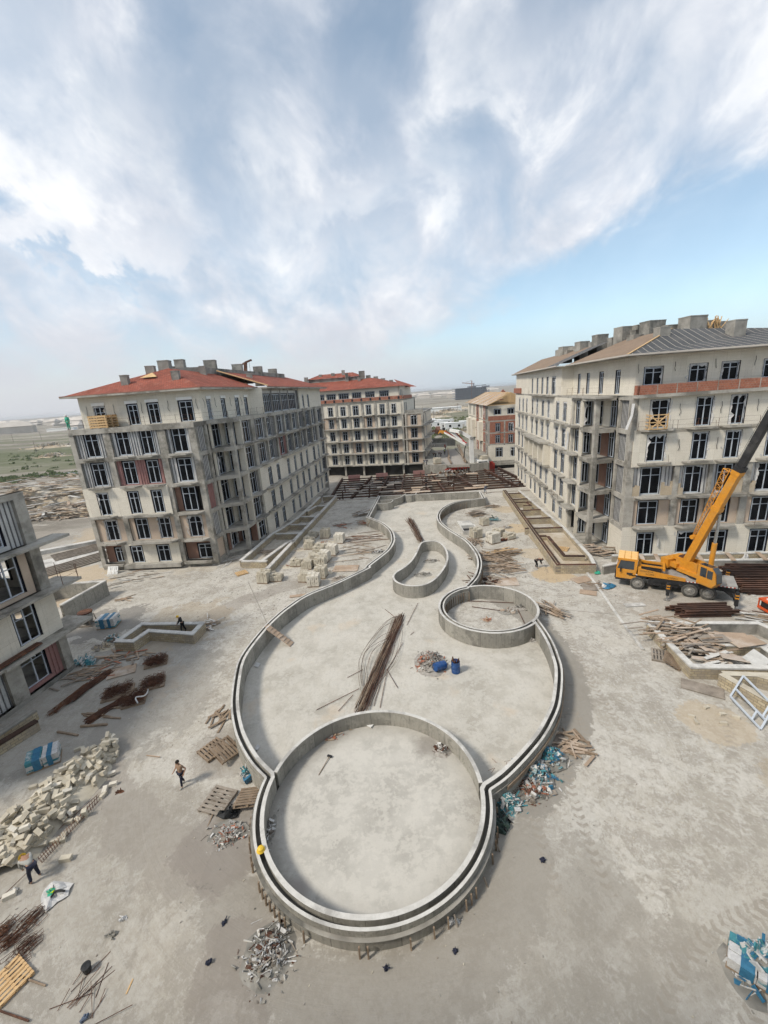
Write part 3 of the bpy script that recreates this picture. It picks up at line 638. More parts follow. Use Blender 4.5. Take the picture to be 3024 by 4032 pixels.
def hip(mb,E,z0,ridge,zr,th=.12):
    """hip roof: E four eave corners (near-left, near-right, far-right, far-left), ridge two points"""
    e=[V((a,b,z0)) for a,b in E]; r=[V((ridge[0][0],ridge[0][1],zr)),V((ridge[1][0],ridge[1][1],zr))]
    for dz in (0,): 
        mb.add(e+r,[(0,1,4),(1,2,5,4),(2,3,5),(3,0,4,5)])
def chim(b,x,y,z0,z1,w=1.3,d=1.3,mat='conc',rot=.13):
    mb=MB(); T=Matrix.Translation(V((x,y,0)))@Matrix.Rotation(rot+rnd(-.06,.06),4,'Z'); w*=.84; d*=.84; z1+=.1
    mb.box(-w/2,-d/2,z0-.6,w/2,d/2,z1-.12,T); mb.box(-w/2-.03,-d/2-.03,z1-.12,w/2+.03,d/2+.03,z1,T); mb.build('chimney',mat,b.o)
def rail(b,pts,h=1.0,n=None):
    mb=b.mb('guard_rail','rust')
    for i in range(len(pts)-1):
        p=V(pts[i]);q=V(pts[i+1]); L=(q-p).length; k=max(1,int(L/1.9))
        for j in range(k+1):
            a=p+(q-p)*j/k; mb.cyl(a,a+V((rnd(-.05,.05),rnd(-.05,.05),h*rnd(.8,1.1))),.018,4)
        for f in (.45,.95): mb.cyl(p+V((0,0,h*f)),q+V((0,0,h*f*rnd(.95,1.02))),.01,4)
FL=[.82,3.85,7.36,11.05,14.68,18.22]; EV=22.0
# ================================================================== left building
L=Bld('apartment_block','unfinished six storey block with red tiled hip roof and pallets on its top terrace','building',(-28,74,0))
LA=(-37.52,52.65);LB=(-21.75,51.55);LC=(-21.35,54.4);LD=(-18.75,55.5);LE=(-12.6,100.);LF=(-31.,103.)
planL=[LA,LB,LC,LD,LE,LF]
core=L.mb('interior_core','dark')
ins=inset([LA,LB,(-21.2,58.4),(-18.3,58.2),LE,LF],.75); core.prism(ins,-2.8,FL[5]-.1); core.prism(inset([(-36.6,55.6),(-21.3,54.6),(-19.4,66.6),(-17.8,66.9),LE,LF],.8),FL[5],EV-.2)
for i,z in enumerate(FL): poly_slab(L.mb('floor_slab','slab'),inset(planL,.12),z-.02,.3)
L.mb('plinth','conc').prism(inset(planL,.05),-3,FL[0]-.34)
FA=Fac(LA,LB); FS=Fac(LB,LC); FMn=Fac(LD,LE)
fw_=[(1.55,3.4),(5.6,7.4),(8.65,10.4),(12.6,14.55)]
# front, level by level
for i in range(5):
    z0=FL[i]; z1=FL[i+1]-.5
    L.slab(FA,0,15.81,FL[i+1],.5); 
    if i==4: L.slab(FA,0,15.81,FL[5]+.01,.62,-.5,.1)
    if i in(0,):
        L.slab(FA,0,15.81,FL[0],.4)
        for a,b in ((0,.55),(3.2,3.75),(10.95,11.5),(15.1,15.8)): L.col(FA,a,b,z0,z1)
        L.panel(FA,3.75,10.95,z0-.2,z1+.05,'clad',[(4.35,6.1,z0+.05,z1-.1),(7.9,9.7,z0+.05,z1-.1)])
        # open rooms either side with brown back walls
        for (a,b,wa,wb) in ((.55,3.2,1.9,3.1),(11.5,15.1,13.2,14.9)):
            F2=Fac(FA.pt(0,0,-.66)[:2],FA.pt(1,0,-.66)[:2]); F2.box(L.mb('wall','brownp'),a,wa,z0,z1,-.1,0); F2.box(L.mb('wall','brownp'),a,b,z1-.5,z1,-.1,-.005)
            L.window(F2,wa,wb,z0+.1,z1-.55,.02)
            F2.box(L.mb('floor_slab','slab'),a,b,z0-.28,z0,-.1,1.2)
    elif i==1:
        for a,b in ((0,.55),(4.3,4.95),(11.0,11.7),(15.1,15.8)): L.col(FA,a,b,z0,z1)
        for ua,ub in ((.55,4.3),(4.95,11.0),(11.7,15.1)): L.panel(FA,ua,ub,z0,z1,'rec',[(a,b,z0+.1,z1-.05) for a,b in fw_])
    elif i==2:
        L.panel(FA,.05,11.1,z0-.15,z1+.35,'clad',[(a+.1,b-.15,z0+.1,z1-.15) for a,b in fw_[:3]])
        L.col(FA,11.1,11.6,z0,z1); L.col(FA,15.1,15.8,z0,z1)
        F2=Fac(FA.pt(0,0,-.5)[:2],FA.pt(1,0,-.5)[:2]); F2.box(L.mb('wall','brownp'),11.6,12.5,z0,z1,-.1,0); L.window(F2,12.6,14.3,z0+.1,z1-.05,.1)
    elif i in(3,4):
        cols=((0,.6),(4.3,5.15),(11.1,12.1),(15.0,15.8)) if i==4 else ((0,.6),(4.25,5.0),(11.0,11.8),(15.05,15.8))
        for a,b in cols: L.col(FA,a,b,z0,z1)
        k2='pink' if i==3 else 'stud'
        L.panel(FA,.6,cols[1][0],z0,z1,'stud',[(fw_[0][0],fw_[0][1]+.05,z0+.12,z1-.02)])
        L.panel(FA,cols[1][1],cols[2][0],z0,z1,k2,[(a,b,z0+.12,z1-.02) for a,b in fw_[1:3]])
        L.panel(FA,cols[2][1],cols[3][0],z0,z1,'stud',[(fw_[3][0],fw_[3][1],z0+.12,z1-.02)])
    if 1<=i<=4:
        if i==2: L.balc(FA,.1,3.9,z0,.95); L.balc(FA,4.6,10.9,z0,1.0,.2); L.balc(FA,11.8,15.2,z0)
        elif i==1: L.balc(FA,1.1,4.0,z0,1.05); L.balc(FA,4.9,11.2,z0,1.05,.2); L.balc(FA,11.9,15.3,z0,1.05)
        else:
            for a,b in fw_: L.balc(FA,a-.6,b+.5,z0,.8)
FA.box(L.mb('plinth','slab'),3.5,11.1,-.05+.35,FL[0],0.03,.75)
# corner side stretch, loggia, then the long court side
L.slab(FS,0,2.9,FL[5],.5); 
for i in range(5):
    z0=FL[i]; z1=FL[i+1]-.5; L.slab(FS,-.01,2.88,FL[i+1]-.002,.498)
    L.col(FS,0,.5,z0,z1); L.col(FS,2.3,2.88,z0,z1)
    L.panel(FS,.5,2.3,z0,z1,'rec' if i==0 else ('pink' if i==2 else 'stud'))
    # loggia edge beams and corner column
    FG=Fac(LC,LD); L.slab(FG,.02,FG.L,FL[i+1],.5); L.col(FMn,0,.5,z0 if i else -.2,z1,-.5,0); L.slab(FMn,0,2.75,FL[i+1]-.003,.495)
    R1=Fac((-21.2,54.8),(-20.95,58.4)); R2=Fac((-20.95,58.4),(-18.3,58.2))
    wm=L.mb('wall','clad' if i else 'brownp')
    R1.box(wm,0,.5,z0,z1+.2,-.2,0); R1.box(wm,2.6,3.6,z0,z1+.2,-.2,0); L.window(R1,.6,2.5,z0+.1,z1,-.1,'tall')
    R2.box(wm,0,.35,z0,z1+.2,-.2,0); R2.box(wm,1.75,2.6,z0,z1+.2,-.2,0); L.window(R2,.4,1.65,z0+.1,z1,-.1,'tall')
    L.col(FMn,2.75,3.25,z0,z1,-.6,0)
UW=FMn.L
narrow=[(9.55,11.0),(13.15,14.45),(18.2,19.55),(21.9,23.15),(25.5,26.8),(29.3,30.65),(34.2,35.7),(37.95,39.2)]
wide_=[(8.55,10.6),(12.3,14.0),(17.1,19.05),(20.9,22.6),(24.65,26.5),(28.2,29.8),(33.1,35.0),(36.9,38.3)]
for i in range(5):
    z0=FL[i]; z1=FL[i+1]-.5; L.slab(FMn,3.2,UW,FL[i+1],.5)
    L.panel(FMn,3.25,6.15,z0,z1,'stud' if i>0 else 'flush',[(3.6,5.85,z0+.05,z1-.02)] if i>0 else [(3.7,5.9,z0-.3,z1-.1)])
    L.col(FMn,6.15,6.6,z0,z1)
    if i<3:
        L.panel(FMn,6.6,40.4,(z0 if i else .1)-.1,z1+.1,'clad',[(a,b,(z0-.65 if i==0 else z0+.0),(2.85 if i==0 else z1-.35)) for a,b in narrow],'tall')
    else:
        bays=[(6.6,15.2),(15.2,31.),(31.,40.4)]
        cs=[6.6,11.2,15.3,19.7,23.3,27.3,31.1,35.7,39.5]
        for q in cs: L.col(FMn,q,q+.55,z0,z1)
        for k in range(8): L.panel(FMn,cs[k]+.55,cs[k+1],z0,z1,('pink' if (i==3 and k==2) else 'stud'),[(a,b,z0+.1,z1-.02) for a,b in wide_ if cs[k]<a<cs[k+1]])
    L.col(FMn,40.3,41.0,z0,z1); L.panel(FMn,41.0,44.3,z0,z1,'stud' if i in(1,3,4) else 'clad',[(41.5,43.7,z0+.1,z1-.1)]); L.col(FMn,44.3,UW,z0,z1)
    if i>=1:
        L.balc(FMn,3.2,6.5,z0,.9)
        if i>=3:
            for a,b in (wide_[:2] if i==4 else wide_[:2]): L.balc(FMn,a-.7,b+.7,z0,.75)
            L.balc(FMn,16.2,31.5,z0,.85,.18); L.balc(FMn,32.3,39.,z0,.8)
        elif i==2: L.balc(FMn,8.,31.5,z0,1.0,.2); L.balc(FMn,32.8,40.,z0,.9)
        else: L.balc(FMn,7.6,31.8,z0,.9,.18); L.balc(FMn,33,40.2,z0,.9)
    if i>0: L.balc(FMn,40.8,44.4,z0,.9)
# entrance bay with pink lining
FMn.box(L.mb('wall','pinkp'),4.,5.8,.4,3.3,-.9,-.8)
FMn.box(L.mb('terrace_step','slab'),.3,40,-.1,.12,.02,1.3)
# top floor: set back terrace at the front
TA=FA.pt(.45,0,-2.4); TB=FA.pt(15.85,0,-2.4)
F5=Fac(TA[:2],TB[:2]); L.panel(F5,0,F5.L,FL[5],EV,'flush',[(1.7,3.3,FL[5]+.05,20.85),(6.0,7.5,FL[5]+.05,20.85),(8.6,10.2,FL[5]+.05,20.85),(12.6,14.5,FL[5]+.05,20.85)],lining=True)
for a,b in ((1.7,3.3),(6.0,7.5),(8.6,10.2),(12.6,14.5)): F5.box(L.mb('roller_blind_box','white'),a-.05,b+.05,20.85,21.2,.01,.12)
F5l=Fac((TA.x,TA.y),(LF[0],LF[1]),-1); F5l.box(L.mb('wall','clad'),0,F5l.L-.5,FL[5],EV,-.3,-.02)
s5=Fac((TB.x,TB.y),(-19.0,66.3)); L.panel(s5,0,s5.L,FL[5],EV,'flush',[(1.4,2.3,FL[5]+.05,20.8),(4.7,5.8,FL[5]+.05,20.8),(8.3,9.4,FL[5]+.05,20.8),(10.9,11.9,FL[5]+.05,20.8)],'tall')
for a,b in ((1.4,2.3),(4.7,5.8),(8.3,9.4),(10.9,11.9)): s5.box(L.mb('roller_blind_box','white'),a-.05,b+.05,20.8,21.15,.01,.12)
e5=FMn.pt(11.6,0,0); s6=Fac((-19.0,66.3),(e5.x,e5.y)); s6.box(L.mb('wall','clad'),0,s6.L,FL[5],EV,-.3,0)
L.panel(FMn,11.6,29.3,FL[5],EV-.35,'stud',[(12.2,15.6,FL[5]+.1,21.2),(16.2,19.8,FL[5]+.1,21.2),(20.3,23.7,FL[5]+.1,21.2),(24.2,27.9,FL[5]+.1,21.2)],'wide'); L.slab(FMn,11.6,29.3,EV,.36)
L.panel(FMn,29.3,UW,FL[5],EV,'flush',[(31.,32.2,FL[5]+.05,20.8),(34.5,35.7,FL[5]+.05,20.8)],'tall')
rail(L,[FA.pt(.2,FL[5]+.02,-.15),FA.pt(15.6,FL[5]+.02,-.15),FS.pt(2.8,FL[5]+.02,-.15),FMn.pt(.1,FL[5]+.02,-.2),FMn.pt(11.4,FL[5]+.02,-.15)],1.0)
# roof
rf=MB(); E0=FA.pt(-.75,0,-1.1)
hipE=[(E0.x,E0.y),(-20.6,52.65),(-18.,67.4),(-37.6,69.5)]
apx=(-27.6,60.6); zr=25.15
EVt=EV+.12
def roofpoly(pts,fs,part,mat,b):
    mb=MB(); mb.add(pts,fs); return mb.build(part,mat,b.o)
q=[V((*hipE[0],EVt)),V((*hipE[1],EVt)),V((-17.9,67.6,EVt)),V((-11.2,101.5,EVt)),V((-32.5,104,EVt)),V((apx[0],apx[1],zr)),V((-24.4,68.6,24.6)),V((-20.2,98,24.6)),V((-29.9,66,25.0)),V((-28.,99,24.6)),V((-16.1,67.2,EVt)),]
roofpoly([q[0],q[1],q[5]],[(0,1,2)],'roof','tile',L)
roofpoly([q[1],q[2],q[6],q[5]],[(0,1,2,3)],'roof','tile',L)
roofpoly([V((-16.2,66.9,EVt+.1)),V((-11.2,101.5,EVt+.1)),V((-19.8,99.5,24.9)),V((-23.9,68.4,24.9))],[(0,1,2,3)],'roof','tile',L)
roofpoly([q[4],q[0],q[5],V((-28,99,25))],[(0,1,2,3)],'roof','tile',L)
ev=L.mb('eaves','slab'); 
def eave(b,pts,z,mat='slab',h=.22,wd=1.0):
    mb=b.mb('eaves',mat); p=[V((a,c,z)) for a,c in pts]
    for i in range(len(p)-1): 
        mb.bar(p[i],p[i+1],.14,h)
soff=inset([hipE[0],hipE[1],(-17.9,67.4),(-16.2,67.),(-11.2,101.5),(-32.5,104)],.07); ev.prism(soff,EV-.06,EV+.04)
eave(L,[hipE[4-4],hipE[1],(-17.9,67.4),(-16.2,66.95),(-11.2,101.5)],EV+.03); 
gut=L.mb('gutter','farroof'); 
for a,b in ((hipE[0],hipE[1]),(hipE[1],(-17.9,67.4)),((-16.2,66.95),(-11.2,101.5))): gut.bar((a[0],a[1],EV+.17),(b[0],b[1],EV+.17),.16,.1)
tr=L.mb('verge_board','woodl'); tr.bar((-16.1,66.9,EVt+.2),(-23.9,68.4,25.0),.25,.12)
# raised parapets and chimneys on the roof
pw=L.mb('roof_parapet','conc'); pw.bar((-29.5,64,24.9),(-21.8,96,24.9),.3,1.8); pw.bar((-29.5,64,24.6),(-24.6,65.6,24.6),.3,1.7); pw.bar((-24.9,66,24.4),(-19.4,96,24.4),.3,2.0)
for x,y,z0,z1,w_ in ((-31.2,56.2,22.8,24.25,1.0),(-24.85,56.3,23.2,24.35,1.05),(-28.6,62,24,26.2,1.7),(-28.2,66,24,26.6,1.5),(-25.1,69.5,23.5,26.55,2.0),(-23.6,78,23.6,26.4,1.9),(-21.8,84.5,23.5,26.3,1.8),(-20.8,92,23.5,26.2,1.9),(-29.9,60.5,23.8,25.5,1.3),(-26.2,72,23.5,25.6,1.4),(-24.6,64.8,24,25.4,1.0),(-25.5,81,24,25.7,2.2),(-20.5,73.5,23.6,24.5,1.),(-31,70,24.5,26.,2.)): chim(L,x,y,z0,z1,w_,w_*.9)
# torn opening in the tiles with battens showing
dm=MB(); dm.add([(-29.9,57.2,23.95),(-27.6,57.,23.95),(-28.5,57.9,24.55),(-28.7,59.2,24.35)],[(0,1,2),(1,3,2),(0,2,3)]); dm.build('roof_vent_dormer','woodl',L.o)
L.finish()
# ================================================================== right building
Rb=Bld('apartment_block','unfinished six storey block with grey battened roof and a red brick parapet band','building',(36,70,0))
RA=(26.92,45.5); RE=(46.5,43.1); rz=R_(82.5); RM=(25.3,54.); RF_=(RM[0]+43*math.cos(rz),RM[1]+43*math.sin(rz)); RC=(27.3,49.0); RD=(24.75,48.9)
RFr=[.12,3.6,7.1,10.85,14.4,18.0]
planR=[RA,RE,(50,95),(RF_[0]+10,RF_[1]+2),RF_,RM,(24.75,52.3),RD,RC]
insR=inset([RA,RE,(50,95),RF_,RM,(27.3,53.9),(27.25,49.2)],.75)
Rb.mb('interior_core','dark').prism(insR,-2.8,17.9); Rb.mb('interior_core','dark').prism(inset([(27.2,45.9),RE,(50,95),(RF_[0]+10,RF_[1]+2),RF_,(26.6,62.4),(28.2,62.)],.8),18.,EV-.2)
for z in RFr: poly_slab(Rb.mb('floor_slab','slab'),inset(planR,.1),z-.02,.3)
FR_=Fac(RA,RE); FRs=Fac(RF_,RM)   # facing the court
def ru(a,b): return (43-b,43-a)
fwr=[(1.5,3.75),(6.0,7.95),(9.25,11.1),(13.2,15.2)]
for i in range(6):
    z0=RFr[i]; z1=(RFr[i+1]-.5) if i<5 else EV-.25
    zt=RFr[i+1] if i<5 else EV-.2
    if i==0:
        Rb.panel(FR_,0,FR_.L,-2.5 if False else z0-.3,zt-.1,'flush',[(1.6,3.5,z0,2.85),(5.9,8.0,z0+.1,2.9),(9.2,11.2,z0+.1,2.9),(13.4,15.4,z0,2.9)],flap=False)
    elif i==1:
        Rb.slab(FR_,0,FR_.L,zt,.5)
        for a,b in ((0,1.0),(4.85,5.5),(8.4,8.9),(11.9,12.6),(15.9,16.6)): Rb.col(FR_,a,b,z0,z1)
        for a,b in ((1.0,4.85),(5.5,8.4),(8.9,11.9),(12.6,15.9),(16.6,FR_.L)): Rb.panel(FR_,a,b,z0,z1,'rec',[(c,d,z0+.1,z1-.03) for c,d in fwr])
    elif i==2:
        Rb.slab(FR_,0,FR_.L,zt,.5)
        for a,b in ((0,.7),(4.85,5.4),(8.4,8.75),(11.9,12.6),(15.9,16.6)): Rb.col(FR_,a,b,z0,z1)
        for a,b in ((.7,4.85),(5.4,8.4),(8.75,11.9),(12.6,15.9),(16.6,FR_.L)):
            Rb.panel(FR_,a,b,z0,z1,'stud',[(c,d,z0+.1,z1-.03) for c,d in fwr])
            bm_=Rb.mb('broken_masonry','dirt')
            for (c,d) in fwr:
                if a<c<b:
                    for q0,q1 in ((a,c),(d,b)):
                        if q1-q0>.5:
                            h=rnd(.7,1.9); x=q0
                            while x<q1-.15: hh=h*rnd(.45,1.); FR_.box(bm_,x,min(q1,x+.3),z0,z0+hh,-.2,-.06); x+=.3
    elif i in(3,4):
        Rb.panel(FR_,0.35 if i==3 else .55,FR_.L,z0-.45,zt+(.0 if i==3 else 0.05),'clad',[(a+.15,b-.1,z0+.1,z1-.0) for a,b in fwr],flap=True)
        Rb.col(FR_,0,.55,z0,z1)
        Rb.slab(FR_,0,.55,zt,.5)
    else:
        Rb.panel(FR_,0,FR_.L,z0+.2,EV,'flush',[(a+d0,b+d0-.05,z0+.95,20.8) for (a,b),d0 in zip(((.75,2.75),(5.1,6.95),(8.1,9.95),(12.,14.)),(0,0,0,0))],flap=True)
    if 1<=i<=4:
        for k,(a,b) in enumerate(fwr):
            if i==2 and k==1: Rb.balc(FR_,5.3,12.3,z0,.85,.2,.12); continue
            if i==2 and k==2: continue
            Rb.balc(FR_,a-.6,b+.6,z0,.8,.15,.12)
# brick parapet band of the top terrace
xb=0.0
while xb<FR_.L:
    e=min(FR_.L,xb+1.9+rnd(-.1,.1)); FR_.box(Rb.mb('brick_parapet','redb'),xb,e-.08,18.05,19.,.62,.82); FR_.box(Rb.mb('parapet_post','slab'),e-.08,e,18.,19.02,.6,.83); xb=e
FR_.box(Rb.mb('floor_slab','slab'),-.05,FR_.L,17.72,18.04,0,.85)
Cs=Fac(FR_.pt(.0,0,.82)[:2],FR_.pt(.0,0,-.6)[:2],-1)
Cs.box(Rb.mb('brick_parapet','redb'),0,1.3,18.05,19.,-.2,0)
# corner block beside the loggia (faces the court)
FRc=Fac(RC,RA)
for i in range(5):
    z0=RFr[i]; z1=RFr[i+1]-.5; Rb.slab(FRc,0,FRc.L,RFr[i+1],.5)
    if i==0: Rb.panel(FRc,0,FRc.L,-.2,z1,'flush')
    else:
        Rb.col(FRc,0,.4,z0,z1); Rb.col(FRc,FRc.L-.9,FRc.L,z0,z1); Rb.panel(FRc,.4,FRc.L-.9,z0,z1,'stud')
    # loggia: column, edge beams, inner walls
    Fb=Fac(RD,RC); Rb.slab(Fb,0,2.3,RFr[i+1],.5); Fo=Fac((24.75,52.3),RD); Rb.slab(Fo,0,Fo.L,RFr[i+1]-.004,.492); Rb.col(Fo,Fo.L-.5,Fo.L,z0 if i else -.1,z1,-.5,0)
    Fi=Fac((27.4,54.3),(27.3,49.0)); k='wall'; mt='clad' if i in(0,4) else 'brownp'
    Fi.box(Rb.mb(k,mt),1.9,3.7,z0,z1+.2,-.15,0); Rb.window(Fi,.5,1.8,z0+.08,z1,-.1,'tall',lining=False); Rb.window(Fi,3.8,4.9,z0+.08,z1,-.1,'tall',lining=False)
    Fk=Fac((25.35,53.9),(27.3,53.75)); Fk.box(Rb.mb('wall','clad'),0,.5,z0,z1+.2,-.15,0); Fk.box(Rb.mb('wall','clad'),1.45,1.95,z0,z1+.2,-.15,0); Rb.window(Fk,.55,1.4,z0+.08,z1,-.1,'tall',lining=False)
    Rb.panel(Fac((25.3,54.),(24.75,52.3)),.9,1.75,z0,z1,'flush') if i else None
rw=[(-1.,1.9),(4.9,7.2),(8.5,10.7),(13.7,15.7),(17.3,19.5),(21.3,23.3),(24.9,26.9),(30.,31.9),(33.6,35.6),(37.1,39.3)]
nar=[(a+.25,b-.35) for a,b in rw[1:]]
for i in range(5):
    z0=RFr[i]; z1=RFr[i+1]-.5; Rb.slab(FRs,0,43,RFr[i+1],.5)
    cl='clad'
    Rb.panel(FRs,*ru(3.0,43),(-.3 if i==0 else z0-.3),z1+.2,cl,[(*ru(a,b),z0+(.12 if i==0 else .1),(z1-.3 if i else 2.3)) for a,b in nar],'tall',flap=(i in(3,4)))
    if i==0: Rb.col(FRs,*ru(2.5,3.0),z0,z1); FRs.box(Rb.mb('wall','dark'),*ru(0,2.5),z0,z1,-1.5,-1.4)
    else:
        Rb.col(FRs,*ru(2.5,3.0),z0,z1); Rb.panel(FRs,*ru(-.0,2.5),z0,z1,'recg',[(*ru(.25,2.2),z0+.08,z1-.05)])
        Rb.balc(FRs,*ru(-.2,3.1),z0,.95,.2,.12)
        for j,(a,b) in enumerate(rw[1:]):
            if i==2 and j in(2,): Rb.balc(FRs,*ru(12.6,28.),z0+.0,1.0,.2,.12)
            if i==3 and j==2: Rb.balc(FRs,*ru(12.6,28.),z0,1.5,.25,.12)
            if i in(2,3) and 2<=j<=5: continue
            Rb.balc(FRs,*ru(a-.7,b+.6),z0,.85,.14,.12)
# second-level open gallery in the middle of the court side
for a in (13.,16.5,20.2,24.,27.6): FRs.box(Rb.mb('gallery_fin','clad'),*ru(a,a+.4),7.15,10.8,.12,1.1)
# top floor court side
s7=Fac((27.9,62.),(26.9,45.55)); Rb.panel(s7,0,s7.L,18.,EV,'flush',[(a,b,18.15,20.75) for a,b in ((1.6,2.5),(4.4,5.4),(8.1,9.3),(12.2,13.4))],'tall')
J=FRs.pt(43-8.6,0,0); s8=Fac((J.x,J.y),(27.9,62.)); s8.box(Rb.mb('wall','clad'),0,s8.L,18.,EV,-.3,0)
Rb.panel(FRs,0,43-8.6,18.,EV,'flush',[(*ru(a,b),18.1,20.75) for a,b in ((11.4,13.7),(15.6,16.9),(18.9,20.2),(22.4,23.7),(26.4,27.6))],'tall')
Rb.balc(FRs,*ru(11.,27.),18.0,.9,.18,.0); FRs.box(Rb.mb('floor_slab','slab'),*ru(-6,3.),17.8,18.02,-1.5,.4)
rail(Rb,[(25.1,49.2,18.),(25.1,53,18.),(26.2,60,18.)],1.0)
rail(Rb,[FR_.pt(.3,14.4,.85),FR_.pt(12,14.4,.85)],1.0)
FRs.box(Rb.mb('brick_parapet','redb'),-1.5,6,18.05,19.1,.0,.25)
# roof with battens on the near slopes, brown sheathing on the court slope
ez=EV
E1=V((25.0,43.95,ez));E2=V((48.,41.2,ez)); ap=V((33.4,50.4,24.75)); ap2=V((45.,49.5,24.0)); E3=V((26.4,61.2,ez)); E3b=V((25.2,61.6,ez)); E4=V((30.6,99,ez)); rd2=V((36.5,97,24.75)); r3=V((32.,62.,24.7))
roofpoly([E1,E2,ap2,ap],[(0,1,2,3)],'roof','batten',Rb); roofpoly([E1,ap,V((34.3,60.8,24.8)),E3],[(0,1,2,3)],'roof','osb',Rb)
roofpoly([E3b+V((0,0,.06)),V((32.4,61.5,24.8)),V((33.4,68,24.8)),V((26.2,68.2,ez+.06))],[(0,1,2,3)],'roof','batten',Rb); roofpoly([V((26.2,68.2,ez+.06)),V((33.4,68,24.8)),rd2,E4],[(0,1,2,3)],'roof','osb',Rb)
roofpoly([ap,ap2,V((50,95,24)),rd2,V((34.3,60.8,24.8))],[(0,1,2,3,4)],'roof','batten',Rb)
Rb.mb('eaves','slab').prism([(p.x,p.y) for p in (E1+V((.1,.1,0)),E2,V((50,98,0)),E4,E3b,E3)],EV-.14,EV-.02)
mbv=Rb.mb('gutter','farwall'); 
for a,b in ((E1,E2),(E3b,E4),(E3,E1)): mbv.bar(a,b,.12,.16)
Rb.mb('ridge_board','woodl').bar(E1+V((0,0,.05)),ap+V((0,0,.05)),.16,.08)
for x,y,z0,z1,w_ in ((31.45,49,23.2,24.75,1.45),(38.7,48,23.2,24.85,1.6),(38.2,54,24,26.2,2.6),(35.9,58,24,26.45,2.6),(34.6,62,23.6,26.4,2.4),(33.3,66,23.5,26.,2.),(33.5,72,23.5,25.7,2.),(34.3,80,23.6,25.7,2.2),(36.4,90,23.6,24.6,1.6),(33.5,57.5,23.6,24.9,1.7),(36,61,24,26.4,1.9),(41.5,56,24,25.8,2.2),(33.7,69,23.6,25.3,1.),(35,76,23.6,25.,1.4),(43,57,24,25.4,2.)): chim(Rb,x,y,z0,z1,w_,w_*.85)
Rb.mb('roof_parapet','conc').bar((36.2,57,24.9),(34.3,84,24.7),.4,1.7); Rb.mb('roof_parapet','conc').bar((36.2,56.5,25),(44,55.5,24.9),.4,1.6)
for (x,y,z1,w_) in ((35.2,60,25.7,1.6),(34.2,64,25.3,1.3),(34.6,67.6,25.2,1.5),(34.9,74,25.,1.8),(36.9,55.8,25.6,1.6),(39.8,55.2,25.7,1.5),(33.9,78,24.9,1.2)): chim(Rb,x,y,23.8,z1,w_,1.2,'conc')
sp=Rb.mb('spare_batten','woodl')
for k in range(16): x=rnd(40.5,42.6); sp.bar((x,55,24.9),(x+rnd(-.8,.8),55+rnd(-.3,.3),26+rnd(-.3,.4)),.1,.06)
rw_=random.Random(8)
def wires(b,F,us,z,off,h=1.2):
    for u in us:
        t=MB(); p=F.pt(u,z,off); t.tube([p,p+V((rw_.uniform(-.06,.06),0,-h*.35))+F.n*.06,p+V((rw_.uniform(-.12,.12),0,-h*.7))+F.n*.08,p+V((rw_.uniform(-.05,.15),0,-h))+F.n*.03],.022,4); t.build('anchor_wire','tarp',b.o)
wires(Rb,FR_,(4.6,8.6,12.,16.),16.9,.12); wires(Rb,FR_,(4.9,8.7,12.1,16.5),13.2,.12); wires(Rb,FR_,(.2,3.7,7.5,11.2),21.1,.03,.9); wires(L,F5,(.9,4.4,8.,11.4,15.),20.9,.03,1.3); wires(L,s5,(.7,3.3,7,10.),20.9,.03,1.2)
for (p0,p1,w_) in ((FR_.pt(-.05,17.2,.5),FR_.pt(-.75,14.6,.9),.5),(FR_.pt(3.6,2.7,.1),FR_.pt(3.9,1.2,.35),.45),(FRs.pt(43-3.2,13.4,.3),FRs.pt(43-3.1,11.,.5),.5)):
    t=MB(); a=p0;c=p1; d=V((.0,w_,0)); m=(a+c)/2+V((.12,0,.1)); t.add([a,a+d,m+d*.7,c+d*.9,c,m-d*.2,a+V((.02,0,0)),a+d+V((.02,0,0)),m+d*.7+V((.02,0,0)),c+d*.9+V((.02,0,0)),c+V((.02,0,0)),m-d*.2+V((.02,0,0))],[(0,1,2,5),(5,2,3,4),(6,7,8,11),(11,8,9,10),(0,1,7,6),(1,2,8,7),(2,3,9,8),(3,4,10,9),(4,5,11,10),(5,0,6,11)]); t.build('hanging_membrane','sheet',Rb.o)
# timber crate guard on a balcony
cg=Rb.mb('timber_guard','woodl'); 
for z in (14.5,14.85,15.2,15.6,15.95): cg.bar(FR_.pt(1.35,z,.95),FR_.pt(3.1,z,.95),.05,.09); cg.bar(FR_.pt(1.35,z,.15),FR_.pt(1.35,z,.95),.05,.09)
cg.bar(FR_.pt(1.4,14.5,1.),FR_.pt(3.,15.9,1.),.05,.12); cg.bar(FR_.pt(3.,14.5,1.03),FR_.pt(1.4,15.9,1.03),.05,.12)
for u in (1.35,2.2,3.1): cg.bar(FR_.pt(u,14.45,.97),FR_.pt(u,16.05,.97),.08,.08)
Rb.finish()
# loose white sheet hanging in the loggia and by the ground door
# ================================================================== centre building
Cb=Bld('apartment_block','distant unfinished block with a two tier red roof behind the steel grid','building',(0,132,-2.6))
CA=(-15.9,123.6); CB=(12.4,117.3); CFv=Fac(CA,CB)
CFl=[.65,4.0,7.5,11.0,14.4,18.2]
dv=V((-CFv.t.y,CFv.t.x,0)); back=lambda p,d:(p[0]+dv.x*d,p[1]+dv.y*d)
mid=CFv.pt(23.7,0,0); CW=(mid.x,mid.y)
body=[CA,CW,back(CW,30),back(CA,30)]
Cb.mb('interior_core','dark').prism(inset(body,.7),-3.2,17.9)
b5=[CFv.pt(-1.5,0,-1.9)[:2],CFv.pt(22.2,0,-1.9)[:2],back(CFv.pt(22.2,0,-1.9)[:2],20),back(CFv.pt(-1.5,0,-1.9)[:2],20)]; Cb.mb('interior_core','dark').prism(b5,18.,EV-.8)
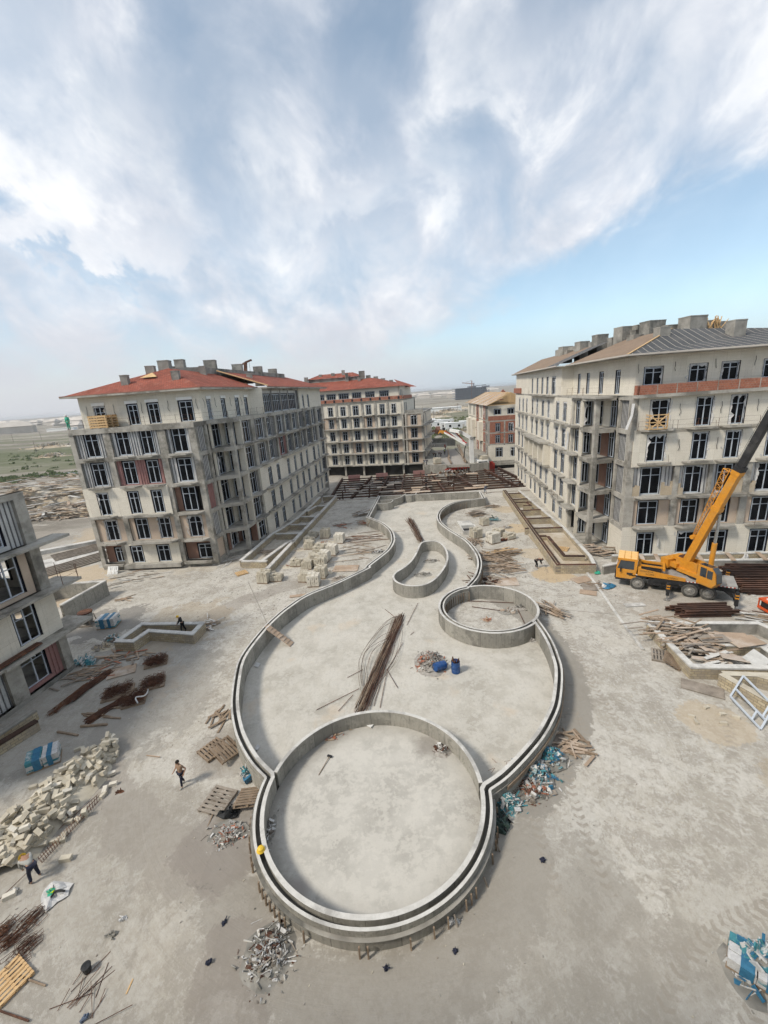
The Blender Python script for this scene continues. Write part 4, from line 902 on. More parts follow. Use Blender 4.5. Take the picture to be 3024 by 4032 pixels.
wing=[CW,CB,back(CB,9),back(CW,9)]; Cb.mb('interior_core','dark').prism(inset(wing,.7),-3.2,14.)
for z in CFl[:5]: Cb.mb('floor_slab','slab').prism([CA,CB,back(CB,26),back(CA,26)],z-.35,z)
Cb.mb('floor_slab','slab').prism([CA,CW,back(CW,26),back(CA,26)],17.8,18.2)
cw=[(2.0,3.6),(5.7,7.3),(9.3,11.05),(13.1,14.7),(17.0,18.5),(20.2,21.7)]
for i in range(5):
    z0=CFl[i]; z1=CFl[i+1]-.35
    for j,a in enumerate((0.,4.3,8.0,11.8,15.5,19.0,23.0)): Cb.col(CFv,a,a+.55,z0,z1)
    bounds=[.55,4.3,4.85,8.0,8.55,11.8,12.35,15.5,16.05,19.0,19.55,23.0]
    for k in range(6): Cb.panel(CFv,bounds[2*k],bounds[2*k+1],z0,z1,('recg' if (i in(0,4) or (k+i)%3) else 'rec'),[(a,b,z0+.1,z0+2.85) for a,b in cw],'win')
    if i<4:
        Cb.panel(CFv,24.3,28.7,z0,z1,'rec',[(25.4,27.3,z0+.1,z0+2.85)]); Cb.col(CFv,28.4,28.95,z0,z1); Cb.col(CFv,23.9,24.4,z0,z1)
    if i: 
        if i==4: [Cb.balc(CFv,a-.9,b+.9,z0,.8,.2,.02,False) for a,b in cw]
        else: Cb.balc(CFv,.2,22.8,z0,1.1,.2,.02,False)
        Cb.balc(CFv,24.,29.2,z0,1.,.2,.02,False) if i<4 else None
Cb.balc(CFv,.2,23.,CFl[0],.9,.25,.02,False)
CFv.box(Cb.mb('parapet','conc'),24,29,14.4,15.2,-.3,0)
CFv.box(Cb.mb('brick_parapet','redb'),-1.,23.6,18.25,19.15,.0,.22)
for k in range(9): CFv.box(Cb.mb('parapet_post','navy'),1.5+k*2.6,2.0+k*2.6,18.3,19.0,.2,.26)
Fc5=Fac(CFv.pt(-2.,0,-1.2)[:2],CFv.pt(22.6,0,-1.2)[:2]); Fc5.box(Cb.mb('side_wing','clad'),-8,0,-3.2,21.6,-14,-.4)
Cb.panel(Fc5,0,24.6,18.2,EV-.3,'flush',[(a,b,19.1,20.75) for a,b in ((.6,3.1),(3.7,6.5),(7.3,10.3),(11.2,13.9),(15.0,17.7),(19.,21.7))],'wide')
Cb.panel(Fac(Fc5.pt(24.6,0,0)[:2],back(Fc5.pt(24.6,0,0)[:2],22)),0,22,18.2,EV-.3,'flush',[(1.5,2.6,18.6,20.75),(4,5.,18.6,20.75)],'tall')
Fw=Fac(CW,back(CW,20)); 
Fe=Fac(CB,back(CB,24)); 
for i in range(4):
    z0=CFl[i]; z1=CFl[i+1]-.35; Cb.panel(Fe,.3,24,z0,z1,'recg',[(2,3.4,z0+.1,z0+2.7),(8,9.4,z0+.1,z0+2.7)],'tall'); Cb.balc(Fe,.5,7,z0,1.2,.25,.02,False); Cb.balc(Fe,9,16,z0,1.6,.25,.02,False)
Fe2=Fac(CW,back(CW,22)); Cb.panel(Fe2,0,22,14.4,18.,'flush',[(2,3,14.8,17.2),(4.5,6,14.8,17.2)],'tall'); Fe2.box(Cb.mb('brick_parapet','redb'),0,16,18.2,19.1,.0,.25)
# dark open ground storey: columns over the lower level
for a in (0,5.5,11.,17.,22.6,28.3): Cb.col(CFv,a,a+.5,-3.,.3)
CFv.box(Cb.mb('interior_core','dark'),0,28.9,-3.2,.2,-1.5,-1.3)  # near-black backing paints in the dark of the open storey
c0=Fc5.pt(-9,0,1.); c1=Fc5.pt(25.4,0,1.); c2=back(c1[:2],26); c3=back(c0[:2],28); 
roofpoly([V((c0.x,c0.y,EV-.35)),V((c1.x,c1.y,EV-.35)),V((*back(Fc5.pt(15.,0,0)[:2],9),24.6)),V((*back(Fc5.pt(-3.,0,0)[:2],9),24.6))],[(0,1,2,3)],'roof','tile',Cb)
roofpoly([V((c1.x,c1.y,EV-.35)),V((*c2,EV-.35)),V((*back(Fc5.pt(15.,0,0)[:2],18),24.6)),V((*back(Fc5.pt(15.,0,0)[:2],9),24.6))],[(0,1,2,3)],'roof','tile',Cb)
roofpoly([V((c1.x+.5,c1.y+10,EV-.7)),V((c1.x+5.5,c1.y+14,EV-.7)),V((c1.x-1,c1.y+20,24))],[(0,1,2)],'roof','tile',Cb)
U=Fac(back(Fc5.pt(-4.2,0,0)[:2],8),back(Fc5.pt(11.4,0,0)[:2],8)); U.box(Cb.mb('roof_parapet','conc'),0,15.6,23.4,25.3,-8,0)
roofpoly([U.pt(-.5,25.3,.5),U.pt(16,25.3,.5),U.pt(13.,26.7,-3.5),U.pt(2.5,26.7,-3.5)],[(0,1,2,3)],'roof','tile',Cb); roofpoly([U.pt(16,25.3,.5),U.pt(16,25.3,-8),U.pt(13.,26.7,-3.5)],[(0,1,2)],'roof','tile',Cb); roofpoly([U.pt(-.5,25.3,.5),U.pt(-.5,25.3,-8),U.pt(2.5,26.7,-3.5)],[(0,1,2)],'roof','tile',Cb)
for u_,w_,z0,z1,s_ in ((-.6,.2,23.5,26.,1.4),(3.2,-2,25.5,26.6,1.1),(7.2,-2,25.5,26.7,1.3),(10.5,-2,26,27.3,1.1),(16.4,-1,24,26.6,2.),(12.2,.5,23.5,26.2,1.1),(16.,1,23.5,24.9,1.0),(17.6,-4,22.5,25.4,1.6),(19.2,-7,22,25.,1.5),(20.8,-10,21.5,24.4,1.5),(23,-12,21,23.8,1.4)): p=U.pt(u_,0,w_); chim(Cb,p.x,p.y,z0,z1,s_,s_)
Cb.finish()
# ================================================================== far right brick building
Bq=Bld('townhouse_block','smaller red brick and beige block with an open timber roof frame behind the white boom','building',(36,130,-2.6))
QA=(30.2,118.); QB=(41.5,117.); QF=Fac(QA,QB); qb=lambda p,d:(p[0]+d*.06,p[1]+d)
QS=Fac((31.9,152.),QA)
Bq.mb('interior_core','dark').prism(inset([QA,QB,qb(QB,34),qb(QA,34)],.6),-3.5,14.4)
for z in (-.7,4.5,7.6,10.8): Bq.mb('floor_edge','slab').prism(inset([QA,QB,qb(QB,34),qb(QA,34)],-.03),z-.35,z)
qw=[(1.6,3.5),(5.7,7.6)]
Bq.panel(QF,0,11.3,11.9,14.8,'flush',[(1.5,3.5,12.3,13.9),(5.1,7.,12.3,13.9)],'small')
QF.box(Bq.mb('brick_band','redb'),0,11.3,10.8,12.,-.2,.05)
for z0,z1 in ((7.6,10.45),(4.5,7.25)):
    Bq.panel(QF,.0,11.3,z0,z1,'brick',[(1.9,3.3,z0+.1,z1-.4),(5.4,6.8,z0+.1,z1-.4)],'win'); 
    for a in (0,4.2,8.5): Bq.col(QF,a,a+.4,z0,z1,-.3,.07)
Bq.panel(QF,0,11.3,-.3,4.15,'flush',[(2.0,4.0,.7,3.4),(6.,8.,.7,3.4)],'win',None); QF.box(Bq.mb('wall','form'),0,11.3,-1.6,-.3,-.3,0)
for a in (0,10.8): Bq.col(QF,a,a+.5,-3.5,-.3)
for j,(a,b,k) in enumerate(((0,8,'flush'),(8,16,'flush'),(16,20,'brick'),(20,27,'flush'),(27,30.,'brick'),(30,34,'conc'))):
    for z0,z1 in ((-.6,4.2),(4.5,7.3),(7.6,10.5),(10.8,14.8)):
        m_=(a+b)/2; Bq.panel(QS,a,b,z0,z1,k,[(m_-1.5,m_-.6,z0+.4,z1-.6),(m_+.6,m_+1.5,z0+.4,z1-.6)] if b-a>5 else [(m_-.5,m_+.5,z0+.4,z1-.6)],'tall')
for q in (4,12,24): QS.box(Bq.mb('bay','clad'),q-2,q+2,4.5,10.,.0,1.)
tz=14.9; rg0=(35.5,123); 
roofpoly([V((29.4,117,tz)),V((42.5,116.2,tz)),V((38.,121.5,17.6)),V((35.,122,17.6))],[(0,1,2,3)],'roof_underlay','osb',Bq) if False else None
tf=Bq.mb('roof_frame','woodl')
for k in range(22):
    y=117+k*1.6; a=V((29.6+.06*(y-117),y,tz)); b=V((42.3+.06*(y-117),y,tz)); r=V((36+.06*(y-117),y,17.9)); tf.bar(a,r,.12,.2); tf.bar(r,b,.12,.2); tf.bar(a,b,.1,.15); tf.bar((a+b)/2,r,.1,.1)
tf.bar((36,117,17.9),(38,151,17.9),.15,.2)
roofpoly([V((29.5,121,tz+.05)),V((36.2,121,17.95)),V((38.,151,17.95)),V((31.2,151,tz+.05))],[(0,1,2,3)],'roof','ply',Bq)
roofpoly([V((29.3,116.6,tz+.02)),V((29.5,121,tz+.1)),V((36.2,121,17.95)),V((34,117.8,16.6))],[(0,1,2,3)],'roof','ply',Bq)
for k in range(5): Bq.mb('counter_batten','woodl').bar((29.6,121+k*6,tz+.2),(36.4,121+k*6,18.1),.25,.12)
g2=Bq.mb('gable_wall','redb'); g2.add([(40,150,15),(47,150,15),(43.5,150,18.6),(40,150.4,15),(47,150.4,15),(43.5,150.4,18.6)],[(0,1,2),(3,4,5),(0,1,4,3),(1,2,5,4),(2,0,3,5)])
Bq.finish()
# ================================================================== near left building
Nb=Bld('apartment_block','near grey block cut by the left picture edge with pink boards on its lowest floor','building',(-31,24,0))
az=R_(80); NB=V((-26.22,30.68,0)); NAq=NB-V((math.cos(az),math.sin(az),0))*16
NF=Fac((NAq.x,NAq.y),(NB.x,NB.y)); Ln=16
NFl=[.35,3.75,7.35,11.05]
nb=lambda u,d:NF.pt(u,0,-d)
def nbox(mb,u0,u1,z0,z1,w0,w1): NF.box(mb,u0,u1,z0,z1,w0,w1)
for z in NFl+[14.75]: nbox(Nb.mb('floor_slab','slab'),0,16,z-.3,z,-12,-.02)
for i,z0 in enumerate(NFl):
    z1=(NFl+[14.9])[i+1]-.35
    zz_=z1+.35
    nbox(Nb.mb('floor_edge','slab'),0,16,zz_-.45,zz_,-.4,.02)
    w1=(12.7,14.5); 
    W_=[(6.,8.2),w1]
    if i==0:
        Nb.panel(NF,0,11.1,z0,z1,'stud',[(6.2,8.4,z0+.35,z1-.05)],glass=None,lining=True); Nb.col(NF,11.1,12.2,z0,z1); Nb.panel(NF,12.2,15.3,z0,z1,'pink',[(12.25,14.35,z0+.3,z1-.05)],glass=None); Nb.col(NF,15.3,16,z0,z1)
    elif i==1: Nb.panel(NF,0,16,z0-.1,z1+.1,'flush',[(6.,8.1,z0+.35,z1-.05),(12.6,14.4,z0+.35,z1-.05)],glass=None)
    elif i==2: Nb.panel(NF,0,15.,z0,z1,'rec',[(6.,8.1,z0+.3,z1-.05),(12.2,14.4,z0+.3,z1-.05)],glass=None); Nb.col(NF,15.2,16,z0,z1)
    else: Nb.panel(NF,0,15.2,z0,z1,'stud',[(6.,8.1,z0+.3,z1-.05),(11.9,14.1,z0+.3,z1-.05)],glass=None); Nb.col(NF,15.2,16,z0,z1)
    if i: NF.box(Nb.mb('balcony_slab','slab'),10.6,17.8,z0-.2,z0,-1.5 if i<3 else -.5,1.0); NF.box(Nb.mb('balcony_slab','slab'),0,10.6,z0-.2,z0,.02,.8 if i<3 else .6)
    # end wall towards the yard beyond, with openings; back wall with big openings
    Fe=Fac((NB.x,NB.y),nb(16,12)[:2],1); Nb.panel(Fe,0.25,12.,z0,z1,'flush',[(3,5.4,z0+.6,z1-.3),(7.,9.6,z0+.6,z1-.3)],glass=None)
    Fb_=Fac(nb(0,12)[:2],nb(16,12)[:2],-1)
    Nb.panel(Fb_,0,16,z0,z1,'flush',[(4.,7.,z0+.5,z1-.3),(10.5,15.,z0+.5,z1-.3)],glass=None)
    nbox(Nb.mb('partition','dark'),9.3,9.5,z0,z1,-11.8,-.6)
nbox(Nb.mb('plinth','conc'),0,16,-.6,.0,-11,-.9); nbox(Nb.mb('plinth_beam','conc'),0,16,-.05,.35,-.4,.05)
nbox(Nb.mb('parapet','slab'),0,16,14.75,14.9,-.4,.05)
Nb.mb('steel_beam','rust').bar(NF.pt(5,3.95,.55),NF.pt(13.5,3.95,.55),.5,.12)
rail(Nb,[NF.pt(16.2,7.35,.9),NF.pt(17.6,7.35,.9),NF.pt(17.6,7.35,-1)],1.2)
Nb.finish()
# the block the view is taken from, unseen, put in to dim the near yard
Hb=Bld('apartment_block','grey unfinished block directly behind the viewpoint, outside the picture','building',(0,-9,0))
HF=Fac((-34,-1.9),(30,-1.2))
for i in range(6):
    z0=3.6*i; Hb.panel(HF,0,64,z0,z0+3.6,'flush',[(u,u+1.8,z0+.6,z0+3.) for u in range(3,62,5)] if i!=5 else [(u,u+1.8,z0+.6,z0+3.) for u in range(3,62,5) if abs(u-34)>2],'win',None,lining=False)
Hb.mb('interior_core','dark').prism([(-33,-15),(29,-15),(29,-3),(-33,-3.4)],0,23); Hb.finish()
print('windows',L.nw,Rb.nw,Cb.nw,Bq.nw,Nb.nw)
# ------------------------------------------------------------------ yard walls and planters
def wallthing(o,pts,h,th,mat='stone',cop='concl',side=-1,name='wall',closed=False,cap=.12,z0=-.05):
    path=[V((p[0],p[1],0)) for p in pts]; a=MB(); strip(a,path,0.,side*th,z0,h-cap,closed); w=a.build(name,mat,o)
    if cop: t=MB(); strip(t,path,-side*.03,side*(th+.03),h-cap,h,closed); t.build('coping',cop,w)
    return w
pl_=thing('stone_planter','long stepped limestone planter with concrete coping beside the red roofed block','planter',(-14,60,0))
wallthing(pl_,[(-14.13,46.98),(-9.12,82.6)],.95,.42,name='outer_wall'); 
wallthing(pl_,[(-18.3,49.9),(-15.0,49.3)],.95,.4,name='end_wall'); wallthing(pl_,[(-15.4,49.75),(-13.55,56.1)],.949,.4,name='inner_wall'); wallthing(pl_,[(-13.6,56.35),(-12.7,56.2)],.95,.35,name='inner_wall')
wallthing(pl_,[(-18.28,50.3),(-16.8,60.3),(-15.3,64.5),(-14.2,69),(-12.35,82.8)],.948,.4,side=-1,name='back_wall'); 
for a,b in (((-16.4,60.3),(-12.7,59.8)),((-15.,64.6),(-12.,64.)),((-14.,68.9),(-11.4,68.4)),((-13.4,72.3),(-12.2,75.6)),((-12.2,75.6),(-10.4,75.2)),((-12.1,83.0),(-9.3,82.7))): wallthing(pl_,[a,b],.944,.35,name='cross_wall')
pr_=thing('stone_planter','long stepped limestone planter with dark plank coping beside the grey roofed block','planter',(21,58,0))
wallthing(pr_,[(17.98,41.97),(22.55,77.6)],.95,.5,cop=None,side=1,name='outer_wall',cap=0); cp=MB(); strip(cp,[V((18.1,42.,0)),V((22.65,77.6,0))],0,.2,.951,.99); strip(cp,[V((18.45,42.4,0)),V((22.95,77.6,0))],.0,.22,.951,1.0); cp.build('plank_coping','rustb',pr_)
wallthing(pr_,[(18.1,42.0),(22.1,41.4)],.945,.35,side=-1,name='front_wall',cop=None,cap=0); t=MB(); strip(t,[V((18.3,42.,0)),V((22.1,41.42,0))],-.03,-.3,.75,1.02); t.build('plank_coping','rustb',pr_)
wallthing(pr_,[(22.1,41.4),(22.9,44.1),(24.3,54.3),(25.5,76.8)],.94,.3,side=-1,name='side_wall')
for a,b in (((19.1,54.9),(24.2,54.2)),((20.3,59.3),(24.4,58.9)),((21.2,63.6),(24.6,63.4)),((22.,68.4),(24.7,68.2)),((22.,70.6),(24.8,70.4)),((22.6,74.9),(25.2,74.5))): wallthing(pr_,[a,b],.93,.3,cop='rustb',name='cross_wall',cap=.06)
wallthing(pr_,[(20.7,51.4),(19.95,44.6),(22.2,44.1)],.93,.3,side=-1,cop='rustb',name='inner_wall',cap=.1); wallthing(pr_,[(19.7,51.6),(20.7,51.4)],.94,.3,cop='rustb',name='inner_wall',cap=.1)
wallthing(pr_,[(22.7,66.3),(24,66.1),(24,68.2)],.9,.25,cop='rustb',name='inner_wall',cap=.06)
fp=MB(); fp.prism([(18.5,42.3),(22.3,41.8),(24.2,54.),(19.4,54.5)],0,.3); fp.build('soil_fill','dirt',pr_)
zp=thing('stone_planter','cranked limestone planter with pale coping standing alone in the yard','planter',(-21,34,0))
zpts=[(-24.06,32.7),(-22.25,32.45),(-21.75,34.05),(-17.33,33.0),(-17.1,35.1),(-23.3,35.8)]
wallthing(zp,zpts,.95,.38,name='wall',side=-1,closed=True,cap=.1); t=MB(); t.prism(inset(zpts,.3),0,.25); t.build('soil_fill','conc',zp)
bw=thing('retaining_wall','plain grey concrete basin wall beyond the near left block','wall',(-34,43,0))
wallthing(bw,[(-33.18,39.13),(-32.24,44.4),(-37.6,44.5),(-42,39)],1.8,.3,'form','concl',name='wall',side=1)
rf1=thing('stone_planter','limestone and concrete basin filled with scrap boards near the mobile crane','planter',(23,26.5,0))
wallthing(rf1,[(20.4,29.95),(19.85,24.25)],.95,.35,name='side_wall',side=-1); wallthing(rf1,[(19.9,24.25),(32,22.5)],.94,.38,name='front_wall',side=-1); wallthing(rf1,[(20.6,30.1),(28.5,29.0)],.95,.32,'conc',name='back_wall',side=1,cap=.06); wallthing(rf1,[(28.5,29.1),(29.5,25)],.945,.32,'conc',name='side_wall',side=1,cap=.06)
wallthing(rf1,[(23.6,26.6),(29.2,25.6)],.8,.3,name='cross_wall',cap=.08); wallthing(rf1,[(26.2,26.1),(26.0,23.4)],.8,.3,'conc',name='cross_wall',cap=.08)
rf2=thing('stone_planter','yellowish limestone planter under the leaning window frame','planter',(24,21,0))
wallthing(rf2,[(21.15,23.5),(21.95,20.9),(25.2,18.4)],.85,.42,name='wall',cop='block',cap=.01,side=-1); wallthing(rf2,[(21.5,23.75),(31,22.1)],.86,.4,name='wall',cop='block',cap=.01,side=1); wallthing(rf2,[(23.2,23.1),(28,19.3)],.84,.42,name='wall',cop='block',cap=.01)
lf=thing('low_wall','dark topped low limestone wall by the left picture edge','wall',(-18,20,0))
g0=G(-60,3000);g1=G(150,2868); wallthing(lf,[(g0.x,g0.y),(g1.x,g1.y)],.75,.35,name='wall',side=1,cop='rustb'); wallthing(lf,[(g0.x-.2,g0.y+1.),(g1.x-.6,g1.y+.9)],.74,.3,name='wall',side=-1,cop='conc')
rr_=thing('retaining_wall','long low concrete wall behind the mobile crane at the foot of the grey roofed block','wall',(33,41,0))
wallthing(rr_,[(22.6,41.2),(24.3,41.6),(24.9,42.4)],1.0,.25,'conc','concl',name='wall',side=1); wallthing(rr_,[(25,42.6),(46,39.6)],.8,.3,'conc','concl',name='wall',side=1); wallthing(rr_,[(25.3,44.3),(46,41.6)],.8,.3,'stone','concl',name='wall',side=1)
for k,x in enumerate((26,27.3,28.8,30.4,33,36,39)): t=MB(); t.bar((x,41.9-(x-25)*.13,.83),(x+.9,44.-(x-25)*.13,.83),.4,.08); t.build('bridging_board','ply',rr_)
# kerb strip / trench line through the yard
kb=MB(); 
K=[G(*q) for q in ((2310,2255),(2375,2345),(2440,2440),(2530,2560))]
for i in range(3): kb.bar(K[i]+V((0,0,.06)),K[i+1]+V((0,0,.06)),.22,.14)
tag(kb.build('kerb_strip','concl'),'thin broken white kerb line running from the limestone planter past the crane','kerb')
# ------------------------------------------------------------------ steel grid
sg=thing('steel_grid','rusty steel beam grid over the pit between the far blocks','steel frame',(9,95,-2.6))
def TB(y): return -12.5+(y-84)*.06
GB=[(G(1350,1886+y0*0),0) for y0 in ()]
mainx=[(-10.9,84,-9.9,106),(-6.6,84,-2.4,106),(-1.2,84,2.0,106),(3.6,84.,5.9,106),(9.6,84,9.9,106),(12.7,84,12.6,106),(19.3,84,17.7,106),(27.6,84,25.8,106),(31,84,29.6,106)]
for (x0,y0,x1,y1) in mainx: t=MB(); t.bar((x0,y0,.05),(x1,y1,.05),.35,.12); t.bar((x0,y0,-.22),(x1,y1,-.22),.1,.45); t.bar((x0,y0,-.48),(x1,y1,-.48),.35,.1); t.build('main_beam','rustb',sg)
for k,y in enumerate((85.2,87.6,90.,92.4,94.8,97.2,99.6,102,104.6)):
    t=MB(); x=-11.4
    t.bar((-11.2+(y-84)*.05,y,-.12),(31.-(y-84)*.06,y-1.2,-.12),.18,.26); t.build('cross_beam','rustb',sg)
for k,(x,y) in enumerate([(x,y) for x in (-9,-3,3,9.8,16,23,29) for y in (86,93,100)]): t=MB(); t.bar((x,y,-2.8),(x,y,-.5),.25,.25); t.build('post','rustb',sg)
for k in range(26):
    x=rnd(-9,28);y=random.choice((84.6,86.5,88.9,91.2)) if k<18 else rnd(93,104); t=MB(); t.box(-rnd(.7,1.6),-rnd(.4,.9),0,rnd(.7,1.6),rnd(.4,.9),.03,Matrix.Translation(V((x,y,.13+k*.002)))@Matrix.Rotation(rnd(-.2,.1),4,'Z')); t.build('deck_board',random.choice(('ply','woodg','ply')),sg)
for k in range(30):
    x=rnd(-8,28);y=rnd(86,104); t=MB(); a=rnd(0,3.1); t.bar((x,y,.16),(x+math.cos(a)*rnd(1,2.5),y+math.sin(a)*rnd(.6,2),.17),.1,.05); t.build('loose_batten',random.choice(('woodg','rust','concl')),sg)
tag((lambda t:(strip(t,[V((-11.8,82.9,0)),V((32,80.,0))],0,.6,-2.7,.02),t.build('grid_curb','woodg'))[1])(MB()),'low boarded edge between the yard and the rusty steel grid','kerb')
# ------------------------------------------------------------------ podium, cabins, pump
pd=thing('podium','raised concrete podium with a boarded ramp between the far blocks','podium',(19,120,-2.6))
zt=1.55
def GP(x,y,z): return G(1600+x/3.318,1500+y/3.318,z)
a=GP(235,1100,zt);b=GP(525,1095,zt);c=GP(830,1085,zt);d=GP(1085,1065,zt); e=GP(975,905,zt); f=GP(270,850,zt)
t=MB(); t.prism([(a.x,a.y),(b.x,b.y),(b.x+.6,b.y+30),(f.x,f.y)],-2.8,zt); t.build('slab_block','form',pd)
t=MB(); t.prism([(c.x,c.y),(d.x,d.y),(e.x+1.5,e.y),(c.x+2,c.y+32)],-2.8,zt); t.build('slab_block','form',pd)
t=MB(); t.prism([(b.x,b.y+1),(c.x,c.y+1),(c.x+2,c.y+32),(b.x+.6,b.y+30)],zt-.6,zt-.35); t.build('ramp_deck','rubble',pd)
t=MB(); t.bar((b.x,b.y,zt-.35),(c.x,c.y,zt-.35),.3,.7); t.build('edge_beam','slab',pd)
for k in range(12): q=b.lerp(c,(k+.5)/12); t=MB(); t.bar((q.x,q.y+.5,-2.8),(q.x+rnd(-.3,.3),q.y+.5,zt-.6),.12,.12); t.build('prop',random.choice(('rust','woodg')),pd)
t=MB(); t.box(b.x,b.y+2,-2.7,c.x,b.y+2.2,zt-.7); t.build('back_wall','dark',pd)
for (p0,p1) in (((545,1000),(585,1075)),((540,880),(560,1000)),((665,830),(760,1050)),((690,830),(775,1060))): A0=GP(*p0,zt+.1);A1=GP(*p1,zt+.1); t=MB(); t.bar(A0,A1,.35,.3); t.build('ramp_kerb','wood',pd)
A0=GP(270,800,2.2);A1=GP(640,795,2.2); t=MB(); t.bar(A0,A1,.5,2.6); t.build('parapet','form',pd)
A0=GP(275,865,1.6);A1=GP(530,860,1.6); t=MB(); t.bar(A0+V((0,0,.6)),A1+V((0,0,.6)),.4,1.3); t.build('parapet','concl',pd)
# white site cabins
def cabin(w,d,h):
    r=thing('site_cabin','x','site cabin',(0,0,0)); t=MB(); t.box(-w/2,-d/2,0,w/2,d/2,h); t.build('body','cont',r); t=MB(); t.box(-w/2-.1,-d/2-.1,h,w/2+.1,d/2+.1,h+.2); t.build('roof','white',r)
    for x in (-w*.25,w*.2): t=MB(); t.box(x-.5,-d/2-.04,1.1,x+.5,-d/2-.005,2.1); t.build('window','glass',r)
    t=MB(); t.box(w*.38,-d/2-.04,.1,w*.38+.9,-d/2-.005,2.1); t.build('door','farwall',r); return r
cb=cabin(9,3,2.8)
cabs=[(630,628,.0,1.,'widest white site cabin with two windows, right of the boom tip'),(510,628,0,.55,'short white site cabin left of the widest cabin'),(765,600,-.1,.6,'white rounded-corner cabin beside the brick block'),(370,610,0,.9,'long white site cabin nearest the centre block'),(360,580,0,.8,'long white site cabin one row behind the cabin by the centre block'),(510,580,.05,.9,'dark roofed long cabin in the back row')]
for k,(x,y,rz_,s_,lb) in enumerate(cabs):
    p=GP(x,y,-2.4); o=cb if k==0 else dup(cb,(0,0,0)); o.location=p; o.rotation_euler=(0,0,rz_); o.scale=(s_*1.25,1.25,1.25) ; o['label']=lb; o['group']='white site cabins behind the podium'
for k,(x,y) in enumerate(((315,545),(352,545))):
    p=GP(x,y,-2.4); t=MB(); t.tube([p+V((0,0,0)),p+V((0,0,.3)),p+V((0,0,2.6)),p+V((0,0,3.2))],[1.6,1.75,1.7,.6],14); o=t.build('water_tank','white'); tag(o,'%s round white water tank behind the site cabins'%('left','right')[k],'tank',group='white water tanks')
# far warehouses, houses and the far frame building
rs=random.Random(5)
hs_=thing('far_house','x','house',(0,0,0)); t=MB(); t.box(-6,-4,0,6,4,4.5); t.build('wall','farwall',hs_); t=MB(); t.add([(-6.5,-4.5,4.5),(6.5,-4.5,4.5),(6.5,4.5,4.5),(-6.5,4.5,4.5),(-4,0,7.2),(4,0,7.2)],[(0,1,5,4),(1,2,5),(2,3,4,5),(3,0,4),(0,1,2,3)]); t.build('roof','farroof' if 0 else 'farwall',hs_)
spots=[]
for k in range(190):
    if k<140: a=R_(-rs.uniform(27,47)); d=rs.uniform(900,2600)
    else: a=R_(rs.uniform(3,15)); d=rs.uniform(1100,2600)
    spots.append((math.sin(a)*d,math.cos(a)*d))
for k,(x,y) in enumerate(spots):
    o=hs_ if k==0 else dup(hs_,(0,0,0)); o.location=(x,y,gz(x,y)-.5); o.rotation_euler=(0,0,rs.uniform(-.5,.5)); q=rs.uniform(1.1,2.6); o.scale=(q*rs.uniform(.8,2.4),q,q*rs.uniform(.6,1.1))
    o['label']='small far house on the hazy plain left of the red roofed block' if x<0 else 'small far house on the hazy plain between the far blocks'; o['group']='houses on the left horizon' if x<0 else 'houses on the middle horizon'
for k,(x,y,w_,lb) in enumerate(((-520,720,44,'long low white shed nearest the red roofed block on the left plain'),(-720,850,60,'low white shed far out on the left plain'),(52,430,26,'low white shed on the plain left of the timber roof'),(66,432,34,'longer low white shed on the plain beside a smaller one'))):
    t=MB(); t.box(x-w_/2,y-5,gz(x,y)-1,x+w_/2,y+5,gz(x,y)+4.5); t.box(x-w_/2-.5,y-5.5,gz(x,y)+4.5,x+w_/2+.5,y+5.5,gz(x,y)+5); tag(t.build('far_shed','white'),lb,'shed')
ff=thing('frame_building','bluish unfinished concrete frame block far out in the haze','building',(195,900,0))
def AA(x,y): return AT(1600+x/3.318,1500+y/3.318,900)
p0=AA(640,225);p1=AA(1075,220);zt_=AA(640,108).z; zb=-6
for k in range(6):
    z=zb+(zt_-zb)*k/5; t=MB(); t.box(p0.x,895,z,p1.x-(0 if k<4 else 6),940,z+1.1); t.build('floor_slab','farsteel',ff)
for k in range(17): x=p0.x+(p1.x-p0.x-1)*k/16; t=MB(); t.box(x,895.2,zb,x+1.3,898,zt_-(0 if k<14 else 4)); t.build('column','farsteel',ff)
t=MB(); t.box(p0.x+2,912,zb,p1.x-2,914,zt_); t.build('inner_wall','farsteel',ff)
t=MB(); t.box(p0.x+30,905,zt_,p0.x+44,925,zt_+4); t.build('stair_head','farsteel',ff); t=MB(); t.box(p0.x+72,905,zt_,p1.x-8,925,zt_+3); t.build('stair_head','farsteel',ff)
for (mx,my,jx0,jy0,jx1,jy1,lb) in ((855,92,728,25,890,38,'nearer tall tower crane over the far concrete frame'),(880,92,868,68,1040,48,'lower tower crane just behind the tall one on the horizon')):
    m0=AA(mx,my); m1=AA(mx,(jy0*.4+jy1*.6)-8 if mx==855 else 55); j0=AA(jx0,jy0);j1=AA(jx1,jy1); cr_=thing('tower_crane',lb,'crane',(m0.x,900,zt_))
    t=MB(); t.bar((m0.x,900,zb),(m1.x,900,m1.z+4),1.6,1.6); t.build('mast','farroof' if mx==855 else 'farsteel',cr_); t=MB(); t.bar((j0.x,900,j0.z),(j1.x,900,j1.z),1.3,1.3); t.bar((m1.x,900,m1.z+5),(j0.x*.6+m1.x*.4,900,j0.z*.6+m1.z*.4+1),.5,.5); t.build('jib','farroof' if mx==855 else 'farsteel',cr_)
